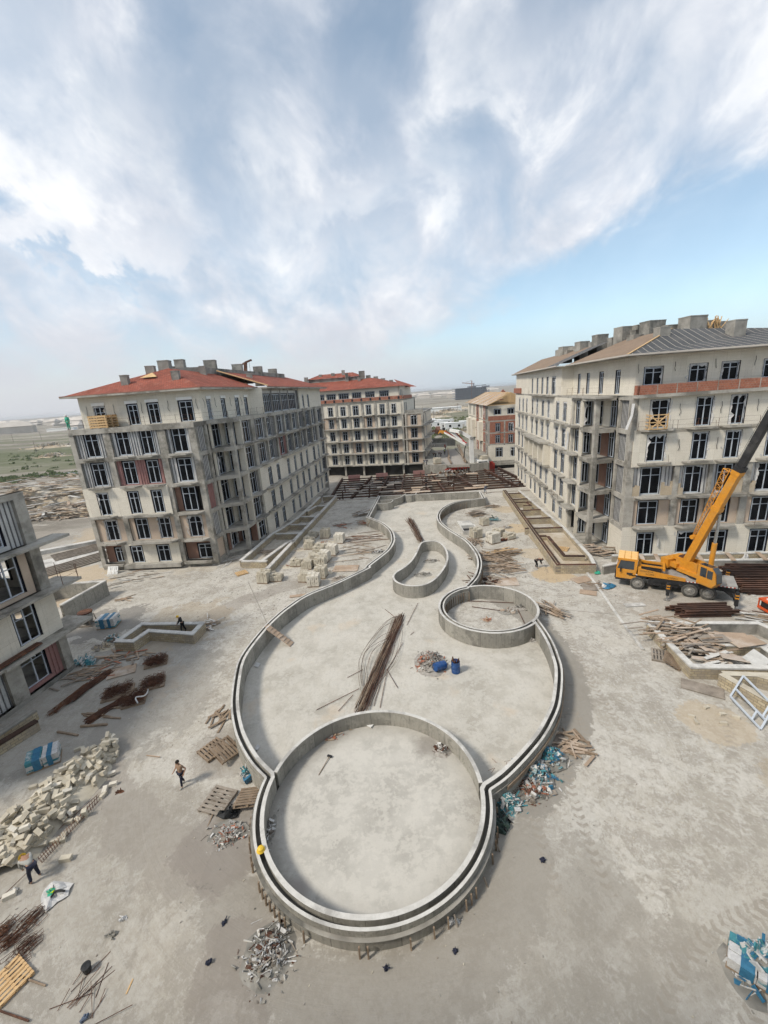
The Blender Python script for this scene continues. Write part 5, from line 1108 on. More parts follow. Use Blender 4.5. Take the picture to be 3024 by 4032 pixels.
# shrubs over the plain: one mass each
def shrubs(name,mat,n_,reg,label,smin,smax):
    rs=random.Random(11); t=MB(); k=0
    while k<n_:
        x,y=reg(rs); z=gz(x,y); s=rs.uniform(smin,smax); 
        for j in range(9):
            a=rs.uniform(0,6.3); r=s*rs.uniform(.1,1); h=s*rs.uniform(.3,.75)*(1.1-r/s*.6); px=x+math.cos(a)*r;py=y+math.sin(a)*r; q=s*rs.uniform(.22,.5)
            t.add([(px-q,py,z+h*.2),(px+q*.7,py-q*.5,z+h*.3),(px+rs.uniform(-q,q)*.5,py+q*.3,z+h),(px,py+q,z+h*.15)],[(0,1,2),(1,3,2),(3,0,2)])
        k+=1
    o=t.build(name,mat); tag(o,label,'shrubs',kind='stuff'); return o
def rA(rs):
    y=rs.uniform(185,330); return rs.uniform(y*.03,y*.30),y
shrubs('scrub','shrub',420,rA,'low dry scrub dotted over the sand between the far blocks',.8,3.)
def rB(rs):
    if rs.random()<.55: return -146+rs.gauss(0,9),163+rs.gauss(0,4)
    if rs.random()<.4: return -112+rs.gauss(0,7),168+rs.gauss(0,3)
    y=rs.uniform(170,300); return rs.uniform(-y*.86,-y*.56),y
shrubs('marsh_bushes','shrubd',330,rB,'ragged dark green marsh bushes on the left plain',.8,2.4)
wt=MB(); pts=[(-140,166),(-126,165),(-110,172),(-96,182),(-84,190),(-92,194),(-108,186),(-122,176),(-132,176)]; wt.add([(x,y,-2.25) for x,y in pts],[list(range(8))])
mw,nt,b=newmat('pond_water'); b.inputs['Base Color'].default_value=(.25,.28,.29,1); b.inputs['Roughness'].default_value=.08
o=wt.build('water',mw); tag(o,kind='structure')
# ------------------------------------------------------------------ yard goods
Z1=((0,2800),1.508); Q6=((800,2400),1.106)
def gp(o,s,x,y,z=0): return G(o[0]+x/s,o[1]+y/s,z)
# stone blocks on pallets
def block_pallet(seed,n_lay=4,rag=True):
    rs=random.Random(seed); r=thing('block_pallet','x','block pallet',(0,0,0))
    t=MB()
    for y in (-.48,0,.48): t.box(-.55,y-.05,0,.55,y+.05,.1)
    for k in range(6): x=-.55+k*.2; t.box(x,-.55,.1,x+.13,.55,.125)
    t.build('pallet','wood',r); t=MB(); z=.127
    for L_ in range(n_lay):
        for i in range(3):
            for j in range(6):
                if L_==n_lay-1 and rag and rs.random()<.3: continue
                e=.022; a,b=(i*.38-.57,j*.19-.57) if L_%2==0 else (j*.19-.57,i*.38-.57); w,d=(.38,.19) if L_%2==0 else (.19,.38)
                ox,oy=rs.uniform(-.012,.012),rs.uniform(-.012,.012)
                t.box(a+e+ox,b+e+oy,z,a+w-e+ox,b+d-e+oy,z+.2)
        z+=.203
    t.build('stone_blocks','block' if seed%3 else 'blockw',r); return r
BP=[block_pallet(s,n) for s,n in ((1,5),(2,4),(3,5),(4,3))]
used=[False]*4
def place_bp(k,p,rz_,lb,grp,sc_=1.):
    if not used[k]: o=BP[k]; used[k]=True; o.location=p; o.rotation_euler=(0,0,rz_); o['label']=lb; o['group']=grp
    else: o=dup(BP[k],p,rz_,lb,grp)
    o.scale=(sc_,sc_,sc_); return o
spl=[(535,1225,0,'pallet of pale stone blocks at the front end of the planter wall'),(668,1205,3,'low half used block pallet right beside the front planter pallet'),(978,1212,1,'block pallet behind and left of the foremost one of the group'),(1072,1262,2,'foremost full block pallet, nearest the curving pool wall'),(1150,1175,0,'block pallet right behind the foremost pallet'),(880,1045,3,'leftmost ragged block pallet of the middle rows'),(1003,1075,1,'block pallet just right of the leftmost ragged one'),(1145,1062,0,'block pallet in the middle of the near rows'),(1065,1008,1,'block pallet in the second row between two others'),(1188,998,2,'square full block pallet in the second row, right side'),(1272,925,2,'rightmost tall block pallet of the middle rows'),(1118,905,3,'low block pallet in the third row'),(1145,872,3,'low ragged block pallet behind the third row'),(1020,860,1,'block pallet with a gap in it beside the planter wall'),(1018,795,3,'low block pallet near the middle of the planter wall'),(1065,735,3,'farthest low block pallet next to the planter wall'),(1195,742,0,'tall block pallet standing alone near the planter middle'),(1350,797,2,'lone full block pallet out to the right towards the pool neck')]
for x,y,k,lb in spl: place_bp(k,G(850+x/2.765,1850+(y-8)/2.765),R_(-9)+rnd(-.12,.12),lb,'block pallets left of the pool',1.18)
spr=[(1190,494,0,1.2,'wide block pallet just right of the dark shaft'),(1330,535,2,1.25,'biggest white block pallet right of the pool neck'),(1462,503,3,1.1,'low block pallet farthest right by the planter'),(1375,480,1,1.1,'block pallet right behind the biggest one'),(1258,392,0,1.,'farthest block pallet behind the dark shaft')]
for x,y,k,s_,lb in spr: place_bp(k,G(1300+x/2.07375,1880+(y-4)/2.07375),R_(20)+rnd(-.1,.1),lb,'block pallets right of the pool',s_)
# single blocks: the long heap
bl=MB(); bl.box(-.21,-.1,-.1,.21,.1,.1); protoB=bl.build('stone_block','block',None,V((0,0,0))); bl=MB(); bl.box(-.2,-.095,-.095,.2,.095,.095); protoC=bl.build('stone_block','blockw',None,V((0,0,0)))
bd=[protoB.data,protoC.data]; bpy.data.objects.remove(protoB); bpy.data.objects.remove(protoC)
heapc=[(0,980,150),(60,850,170),(150,720,175),(260,600,165),(380,500,160),(470,410,150),(540,320,130),(620,260,100),(700,225,60)]
rs=random.Random(21); nb_=0
cw_=[G(0+x/1.508,2800+y/1.508) for x,y,_ in heapc]; hw_=[]
for (x,y,w_) in heapc:
    p=G((x-w_*.55)/1.508,2800+(y-w_*.62)/1.508); q=G((x+w_*.55)/1.508,2800+(y+w_*.62)/1.508); hw_.append((p-q).length/2)
placed=[]
for k in range(285):
    f=rs.uniform(0,len(cw_)-1.001); f=f if rs.random()<.5 else rs.uniform(0,5.5); i=int(f); p=cw_[i].lerp(cw_[i+1],f-i); t_=(cw_[i+1]-cw_[i]).normalized(); nrm=V((-t_.y,t_.x,0)); hw=hw_[i]*(1-(f-i))+hw_[i+1]*(f-i)
    s_=rs.gauss(0,.5); s_=max(-1.2,min(1.2,s_)); q=p+nrm*s_*hw
    top=max(0,(1-s_*s_))*min(.62,hw*.42); z=.1+top*rs.uniform(.35,1.)
    for (pq) in placed:
        if (pq-V((q.x,q.y,pq.z))).length<.2 and abs(pq.z-z)<.15: z=pq.z+.17
    o=bpy.data.objects.new('stone_block',bd[0 if rs.random()<.8 else 1]); C.objects.link(o); o.location=(q.x,q.y,z); placed.append(V((q.x,q.y,z)))
    tl=.5 if top>.1 else .08; o.rotation_euler=(rs.uniform(-tl,tl),rs.uniform(-tl,tl),rs.uniform(0,3.14)); s=rs.uniform(.85,1.1); o.scale=(s,s,s)
    tag(o,'pale sawn stone block lying in the long tumbled heap on the left','stone block','blocks of the long tumbled heap')
# a core of rubble under the blocks
t=MB(); hv=[]
for i,p in enumerate(cw_):
    t_=(cw_[min(i+1,len(cw_)-1)]-cw_[max(i-1,0)]).normalized(); nrm=V((-t_.y,t_.x,0))
    for s_ in (-1,-.6,-.2,.2,.6,1): hv.append(p+nrm*s_*hw_[i]*.85+V((0,0,max(0,(1-s_*s_))*min(.5,hw_[i]*.36)+.01)))
t.add(hv,[(i*6+j,i*6+j+1,(i+1)*6+j+1,(i+1)*6+j) for i in range(len(cw_)-1) for j in range(5)]); tag(t.build('block_debris','block'),'crumbled stone waste beneath the long tumbled block heap','rubble',kind='stuff')
for k,(x,y,lb) in enumerate(((395,885,'single stone block lying apart right of the bending worker'),(625,478,'single stone block just off the right flank of the heap'),(510,625,'stone block tipped on end right of the heap'),(60,1105,'single block beside white scraps at the left edge'),(380,760,'broken stone block beyond the reinforcing ladder'),(1058+0,0,''))):
    if not lb: continue
    p=gp(*Z1,x,y); o=bpy.data.objects.new('stone_block',bd[k%2]); C.objects.link(o); o.location=p+V((0,0,.1 if k!=2 else .2)); o.rotation_euler=(0,0 if k!=2 else 1.4,rnd(0,3)); o.scale=(1.15,)*3; tag(o,lb,'stone block')
for k,(x,y,lb) in enumerate(((402,862,'biggest loose yellowish block in the sandy patch below the window frame'),(435,900,'loose block just below right of the biggest one on the sandy patch'),(510,798,'small round edged stone lump above the loose blocks'),(632,912,'loose block at the sandy patch right end'),(625,845,'loose block in the small scatter at the limestone planter corner'),(722,868,'last loose block beside the planter wall scatter'))):
    p=G(2500+x/1.817,2350+y/1.817); o=bpy.data.objects.new('stone_block',bd[0]); C.objects.link(o); o.location=p+V((0,0,.07)); o.rotation_euler=(.1,.1,rnd(0,3)); o.scale=(.8+.1*(k%2),.8,.8); tag(o,lb,'stone block')
# pallets
def pallet(name='pallet',mat='wood'):
    t=MB()
    for y in (-.5,0,.5): t.box(-.6,y-.045,.02,.6,y+.045,.12)
    for k in range(7): x=-.6+k*.18; t.box(x,-.55,.12,x+.11,.55,.142)
    for k in range(3): x=-.58+k*.53; t.box(x,-.55,0,x+.1,.55,.02)
    return t.build(name,mat,None,V((0,0,0)))
pm={}
def put_pallet(p,rot,lb,mat='wood',sc_=1.,grp=None):
    if mat not in pm: o=pallet('pallet',mat); pm[mat]=o.data
    else: o=bpy.data.objects.new('pallet',pm[mat]); C.objects.link(o)
    o.location=p; o.rotation_euler=rot; o.scale=(sc_,)*3; tag(o,lb,'pallet',grp); return o
put_pallet(gp(*Z1,1265,235,.02),(0,.0,.9),'old pallet lying flat under the leaning one left of the pool','wood',1.15)
put_pallet(gp(*Z1,1335,235,.35),(.35,.25,1.05),'old pallet leaning on the left pool rim on top of another','wood',1.25)
put_pallet(gp(*Z1,1298,540),(0,0,1.25),'grey pallet lying flat left of the front pool ring','woodg',1.25)
put_pallet(gp(*Z1,1492,520,.1),(0,.35,1.62),'pallet propped against the left rim of the front ring','wood',1.3)
put_pallet(gp(*Z1,60,1610),(0,0,-.5),'fresh yellow pallet at the lower left picture edge','woodl',1.0)
put_pallet(gp((850,1850),2.765,282,1130),(0,0,.6),'pale pallet lying at the front end of the long left planter','woodl',1.1)
put_pallet(gp((1900,1850),2.765,870,865,.32),(0,0,-.6),'slatted pallet inside the long right planter','woodl',1.1)
put_pallet(gp((2500,2350),1.817,195,430,.1),(.15,0,-.5),'grey weathered pallet leaning on the scrap filled basin wall','woodg',1.15); put_pallet(gp((2500,2350),1.817,262,462,.25),(.5,0,.9),'second pallet tipped against the first at the basin wall','wood',1.05)
put_pallet(gp((220,1500),2.765,625,2070,.3),(1.05,0,-.06),'white pallet leaning on the plinth of the red roofed block','white',1.1)
pp=FA.pt(4.2,FL[5]+.03,-.9)
for k in range(5): put_pallet(pp+V((0,0,k*.3)),(0,0,R_(-4)),'one of five fresh pallets stacked on the top terrace','woodl',1.9,'pallets stacked on the top terrace')
# generic heaps
def heap(name,c,rx,ry,h,n_,mats,label,cat,smin=.06,smax=.25,flatn=.4,rot=0.,seed=None,kind=None):
    rs=random.Random(seed if seed is not None else int(abs(c[0]*31+c[1]*17))); t=MB(); ca,sa=math.cos(rot),math.sin(rot)
    for k in range(n_):
        a=rs.uniform(0,6.283); r=abs(rs.gauss(0,.5)); r=min(r,1.25); dx=math.cos(a)*r*rx; dy=math.sin(a)*r*ry
        x=c[0]+dx*ca-dy*sa; y=c[1]+dx*sa+dy*ca; z=c[2]+h*max(0,1-r*r)*rs.uniform(.3,1)
        s=rs.uniform(smin,smax); T=Matrix.Translation(V((x,y,z)))@Matrix.Rotation(rs.uniform(0,3.1),4,V((rs.gauss(0,1),rs.gauss(0,1),rs.gauss(0,1)+.01)).normalized())
        t.cur=rs.randrange(len(mats)); a_,b_,c_=s,s*rs.uniform(.4,1),s*rs.uniform(.1,flatn)
        if rs.random()<.35: t.box(-a_,-b_*.7,-c_,a_,b_*.7,c_,T)
        elif rs.random()<.45: t.box(-a_*1.8,-b_*.22,-c_*.5,a_*1.8,b_*.22,c_*.5,T)
        else:
            pts=[V((rs.uniform(-1,1)*a_,rs.uniform(-1,1)*b_,rs.uniform(-1,1)*c_)) for _ in range(5)]; t.add([T@p for p in pts],[(0,1,2),(0,2,3),(0,3,4),(1,2,4),(2,3,4),(0,1,4)])
    t.cur=min(1,len(mats)-1) if mats[0] in('sheet','teal','white','brickc','concl') else 0
    if mats[0] in('sheet','teal','white','brickc','concl'): mats=list(mats)+['conc']; t.cur=len(mats)-1
    # low mound so the pieces rest on something
    N=14; mv=[V((c[0],c[1],c[2]+h*.55))]; 
    for ring,(rr,hh) in enumerate(((.4,.4),(.8,.12),(1.05,-.02))):
        for k in range(N):
            a=6.283*k/N; q=rr*rs.uniform(.85,1.1); dx=math.cos(a)*q*rx;dy=math.sin(a)*q*ry; mv.append(V((c[0]+dx*ca-dy*sa,c[1]+dx*sa+dy*ca,c[2]+h*hh)))
    t.add(mv,[(0,1+k,1+(k+1)%N) for k in range(N)]+[(1+r*N+k,1+(r+1)*N+k,1+(r+1)*N+(k+1)%N,1+r*N+(k+1)%N) for r in range(2) for k in range(N)])
    return tag(t.build(name,mats),label,cat,kind=kind)
def planks(name,c,r,n_,ln,mats,label,cat,dirn=0.,spread=.5,h=.25,w_=.12,th=.03,seed=None,el=1.):
    rs=random.Random(seed if seed is not None else int(abs(c[0]*37+c[1]*13))); t=MB(); ca,sa=math.cos(dirn),math.sin(dirn)
    for k in range(n_):
        a=dirn+rs.gauss(0,spread); L_=rs.uniform(*ln); dx=rs.gauss(0,.45)*r*el; dy=rs.gauss(0,.45)*r; x=c[0]+dx*ca-dy*sa; y=c[1]+dx*sa+dy*ca
        z=c[2]+.03+h*k/n_*rs.uniform(.3,1); dz=rs.uniform(-.04,.04)*L_*(.3 if h<.3 else 1.2); t.cur=rs.randrange(len(mats)); d=V((math.cos(a)*L_/2,math.sin(a)*L_/2,dz)); t.bar(V((x,y,z+abs(dz)))-d,V((x,y,z+abs(dz)))+d,w_*rs.uniform(.6,1.4),th*rs.uniform(.8,1.6))
    return tag(t.build(name,mats),label,cat)
WD=['wood','woodg','ply']
P1g=lambda x,y,z=0:gp(*P1,x,y,z)
P5g=lambda x,y,z=0:gp((850,1850),2.765,x,y,z); P6g=lambda x,y,z=0:gp((1900,1850),2.765,x,y,z); P8g=lambda x,y,z=0:gp((2350,1900),2.4614,x,y,z); A4g=lambda x,y,z=0:gp((0,1900),1.843,x,y,z); Qg=lambda x,y,z=0:gp(*Q6,x,y,z); RG=lambda x,y,z=0:gp((2500,2350),1.817,x,y,z)
heap('rubble_heap',Qg(992,235,.04),1.25,1.5,.75,800,['rubble','conc','rubble','concl','woodg','rubble','brickc'],'round heap of grey rubble and brick scraps beside two blue drums','rubble',.03,.14)
heap('rubble_heap',gp(*P1,820,683,.04),.9,.6,.12,60,['conc','woodg','concd'],'small dark rubble patch in the far half of the kidney ring','rubble',.05,.15); heap('rubble_heap',gp(*P1,755,797,.04),1.,.7,.2,90,['conc','rubble','concd'],'small dark rubble patch in the near half of the kidney ring','rubble',.05,.15)
heap('rubble_heap',gp((940,2750),1.508,1210,310,.42),.55,.5,.35,110,['rubble','concd','rust','white'],'small mixed rubble heap inside the front ring at its upper right','rubble',.03,.12)
heap('debris_row',gp((940,2750),1.508,560,225,.42),1.5,.3,.12,70,['brickc','sheet','ply','wood'],'row of brick scraps and torn bags inside the front ring along its back wall','debris',.04,.16,rot=.42)
heap('debris_row',gp((940,2750),1.508,190,790,.42),.22,.9,.15,50,['conc','woodg','sheet'],'grey scraps inside the front ring along its left wall','debris',.04,.15)
heap('debris_heap',gp(*Z1,1600,1440),1.0,1.05,.35,620,['sheet','concl','woodg','conc','sheet','rust'],'pale heap of torn straps and scraps below the front ring','debris',.03,.13,.15)
heap('debris_heap',gp(*Z1,1350,745),1.0,.85,.25,330,['sheet','concl','woodg','concl','brickc'],'white strap and plaster scraps left of the front ring beside a black tarpaulin','debris',.03,.12,.15)
heap('bag_heap',gp(*Z1,1475,385,.1),.42,.42,.45,70,['teal','sheet','teal','bluew'],'small heap of teal sacks at the left ring junction','sacks',.1,.24,.3)
heap('bag_heap',gp((850,2400),1.106,1465-50/1.106*0-0,640),.1,.1,.1,4,['teal'],'x','sacks') if False else None
B4=lambda x,y,z=0:gp(*P4,x,y,z)
heap('bag_heap',B4(930,1730,.1),.9,.8,.5,300,['teal','sheet','teal','conc','bluew'],'uppermost teal and white sack heap outside the right pool wall','sacks',.05,.19,.3)
heap('bag_heap',B4(740,1930,.1),1.0,1.1,.55,480,['teal','sheet','concl','teal','conc','bluew'],'middle long heap of blue and teal sacks outside the right pool wall','sacks',.05,.19,.3,rot=.8)
heap('debris_heap',B4(720,2110),1.1,.9,.3,220,['brickc','sheet','woodg','rust','concl'],'brownish scrap and paper heap between the sack heaps by the ring junction','debris',.04,.2)
heap('bag_heap',Qg(1325,850,.05),.75,.75,.6,380,['teal','sheet','concl','teal'],'round heap of teal sacks at the right ring junction','sacks',.05,.17,.35)
heap('tarp_heap',Qg(1290,935),.55,.6,.35,40,['green','green','tarp'],'dark green tarpaulin bundle below the round sack heap','tarpaulin',.15,.4,.4)
rb_=MB(); rs=random.Random(4); c=B4(560,2020,.1)
for k in range(130): a=rs.uniform(0,6.3); q=c+V((rs.gauss(0,.6),rs.gauss(0,.45),rs.uniform(0,.35))); rb_.cyl(q,q+V((math.cos(a)*.35,math.sin(a)*.35,rs.uniform(-.1,.1))),.012,3)
tag(rb_.build('wire_tangle','rust'),'dark rusty wire tangle between the sacks and the right pool wall','wire')
# planks and boards
for k,(x,y,r_,lb) in enumerate(((1060,525,.9,'small board and plaster scraps on the small ring floor'),(790,640,.35,'pink board scrap near the middle of the small ring floor'),(1230,470,.9,'crumbs along the right inner wall of the small ring'))): heap('debris_patch',gp(*T8,x,y,.04),r_,r_*.6,.12,50,[['concl','ply','woodg'],['ply','brickc'],['rubble','conc']][k],lb,'debris',.05,.2,seed=600+k)
for k,(a,b,lb) in enumerate((((590,460),(960,510),'long thin bent bar on the small ring floor'),((520,385),(1150,410),'straight lath along the back of the small ring floor'),((1190,495),(1280,680),'thin bar near the right side of the small ring floor'))): t=MB(); t.cyl(gp(*T8,*a,.08),gp(*T8,*b,.08),.03,4); tag(t.build('bar','rust'),lb,'bar')
planks('board_pile',B4(1190,1560),1.,26,(.7,1.8),['wood','ply'],'scatter of reddish boards outside the right pool wall above the sacks','boards',-.3,.7)
planks('board_pile',gp(*T8,1580,520),1.2,34,(1.,2.6),['wood','woodg','ply'],'pile of long boards against the right side of the small ring','boards',1.9,.4,.5)
planks('board_pile',P1g(1330,660),1.8,60,(1.6,3.2),['wood','ply','woodg'],'fan of red brown boards right of the pool neck, nearer the curb','boards',2.5,.35,.4)
planks('board_pile',P1g(1420,630),1.2,40,(1.6,2.6),['wood','woodl','wood'],'tight stack of boards behind the fan of boards','boards',.2,.15,.6)
planks('board_pile',P1g(1400,750),1.7,40,(1.4,3.),['wood','ply','woodg'],'lower scattered board pile below the fan of boards','boards',-.2,.3,.3)
planks('board_pile',P1g(1250,850),1.6,46,(1.,2.4),['wood','woodg','rust'],'broken boards between the pool bend and the small ring','boards',2.8,.7,.35)
planks('board_pile',P1g(1195,305),1.3,36,(1.2,2.2),['wood','woodg'],'dark board stack behind the shaft at the pool neck','boards',0.1,.25,.8)
planks('board_pile',P1g(1310,238),1.6,24,(1.,2.2),['woodg','wood'],'far boards near the back corner of the pool','boards',.1,.4,.3)
planks('board_pile',P1g(1320,345),1.,30,(.7,1.6),['green','woodg','teal'],'dark scrap bundle with green sheet right of the dark board stack','boards',.3,.6,.5)
planks('board_pile',P1g(1170,535),1.,30,(1.,2.),['wood','woodg'],'boards leaning along the outer curb of the right pool bend','boards',2.3,.6,.4)
planks('board_pile',P1g(265,300),1.6,50,(1.2,2.6),['woodg','wood','concl'],'grey board heap outside the upper left pool corner','boards',.5,.4,.5)
planks('board_pile',P1g(280,375),1.1,24,(.8,1.6),['woodg','brickc','wood'],'small board heap beside the footbridge plank','boards',0,.6,.3)
planks('board_pile',P1g(85,392),1.1,24,(.6,1.6),['woodg','brickc'],'small flat scrap heap left of the upper left pool corner','boards',0,.5,.2)
planks('long_boards',P1g(260,500),3.4,16,(2.,6.),['wood','rust','ply'],'long thin reddish boards lying left of the pool neck','boards',.12,.12,.1,.09)
planks('long_boards',P1g(230,600),3.,16,(1.,5.),['ply','woodg','wood'],'thin broken boards below the long reddish boards','boards',.2,.5,.1,.09)
planks('board_pile',A4g(1590,1700),.9,14,(.5,1.3),['wood'],'little reddish stick pile beside the left pool curb','boards',.9,.6,.15)
planks('board_pile',A4g(1500,1040),1.3,30,(.5,1.6),['ply','wood','concl'],'broken pinkish boards at the right end of the cranked planter','boards',-.4,.7,.3)
heap('rubble_heap',A4g(750,1200),1.1,.6,.3,90,['block','rubble','dirt'],'yellow rubble at the left corner of the cranked planter','rubble',.06,.2)
heap('bag_heap',A4g(830,1140,.1),.8,.4,.4,80,['teal','sheet','woodg'],'blue grey sack heap behind the cranked planter corner','sacks',.1,.25)
heap('bag_heap',A4g(625,1305,.05),.95,.5,.35,120,['teal','teal','sheet'],'teal sack heap at the far corner of the near left block','sacks',.1,.28)
planks('board_pile',A4g(880,1300),2.4,36,(.8,2.4),['woodg','ply','brickc','wood'],'scattered boards between the near left block and the cranked planter','boards',.3,.7,.15)
planks('board_pile',A4g(620,1390),2.,18,(.8,2.2),['woodg','wood'],'grey boards on the ground along the near left block','boards',.1,.3,.1)
planks('board_pile',A4g(880,860),1.,8,(.9,1.6),['ply','wood'],'crossed boards lying alone in front of the grey basin wall','boards',.3,.7,.1)
planks('scrap_fill',RG(270,250,.7),2.3,90,(.8,2.2),['wood','woodg','ply'],'tall heap of broken boards at the left end of the scrap filled basin','boards',-.1,.35,.6,.13)
planks('scrap_fill',RG(450,370,.45),2.4,70,(.8,2.4),['ply','woodg','wood','concl'],'jumbled boards in the middle of the scrap filled basin','boards',-.1,.6,.6,.22)
for k,(x,y,w_,l_,a,mt,lb) in enumerate(((690,290,1.3,2.4,-.2,'ply','large pink plywood sheet on the far half of the basin'),(790,320,1.2,2.2,.1,'ply','plywood sheet right of the large pink one'),(560,300,1.,2.,-.1,'woodg','grey sheet left of the large pink sheet in the basin'),(455,345,.35,1.6,1.7,'ply','narrow upright plywood strip on the scrap boards'),(870,450,1.1,1.7,.5,'concl','pale grey board tilted into the near basin corner'),(710,440,1.,1.5,-.5,'ply','curled brown sheet in the near basin compartment'))):
    p=RG(x,y,.93); t=MB(); t.box(-l_/2,-w_/2,0,l_/2,w_/2,.03,Matrix.Translation(p+V((0,0,.0+k*.01)))@Matrix.Rotation(a,4,'Z')@Matrix.Rotation(.0 if k<4 else (.35 if k==4 else -.2),4,'X')); tag(t.build('board',mt),lb,'board')
for (o_,x,y,w_,l_,a,mt,lb) in ((RG,480,660,1.1,2.3,-.62,'woodg','large dark plywood sheet flat on the ground below the basin'),(P1g,130,745,1.8,3.0,-.1,'ply','pink plywood sheet on the ground near the block pallets'),(P6g,1080,1200,1.3,1.9,.25,'ply','pale plywood sheet in front of the right planter'),(P6g,1190,1280,1.5,1.8,-.25,'woodg','brown sheet with scraps beside the blue film'),(P6g,1150,1340,1.,1.5,-.5,'ply','lowest plywood sheet beside the kerb line'),(P8g,365,1190,.6,1.8,0,'concl','thin pale board between crane and basin'),(gp.__get__(0) if False else P1g,1430,855,1.9,2.6,-.1,'ply','pink plywood sheet outside the back of the small ring'),(lambda x,y:gp((850,2200),2.07375,x,y),670,305,.55,1.7,.1,'ply','short reddish plank left of the pool curb'),(A4g,885,1375,1.3,2.,.4,'ply','brown panel in the boards beside the near left block')):
    p=o_(x,y); t=MB(); t.box(-l_/2,-w_/2,0,l_/2,w_/2,.04,Matrix.Translation(p+V((0,0,.04)))@Matrix.Rotation(a,4,'Z')); tag(t.build('plywood_sheet',mt),lb,'board')
planks('board_pile',P6g(1250,1270),1.3,22,(.6,1.4),['wood','woodg'],'broken boards in front of the mobile crane','boards',-.3,.6,.15)
planks('board_pile',P6g(1290,900,.1),1.8,44,(1.,2.2),['woodg','ply','wood'],'jumbled boards at the foot of the grey roofed block','boards',-.3,.5,.6,.2)
planks('board_pile',gp((850,1850),2.765,560,905,.1),1.4,20,(1.,2.),['woodg','wood'],'dark boards lying inside the near end of the left planter','boards',.2,.2,.2)
planks('board_pile',gp((850,1850),2.765,120,1020),2.,16,(1.,2.4),['woodg','concl'],'loose boards on the ground at the corner of the red roofed block','boards',.9,.4,.1)
planks('long_boards',gp((220,1500),2.765,900,2130),4,26,(.8,2.8),['woodg','concl','ply'],'thin boards strewn along the foot of the red roofed block','boards',0.,.35,.1)
for k in range(5): heap('debris_patch',P5g(*((780,1050),(900,870),(1200,790),(1240,1110),(1400,1180))[k]),1.3,.7,.1,60,['block','rubble','brickc','sheet'],('crumbs of broken block beside the outer planter wall, nearest part','crumbs and a bag beside the outer planter wall, middle part','crumbs of block behind the lone tall block pallet','pale crumbs right of the foremost pallets','crumbs beside the left curb near the pallets')[k],'debris',.04,.13)
for k,(f_,x,y,r_,lb) in enumerate(((P1g,400,610,1.2,'black and white plastic scraps inside the left pool bend'),(P1g,1440,410,.9,'concrete offcuts and shuttering right of the shaft'),(P1g,90,830,1.1,'scraps just outside the left curb below the plywood'),(P1g,1410,515,.6,'little rusty heap beside the biggest white block pallet'),(lambda x,y:gp(*P4,x,y),725,375,.35,'few stones in the corner where small ring and pool wall meet'))):
    p=f_(x,y); p.z=.04; heap('debris_patch',p,r_,r_*.6,.12,70,[['concl','black','sheet'],['conc','ply','concl'],['woodg','rubble'],['rust','brickc'],['rubble','concl']][k],lb,'debris',.05,.2)
# the tip of waste timber beyond the left block
for k,(x,y,rx,ry,h,n_,lb) in enumerate(((-87,108,20,9,8.,760,'big tangled heap of waste timber behind the left blocks, rear part'),(-66,90,11,5.,2.8,360,'lower spread of waste timber in front of the big timber heap'))):
    planks('timber_waste_heap',V((x,y,gz(x,y)-.2)),ry*1.1,n_,(2.,6.5),['woodg','wood','ply','concl','woodg'],lb,'timber heap',.1,.6,h,.45,.08,el=2.0)
    t=MB(); N=20; mv=[V((x,y,gz(x,y)+h*.7))]+[V((x+math.cos(6.283*i/N)*rx*1.1*q,y+math.sin(6.283*i/N)*ry*q,gz(x,y)+z)) for q,z in ((.5,h*.5),(1.,-.3)) for i in range(N)]
    t.add(mv,[(0,1+i,1+(i+1)%N) for i in range(N)]+[(1+i,1+N+i,1+N+(i+1)%N,1+(i+1)%N) for i in range(N)]); tag(t.build('timber_mound','dirt'),('mound of earth and timber under the big waste heap','low mound under the front timber waste')[k],'mound')
for k,(a,b) in enumerate((((-50,60),(-37,72)),((-47,54),(-40,62)))):
    t=MB(); 
    for j in range(6): t.bar((a[0]+j*.5,a[1]-j*.5,.1),(b[0]+j*.5-.5,b[1]-j*.6,.15),.25,.12)
    tag(t.build('long_boards','woodg'),('longest grey boards laid on the soil left of the red roofed block','shorter grey boards laid nearer the near left block')[k],'boards')
t=MB(); t.bar((-60,57,.25),(-38.5,69,.25),1.,.7); tag(t.build('low_wall','concl'),'low pale kerb wall running behind the left blocks','wall')
t=MB(); t.add([(-60,46,.02),(-38,62,.02),(-37.5,66,.02),(-60,52,.02)],[(0,1,2,3)]); o=t.build('road','concl'); tag(o,kind='structure')
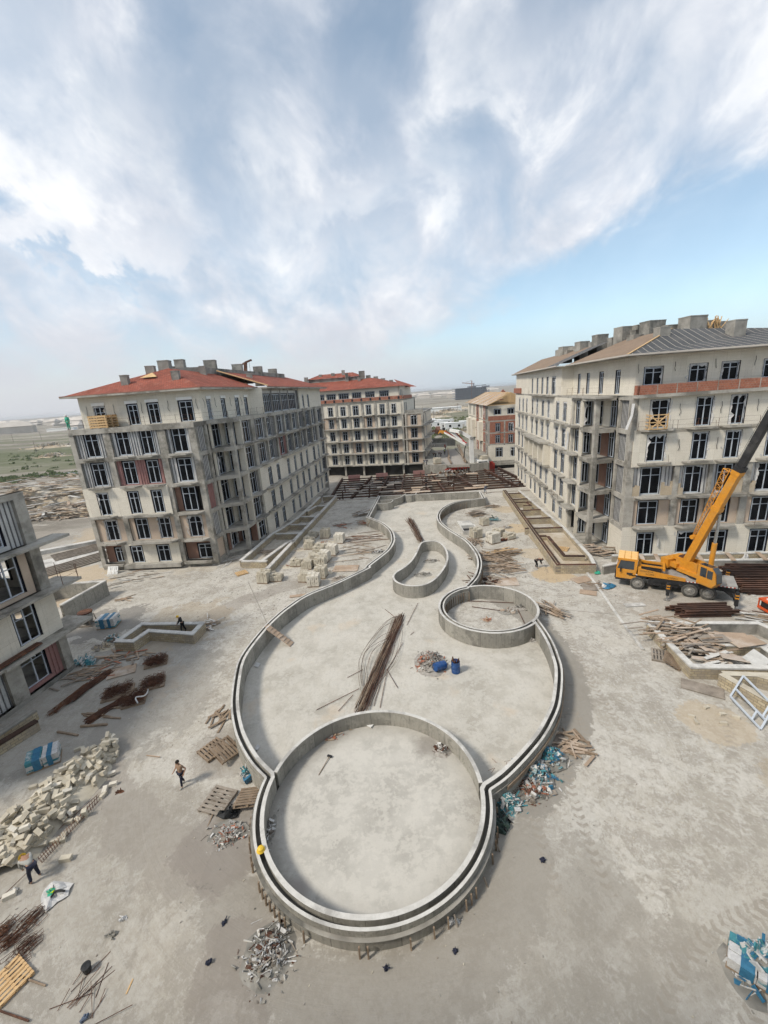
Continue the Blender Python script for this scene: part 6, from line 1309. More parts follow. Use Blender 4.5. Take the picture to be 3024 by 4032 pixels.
# rebar
def rebar(name,a,b,wd,n_,label,arch=0,bow=.0,r=.02,z=.05,lift=.2,mat='rust',seed=1):
    rs=random.Random(seed); t=MB(); a=V(a);b=V(b);d=(b-a);L_=d.length;u=d.normalized();s=V((-u.y,u.x,0))
    for k in range(n_):
        o1=rs.gauss(0,.33)*wd;o2=rs.gauss(0,.33)*wd; e1=rs.uniform(-.08,.06)*L_;e2=rs.uniform(-.06,.1)*L_; h=rs.uniform(0,lift)
        t.cur=rs.randrange(3) if L_>7 else 0; p0=a+u*e1+s*o1+V((0,0,z+h));p3=b+u*e2+s*o2+V((0,0,z+h*rs.random())); m=(p0+p3)/2+s*rs.gauss(0,.12)*wd+V((0,0,h*.3)); t.tube([p0,p0.lerp(m,.5)+s*rs.gauss(0,.04),m,m.lerp(p3,.5)+s*rs.gauss(0,.04),p3],r,4)
    for k in range(arch):
        q=rs.uniform(.5,1.5)*bow*(1 if rs.random()<.8 else -.7); e=rs.uniform(.1,.35); f=rs.uniform(.7,1.05)
        t.tube(cr([a+u*L_*e*.4+V((0,0,z)),a+u*L_*(e*.4+.22)+s*q*.7+V((0,0,z+.12)),a+u*L_*(.5)+s*q+V((0,0,z+.2)),a+u*L_*(f-.1)+s*q*.6+V((0,0,z+.15)),a+u*L_*f+V((0,0,z+.1))],3),r*.8,4)
    return tag(t.build(name,[mat,'rustb','wood'] if L_>7 else mat),label,'rebar')
rebar('rebar_bundle',gp(*P2,1190,1225,.05),gp(*P2,1495,500,.05),0.72,80,'long rusty rebar bundle lying in the big basin with bars bowed out',10,1.2,.016,seed=3)
t=MB(); 
for (a,b) in (((820,1235),(1170,1060)),((1000,1244),(1120,1110)),((1400,910),(1525,685)),((1400,910),(1485,1055)),((1075,970),(1200,905)),((1380,410),(1460,475)),((1590,620),(1620,595)),((1560,540),(1650,360)),((1290,1200),(1380,900)),((1340,1215),(1400,900))): t.cyl(gp(*P2,*a,.09),gp(*P2,*b,.12),.02,4)
tag(t.build('stray_rebar','rust'),'single rusty bars fanned out around the long rebar bundle','rebar')
rebar('rebar_bundle',P1g(735,525,.05),P1g(650,350,.05),.7,46,'short rusty rebar bundle behind the kidney ring',0,0,.024,seed=5,lift=.5)
rebar('rebar_bundle',A4g(500,1600),A4g(790,1380),.6,60,'long reddish rebar bundle nearest the near left block',0,0,.022,seed=6)
rebar('rebar_bundle',A4g(370,1690),A4g(640,1470),.5,16,'thin spread of bars at the lower end of the long reddish bundle',0,0,.018,seed=7)
rebar('rebar_bundle',A4g(640,1750),A4g(900,1580),.5,40,'short rebar bundle on timber bearers left of the yard lane',0,0,.022,seed=8)
rebar('rebar_bundle',A4g(880,1560),A4g(990,1500),.2,10,'pale sticks at the end of the short rebar bundle',0,0,.03,seed=9,mat='wood')
planks('bearers',A4g(640,1720),1.6,8,(1.2,1.8),['wood'],'timber bearers under the short rebar bundle','timber',-.2,.15,.05,.09,.09,el=1.6)
for k,(x,y,w_,l_,lb) in enumerate(((860,1530,1.5,2.,'largest pallet heaped with rusty stirrups'),(1110,1465,1.4,1.7,'rusty stirrups on a board, upper right of the largest'),(975,1590,1.2,1.5,'rusty stirrups with a white strap on the lowest board'),(1135,1310,1.2,1.7,'rusty stirrups on a board nearest the cranked planter'))):
    p=A4g(x,y); r_=thing('stirrup_board',lb,'rebar stirrups',(p.x,p.y,0)); t=MB(); T=Matrix.Translation(p)@Matrix.Rotation(.35,4,'Z'); t.box(-l_/2,-w_/2,0,l_/2,w_/2,.12,T); t.build('board','wood',r_); t=MB(); rs=random.Random(k)
    for j in range(150):
        a=rs.uniform(0,3.14); q=T@V((rs.uniform(-.42,.42)*l_,rs.uniform(-.42,.42)*w_,.15+rs.uniform(0,.42)*(1-.3*rs.random()))); s_=.22; d1=V((math.cos(a)*s_,math.sin(a)*s_,rs.uniform(-.1,.1))); d2=V((-math.sin(a)*s_*.6,math.cos(a)*s_*.6,rs.uniform(-.1,.1))); t.tube([q-d1-d2,q+d1-d2,q+d1+d2,q-d1+d2,q-d1-d2],.011,3)
    t.build('stirrups','rust',r_)
t=MB(); t.tube(cr([A4g(1000,1600,.5),A4g(985,1560,.62),A4g(1040,1550,.6),A4g(1065,1530,.4),A4g(1075,1500,.1)],4),.05,5); tag(t.build('strap','sheet'),'white strap draped over the lowest stirrup board','strap')
for k,(x,y,w_) in enumerate(((190,1240,.5),(30,1310,.35),(60,1370,.4),(150,1420,.55))):
    p=gp(*Z1,x,y); t=MB(); rs=random.Random(k+40)
    for j in range(26):
        a=1.0+rs.gauss(0,.2); q=p+V((rs.gauss(0,.4)*w_,rs.gauss(0,.42)*w_,rs.uniform(.03,.2))); s_=.2; d1=V((math.cos(a)*s_,math.sin(a)*s_,0));d2=V((-math.sin(a)*.1,math.cos(a)*.1,rs.uniform(-.02,.05))); t.tube([q-d1-d2,q+d1-d2,q+d1+d2,q-d1+d2,q-d1-d2],.012,3)
    tag(t.build('stirrup_heap','rust'),('open scatter of rusty stirrups below the white sheet','rusty stirrups at the left edge, upper pile','rusty stirrups at the left edge, middle pile','densest rusty stirrup bundle above the yellow pallet')[k],'rebar stirrups')
t=MB(); 
for (a,b) in (((0,1115),(180,940)),((230,880),(590,500)),((250,900),(590,530)),((350,700),(580,495))):
    t.cyl(gp(*Z1,*a,.12),gp(*Z1,*b,.12),.014,4)
for k in range(26): f=k/26; a_=gp(*Z1,230+f*360,880-f*380,.12); b_=gp(*Z1,250+f*340,900-f*370,.12); t.tube([a_,b_,b_+V((0,0,.15)),a_+V((0,0,.15)),a_],.01,3)
tag(t.build('reinforcing_ladder','rust'),'long reinforcing cage lying along the right side of the block heap','rebar cage')
rs=random.Random(77); t=MB()
for k in range(16): p=gp(*Z1,rs.gauss(430,70),rs.gauss(1770,60),.03); a=rs.uniform(.2,2.2); L_=rs.uniform(.4,1.4); t.cyl(p,p+V((math.cos(a)*L_,math.sin(a)*L_,rs.uniform(0,.15))),.011,4)
tag(t.build('stick_scatter','rust'),'scatter of thin bars and sticks at the bottom left','rebar')
for (a,b,mt,lb) in (((750,1680),(790,1590),'woodl','small pale stick at the bottom left'),((270,1630),(100,1570),'wood','thin stick pointing at the yellow pallet'),((0,1780),(170,1840),'rust','rusty bar crossing the lower left corner'),((1220,720),(1265,610),'wood','thin pole beside the grey pallet'),((1375,1190),(1390,1060),'woodl','pale lath on the ground left of the front ring'),((870,262),(950,272),'ply','short reddish lath right of the block heap')):
    t=MB(); t.bar(gp(*Z1,*a,.05),gp(*Z1,*b,.07),.05,.04); tag(t.build('lath',mt),lb,'stick')
# footbridge boards with cleats over the curbs
def bridge(a,b,w_,label,cl=7,mat='ply'):
    t=MB(); a=V(a);b=V(b); t.bar(a,b,w_,.05); d=b-a
    for k in range(1,cl): q=a+d*k/cl+V((0,0,.05)); s=V((-d.y,d.x,0)).normalized()*w_*.5; t.bar(q-s,q+s,.06,.04)
    tag(t.build('footboard',mat),label,'footboard')
bridge(gp(*P2,425,560,HW+.06),gp(*P2,620,700,.1),.6,'cleated footboard sloping from the left curb into the big basin'); bridge(gp(*P2,415,545,HW+.03),gp(*P2,530,640,.75),.45,'second cleated footboard overlapping the first at the left curb',5)
bridge(P1g(345,335,HW+.05),P1g(308,392,.1),.5,'footboard over the curb at the upper left pool corner',5)
# table frames
def trestle(p,rz_,w_,d_,h,label,mat='rust'):
    r=thing('bending_table',label,'table',p,None,rz_); t=MB(); t.box(-w_/2,-d_/2,h,w_/2,d_/2,h+.1); t.build('table_top','woodg',r)
    for x in (-w_/2+.1,0,w_/2-.1):
        for y in (-d_/2+.1,d_/2-.1): t=MB(); t.box(x-.05,y-.05,0,x+.05,y+.05,h); t.build('leg',mat,r)
    t=MB(); t.box(-w_/2,-d_/2,.35,w_/2,-d_/2+.08,.43); t.box(-w_/2,d_/2-.08,.35,w_/2,d_/2,.43); t.build('rail',mat,r); return r
trestle(P1g(168,262),R_(-3),6.2,1.3,.85,'long rusty steel bending table outside the back left of the pool')
trestle(P8g(1500,1140),R_(-6),5.,.5,.5,'long low timber bench right of the mobile crane','wood')
trestle(P1g(1568,500),.1,1.6,.6,.6,'tiny trestle beside the low block pallet','woodg')
# shaft
sh_=P1g(1135,440); t=MB(); 
for (a,b,c_,d_) in ((-1.1,-1.4,-.95,1.4),(.95,-1.4,1.1,1.4),(-.95,1.25,.95,1.4),(-.95,-1.4,.95,-1.25)): t.box(sh_.x+a,sh_.y+b,0,sh_.x+c_,sh_.y+d_,.55)
o=thing('access_shaft','square shaft with a pale rim and black opening right of the pool neck','shaft',(sh_.x,sh_.y,0)); t.build('rim','concl',o); t=MB(); t.box(sh_.x-.95,sh_.y-1.25,.02,sh_.x+.95,sh_.y+1.25,.06); t.build('shaft_shade_sheet','black',o)  # flat black sheet painted in for the dark of the open shaft
t=MB(); t.box(sh_.x-1.,sh_.y+1.42,0,sh_.x+1.,sh_.y+4.2,.35); t.build('ramp_slab','concl',o)
# drums
def drum(p,rot,lb,fill):
    r=thing('drum',lb,'drum',p); r.rotation_euler=rot; t=MB(); t.tube([(0,0,0),(0,0,.02),(0,0,.28),(0,0,.3),(0,0,.32),(0,0,.58),(0,0,.6),(0,0,.62),(0,0,.88)],[.28,.3,.3,.315,.3,.3,.315,.3,.3],18,False); t.cyl((0,0,0),(0,0,.012),.28,18); t.cyl((0,0,.76 if fill else .84),(0,0,.78 if fill else .86),.285,18); t.build('barrel','blueb',r,V((0,0,0)),smooth=False)
    if fill:
        t=MB(); rs=random.Random(2)
        for k in range(14): a=rs.uniform(0,6.3); t.bar((math.cos(a)*.1,math.sin(a)*.1,.7),(math.cos(a)*.24,math.sin(a)*.24,rs.uniform(.95,1.15)),.07,.05)
        t.build('scrap','rust',r,V((0,0,0)))
    return r
drum(Qg(1100,272,.04),(0,0,0),'upright blue drum full of rusty scrap beside the rubble heap',True).scale=(1.05,)*3
o=drum(Qg(1052,240,.33),(R_(80),.0,R_(-60)),'blue drum tipped over onto the rubble heap',False); o.scale=(1.05,)*3
# cement sacks on pallets
def sackpal(p,rz_,lb,w_,d_,n_,wrap):
    r=thing('cement_pallet',lb,'cement sacks',p,None,rz_); t=MB()
    t.box(-w_/2,-d_/2,0,w_/2,d_/2,.12); t.build('pallet','wood',r,V(p))if False else None
    q=MB(); q.box(p.x-w_/2,p.y-d_/2,0,p.x+w_/2,p.y+d_/2,.12); q.build('pallet','wood',r)
    q=MB(); rs=random.Random(int(p.x*7))
    for L_ in range(n_):
        for i in range(2):
            for j in range(3):
                q.cur=rs.choice((0,1,1)); x0=p.x-w_/2+i*w_/2+rs.uniform(0,.03);y0=p.y-d_/2+j*d_/3+rs.uniform(0,.03); q.box(x0,y0,.125+L_*.13,x0+w_/2-.04,y0+d_/3-.03,.125+L_*.13+.115)
    q.build('sacks',['teal','sheet'],r); q=MB(); zt2=.125+n_*.13
    q.box(p.x-w_*.28,p.y-d_/2-.03,.1,p.x-w_*.05,p.y+d_/2+.03,zt2+.02); q.box(p.x+w_*.15,p.y-d_/2-.03,.1,p.x+w_*.3,p.y+d_/2+.03,zt2+.015) ; q.build('wrapping_film','bluew' if wrap else 'sheet',r); return r
sackpal(A4g(795,1040),.1,'wrapped pallet of blue and white cement sacks beyond the cranked planter',1.7,1.3,7,True)
sackpal(gp(*Z1,270,305),.55,'pallet of cement sacks in blue film above the block heap',1.6,1.15,5,True)
sackpal(gp((1900,2900),1.476,1590,1370),-.75,'torn pallet of blue and white cement sacks at the lower right edge',1.6,1.0,3,True)
_c=gp((1900,2900),1.476,1560,1300)
heap('film_scraps',V((_c.x+.15,_c.y-.1,.5)),.6,.4,.2,60,['sheet','sheet','bluew','teal'],'torn white film bunched over the sack pallet at the lower right edge','film',.1,.3,.12)
heap('film_scraps',gp((1900,2900),1.476,1500,1390),.5,.9,.12,50,['sheet','bluew','sheet'],'film scraps on the ground left of the lower right sack pallet','film',.05,.2,.1)
# mortar silo skip
p=A4g(640,1030); r=thing('mortar_skip','rusty topped grey round skip with frame beside the near left block','skip',(p.x,p.y,0)); t=MB(); t.tube([p+V((0,0,.2)),p+V((0,0,.5)),p+V((0,0,1.35))],[.4,.55,.62],16); t.build('drum','conc',r); t=MB(); t.tube([p+V((0,0,1.3)),p+V((0,0,1.42))],[.64,.64],16); t.build('rim','rust',r); t=MB(); 
for s in (-1,1): t.bar(p+V((-.75,s*.5,.06)),p+V((.75,s*.5,.06)),.1,.1); t.bar(p+V((.6,s*.5,.06)),p+V((.45,s*.45,1.)),.06,.06); t.bar(p+V((-.6,s*.5,.06)),p+V((-.45,s*.45,1.)),.06,.06)
t.build('frame','woodg',r)
# steel beam stacks
def beams(a,b,n_,wd,label,seed,hh=2):
    rs=random.Random(seed); r=thing('beam_stack',label,'steel beams',V(a)); a=V(a);b=V(b);u=(b-a).normalized();s=V((-u.y,u.x,0)); L_=(b-a).length
    for k in range(n_):
        o_=(k%max(1,n_//hh))/(n_/hh)*wd; z=.2+.3*(k//max(1,n_//hh)); e=rs.uniform(-.6,.6)
        t=MB(); p=a+s*o_+u*e+V((0,0,z)); q=b+s*o_*1.02+u*(e+rs.uniform(-.3,.3))+V((0,0,z)); t.bar(p+V((0,0,.12)),q+V((0,0,.12)),.2,.025); t.bar(p,q,.03,.22); t.bar(p-V((0,0,.12)),q-V((0,0,.12)),.2,.025); t.build('steel_beam','rustb',r)
    t=MB()
    for f in (.15,.85): q=a+u*L_*f; t.bar(q,q+s*wd+V((0,0,0)),.12,.16)
    t.build('bearer','wood',r)
beams(P8g(800,1310),P8g(1330,1300),10,1.6,'stack of rusty steel beams between the crane and the scrap filled basin',1)
beams(P8g(1400,1090),P8g(1900,1090),12,2.6,'biggest stack of long rusty beams at the right edge behind the crane',2)
beams(P8g(1290,960),P8g(1900,960),12,2.4,'second stack of long rusty beams at the right edge, farther back',3); beams(P8g(1270,870),P8g(1900,880),6,1.2,'rearmost low stack of rusty beams against the concrete wall',4)
planks('board_pile',P8g(1580,1320),2.,14,(1.5,3.),['wood','rust','concl'],'slanting boards right of the basin by the right edge','boards',-.6,.25,.2)
t=MB(); t.bar(P8g(1330,990,.05),P8g(1530,1100,.05),.35,.06); tag(t.build('plank','concl'),'long pale plank between the crane rear and the low bench','plank')
# orange machine at the right edge
p=P8g(1665,1250); r=thing('power_unit','small orange and black machine cut by the right picture edge','machine',(p.x,p.y,0)); t=MB(); t.box(p.x-.5,p.y-.5,.15,p.x+1.6,p.y+.6,.3); t.box(p.x-.5,p.y-.5,.9,p.x+1.6,p.y+.6,1.05); 
for x in (-.45,1.5): 
    for y in (-.45,.55): t.box(p.x+x-.04,p.y+y-.04,.15,p.x+x+.04,p.y+y+.04,1.0)
t.build('frame','orange',r); t=MB(); t.box(p.x-.35,p.y-.35,.3,p.x+1.4,p.y+.45,.85); t.build('engine','black',r); t=MB(); t.box(p.x-.2,p.y-.3,1.05,p.x+.4,p.y+.2,1.12); t.build('cover','white',r)
# leaning aluminium window frame
a_=RG(685,715,.9);b_=RG(895,950,.02);c_=RG(775,565,.9); r=thing('window_frame','large empty aluminium window frame leaning on the yellowish planter','window frame',(b_.x,b_.y,0))
A0=RG(683,713,.55);B0=RG(900,948,.05);C0=RG(776,566,1.3);D0=C0+(B0-A0)
t=MB()
def fb(p,q,w_=.1): t.bar(p,q,w_,.09)
fb(A0,B0);fb(A0,C0);fb(C0,D0);fb(B0,D0); m0=A0.lerp(C0,.38);m1=B0.lerp(D0,.38); fb(m0,m1); k0=A0.lerp(B0,.72);k1=m0.lerp(m1,.72); fb(k0,k1); fb(m0.lerp(m1,.9),C0.lerp(D0,.9)); t.build('frame','alu',r); t=MB()
for p,q in ((A0,B0),(A0,C0),(C0,D0),(m0,m1)): t.bar(p+V((.0,-.02,-.07)),q+V((.0,-.02,-.07)),.07,.05)
t.build('gasket','navy',r)
# plastic sheets, tarps, bucket, small things
def sheetmesh(name,pts,mat,label,cat,h=.12,seed=0):
    rs=random.Random(seed); n_=len(pts); c=sum(pts,V())/n_; t=MB(); rings=[1.,.66,.33]; vs=[]
    for q in rings:
        for p in pts:
            for f in (0,.5):
                nx=pts[(pts.index(p)+1)%n_]; e=p.lerp(nx,f); e=c+(e-c)*q*rs.uniform(.93,1.05); vs.append(V((e.x,e.y,.03+(rs.uniform(0,h) if q<1 else rs.uniform(0,h*.5)))))
    m_=2*n_; vs.append(c+V((0,0,h*.6))); fs=[(r_*m_+k,r_*m_+(k+1)%m_,(r_+1)*m_+(k+1)%m_,(r_+1)*m_+k) for r_ in range(2) for k in range(m_)]+[(2*m_+k,2*m_+(k+1)%m_,3*m_) for k in range(m_)]
    t.add(vs,fs); return tag(t.build(name,mat),label,cat)
sheetmesh('plastic_sheet',[gp(*Z1,*q) for q in ((325,1012),(438,1025),(410,1100),(340,1140),(275,1200),(245,1150),(250,1085),(290,1045))],'sheet','crumpled white plastic sheet with a green scrap on it at the lower left','sheet',.18,3)
heap('green_scrap',gp(*Z1,303,1075,.16),.12,.16,.06,12,['hiviz','yviz'],'bright green scrap lying on the white plastic sheet','scrap',.04,.1); t=MB(); t.tube(cr([gp(*Z1,385,1068,.2),gp(*Z1,350,1065,.24),gp(*Z1,325,1075,.2),gp(*Z1,300,1110,.16)],4),.045,6); tag(t.build('dark_rag','tarp'),'dark rag curled across the white plastic sheet','rag')
sheetmesh('tarpaulin',[gp(*Z1,*q) for q in ((1285,640),(1330,660),(1400,640),(1430,600),(1425,555),(1395,560),(1370,605),(1310,630))],'tarp','crumpled black tarpaulin between the grey pallet and the front ring','tarpaulin',.5,5)
sheetmesh('plastic_sheet',[P6g(*q) for q in ((1310,1240),(1380,1235),(1460,1270),(1430,1290),(1370,1310),(1310,1300))],'bluew','blue and white film scrap in front of the mobile crane','sheet',.25,6); sheetmesh('plastic_sheet',[P6g(*q) for q in ((1290,1265),(1370,1262),(1385,1290),(1300,1300))],'sheet','white film scrap on the blue one before the crane','sheet',.35,7)
sheetmesh('plastic_bag',[P6g(*q) for q in ((1215,1120),(1280,1115),(1285,1140),(1220,1148))],'hiviz','green bag at the corner of the right planter','bag',.3,8)
sheetmesh('plastic_bag',[P8g(*q) for q in ((1385,760),(1440,740),(1490,765),(1440,775))],'sheet','white bag on the concrete wall behind the crane cab','bag',.9,9)
for k,(f_,pts,mt,lb) in enumerate(((lambda x,y:gp((850,2700),4.1475,x,y),((645,1020),(690,980),(725,1010),(690,1070),(650,1070)),'sheet','crumpled white paper in the big basin near the left ring junction'),(lambda x,y:gp((940,2750),1.508,x,y,.42),((758,165),(782,145),(803,160),(785,183)),'white','square white board inside the front ring at its back wall'),(lambda x,y:gp((850,3400),1.,x,y),((0,0),(1,0),(1,1),(0,1)),'sheet',''),(lambda x,y:gp(*Q6,x,y),((222,250),(232,235),(250,238),(240,258)),'sheet','white sheet on the basin floor near the left curb'))):
    if lb: t=MB(); v=[f_(*q)+V((0,0,.06+.03*(i%2))) for i,q in enumerate(pts)]; n_=len(v); t.add(v+[q+V((0,0,.03)) for q in v],[list(range(n_))[::-1],list(range(n_,2*n_))]+[(i,(i+1)%n_,n_+(i+1)%n_,n_+i) for i in range(n_)]); tag(t.build('paper_scrap',mt),lb,'scrap')
p=gp(*Z1,522,1545); r=thing('bucket','round black rubber bucket standing at the bottom left','bucket',(p.x,p.y,0)); t=MB(); t.tube([p,p+V((0,0,.32)),p+V((0,0,.34)),p+V((0,0,.32)),p+V((0,0,.04))],[.12,.165,.18,.15,.11],16,True); t.build('body','tarp',r)
p=gp((940,2750),1.508,132,900,HW); t=MB(); t.tube([p+V((0,0,.0)),p+V((0,0,.06)),p+V((0,0,.13)),p+V((0,0,.17))],[.19,.15,.13,.05],14); tag(t.build('helmet','yhat'),'yellow hard hat lying on the left curb of the front ring','helmet')
a_=gp((940,2750),1.508,475,455,.44);b_=gp((940,2750),1.508,540,342,.5); r=thing('broom','long handled scraper lying in the front ring','broom',(a_.x,a_.y,.42)); t=MB(); t.cyl(a_,b_,.022,6); t.build('handle','wood',r); t=MB(); d=(b_-a_).normalized(); t.bar(b_-V((-d.y,d.x,0))*.14,b_+V((-d.y,d.x,0))*.14,.12,.06); t.build('head','tarp',r)
for k,(f_,x,y,mt,lb) in enumerate(((lambda x,y:gp((1900,2900),1.476,x,y),350,722,'navyc','dark blue rag alone on the yard right of the front ring'),(lambda x,y:gp((850,2900),1.276,x,y),855,1165,'navyc','blue rag below the front ring, left of centre'),(lambda x,y:gp((850,2900),1.276,x,y),1200,1080,'navyc','blue rag below the front ring, right of centre'),(lambda x,y:gp(*Z1,x,y),1240,1495,'navyc','blue rag left of the pale strap heap, lower one'),(lambda x,y:gp(*Z1,x,y),1330,1262,'navyc','blue rag left of the pale strap heap, upper one'),(lambda x,y:gp(*Z1,x,y),500,1830,'bluec','blue scrap at the bottom left edge'),(lambda x,y:gp((850,2900),1.276,x,y),1195,930,'sheet','thin white plastic film under the right side of the front ring'),(lambda x,y:gp(*Z1,x,y),735,1235,'sheet','pair of white gloves lying alone on the lower left'),(lambda x,y:gp(*Z1,x,y),660,1330,'conc','grey wire coils beside the white gloves'),(lambda x,y:gp(*Z1,x,y),85,1070,'sheet','white scraps by the reinforcing cage at the left edge'),(lambda x,y:gp(*Z1,x,y),710,480,'rust','coil of rusty wire right of the block heap'))):
    p=f_(x,y); p.z+=.01; heap('rag' if k<6 else 'litter',p,.07 if k<6 else .25,.1,.05,9 if k<6 else 18,[mt],lb,'rag' if k<6 else 'litter',.05,.12,seed=k+300)
# pebbles and crumbs over the yard: uncountable
rs=random.Random(99); t=MB()
for k in range(2600):
    if rs.random()<.6: x=rs.uniform(-22,24); y=rs.uniform(5,60)
    else: x=random.choice((-1,1))*rs.uniform(9,20)+rs.gauss(0,3); y=rs.uniform(36,76)
    s=rs.uniform(.01,.035)*(1.6 if y>35 else 1); a=rs.uniform(0,3); T=Matrix.Translation(V((x,y,s*.4+bank(x,y))))@Matrix.Rotation(a,4,'Z'); t.cur=rs.randrange(4)
    t.box(-s,-s*.6,-s*.5,s*rs.uniform(.6,2),s*.6,s*.5,T)
t.build('gravel',['rubble','conc','block','woodg']); tag(bpy.data.objects['gravel'],'stone crumbs and small litter strewn over the whole yard','gravel',kind='stuff')

for k,(x,y,rx,h,lb) in enumerate(((48,360,16,5.,'biggest pale spoil mound on the plain in the centre gap'),(70,420,20,4.,'flat spoil mound behind the biggest one in the centre gap'),(30,300,9,2.6,'small near spoil mound beside the centre block'),(95,520,30,6.,'far wide mound left of the far concrete frame'),(-250,330,26,4.,'long low mound on the left plain'),(-190,250,14,2.5,'small mound on the left plain nearest the red roofed block'))):
    heap('spoil_mound',(x,y,gz(x,y)-.4),rx,rx*.5,h,260,['dirt','rubble','dirt','conc'],lb,'mound',.2,1.1,seed=900+k)
rs=random.Random(31)
for k in range(14):
    x=rs.uniform(-420,-120) if k<9 else rs.uniform(20,110); y=rs.uniform(240,520); t=MB(); t.cyl((x,y,gz(x,y)-.5),(x,y,gz(x,y)+8.5),.16,6); t.bar((x-1,y,gz(x,y)+7.8),(x+1,y,gz(x,y)+7.8),.14,.14); tag(t.build('utility_pole','woodg'),'thin utility pole on the left plain' if k<9 else 'thin utility pole on the plain in the centre gap','pole','poles on the left plain' if k<9 else 'poles on the middle plain')
# ------------------------------------------------------------------ mobile crane (local: x forward, y to its left, z up)
wf=P8g(385,1032); wr=P8g(1068,1135); wm=P8g(900,1110)
fd=(wf-wr).normalized(); ang=math.atan2(fd.y,fd.x)
ctr=(wf+wr)/2; side_=V((-fd.y,fd.x,0))   # left of travel faces the camera
base=ctr-side_*1.15   # wheels measured on the near side
half=(wf-wr).length/2
cr_=thing('mobile_crane','yellow three axle mobile crane with black boom parked before the grey roofed block','crane',(base.x,base.y,0),None,ang)
def cb_(t,name,mat,par=None): 
    o=t.build(name,mat,None,V((0,0,0))); o.parent=par or cr_; return o
xf=half; xr=-half; xm=xr+1.38
t=MB(); t.box(-4.6,-1.2,.85,xf-1.3,1.2,1.28); t.box(xf-1.3,-.45,.7,xf+1.3,.45,1.1); t.box(-4.9,-1.05,.6,-4.3,1.05,1.1); cb_(t,'chassis','black')
t=MB(); t.box(-4.75,-1.25,1.285,xf-.75,1.25,1.40); t.box(-4.75,-1.25,1.40,-4.0,1.25,1.46); dk=cb_(t,'deck','deck')
for s in (-1,1):
    t=MB(); 
    for k in range(28): x=-4.6+k*.27; t.box(x,s*1.252-.006,1.30,x+.13,s*1.252+.006,1.37)
    cb_(t,'reflective_strip','red',dk); t=MB()
    for k in range(28): x=-4.47+k*.27; t.box(x,s*1.252-.006,1.30,x+.13,s*1.252+.006,1.37)
    cb_(t,'reflective_strip','white',dk)
def wheel(x,y):
    w_=thing('wheel',None,None,(0,0,0))
    w_.parent=cr_; w_.location=(x,y,.54); s=1 if y>0 else -1
    n_=22; pr=[(-.15,.36),(-.15,.47),(-.11,.525),(.11,.525),(.15,.47),(.15,.36)]
    t=MB(); vs=[];
    for (yy,r) in pr: vs+= [V((math.cos(6.2832*k/n_)*r,yy,math.sin(6.2832*k/n_)*r)) for k in range(n_)]
    t.add(vs,[(i*n_+k,i*n_+(k+1)%n_,(i+1)*n_+(k+1)%n_,(i+1)*n_+k) for i in range(len(pr)-1) for k in range(n_)]); cb_(t,'tyre','tyre',w_)
    t=MB(); t.tube([(0,s*.02,0),(0,s*.1,0)],[.36,.36],20); t.tube([(0,s*.1,0),(0,s*.11,0),(0,s*.17,0)],[.2,.16,.1],14); cb_(t,'rim','hub',w_)
    t=MB()
    for k in range(10): a=k*.628; t.cyl((math.cos(a)*.24,s*.1,math.sin(a)*.24),(math.cos(a)*.24,s*.125,math.sin(a)*.24),.02,6)
    cb_(t,'wheel_nut','black',w_)
for x in (xf,xm,xr):
    for s in (-1,1): wheel(x,s*1.05)
for x in (xf,): 
    for s in (-1,1): t=MB(); t.box(x-.75,s*.95-.25,1.1,x+.75,s*.95+.25,1.26) ; cb_(t,'mudguard','black')
# carrier cab at the front
cx0,cx1=xf+.15,xf+1.85
cabo=MB(); 
cabo.hexa([V(p) for p in ((cx0,-1.2,.75),(cx1,-1.2,.75),(cx1,1.2,.75),(cx0,1.2,.75),(cx0,-1.2,1.75),(cx1+.02,-1.2,1.75),(cx1+.02,1.2,1.75),(cx0,1.2,1.75))])
cab=cb_(cabo,'driver_cab','yellow')
t=MB(); t.hexa([V(p) for p in ((cx0,-1.17,1.75),(cx1,-1.17,1.75),(cx1,1.17,1.75),(cx0,1.17,1.75),(cx0,-1.1,2.62),(cx1-.25,-1.1,2.62),(cx1-.25,1.1,2.62),(cx0,1.1,2.62))]); cb_(t,'glazing','cabg',cab)
t=MB(); t.box(cx0-.05,-1.16,2.62,cx1-.1,1.16,2.8); 
for (x,y) in ((cx0,-1.12),(cx0,1.12)): t.box(x-.03,y-.09,1.75,x+.22,y+.09,2.62)
for s in (-1,1): t.bar((cx1,s*1.13,1.75),(cx1-.25,s*1.1,2.62),.1,.1)
cb_(t,'roof','yellow',cab)
t=MB()
for i in range(4):
    for j in range(3): x=cx0+.02+j*.56; y=-1.1+i*.56; t.box(x,y,2.805,x+.5,y+.5,2.83)
cb_(t,'roof_panel','yelp',cab)
t=MB(); t.box(cx1,-1.15,.72,cx1+.12,1.15,1.12); t.box(cx0,-1.22,.6,cx1+.05,1.22,.78); cb_(t,'bumper','black',cab)
t=MB(); 
for s in (-1,1): t.box(cx1+.1,s*.85-.16,.82,cx1+.135,s*.85+.16,1.0)
cb_(t,'headlight','white',cab)
t=MB(); t.box(cx0+.3,1.203,1.2,cx0+.8,1.215,1.42); t.box(cx0+1.3,1.25,1.5,cx0+1.4,1.4,1.95); cb_(t,'mirror','black',cab)
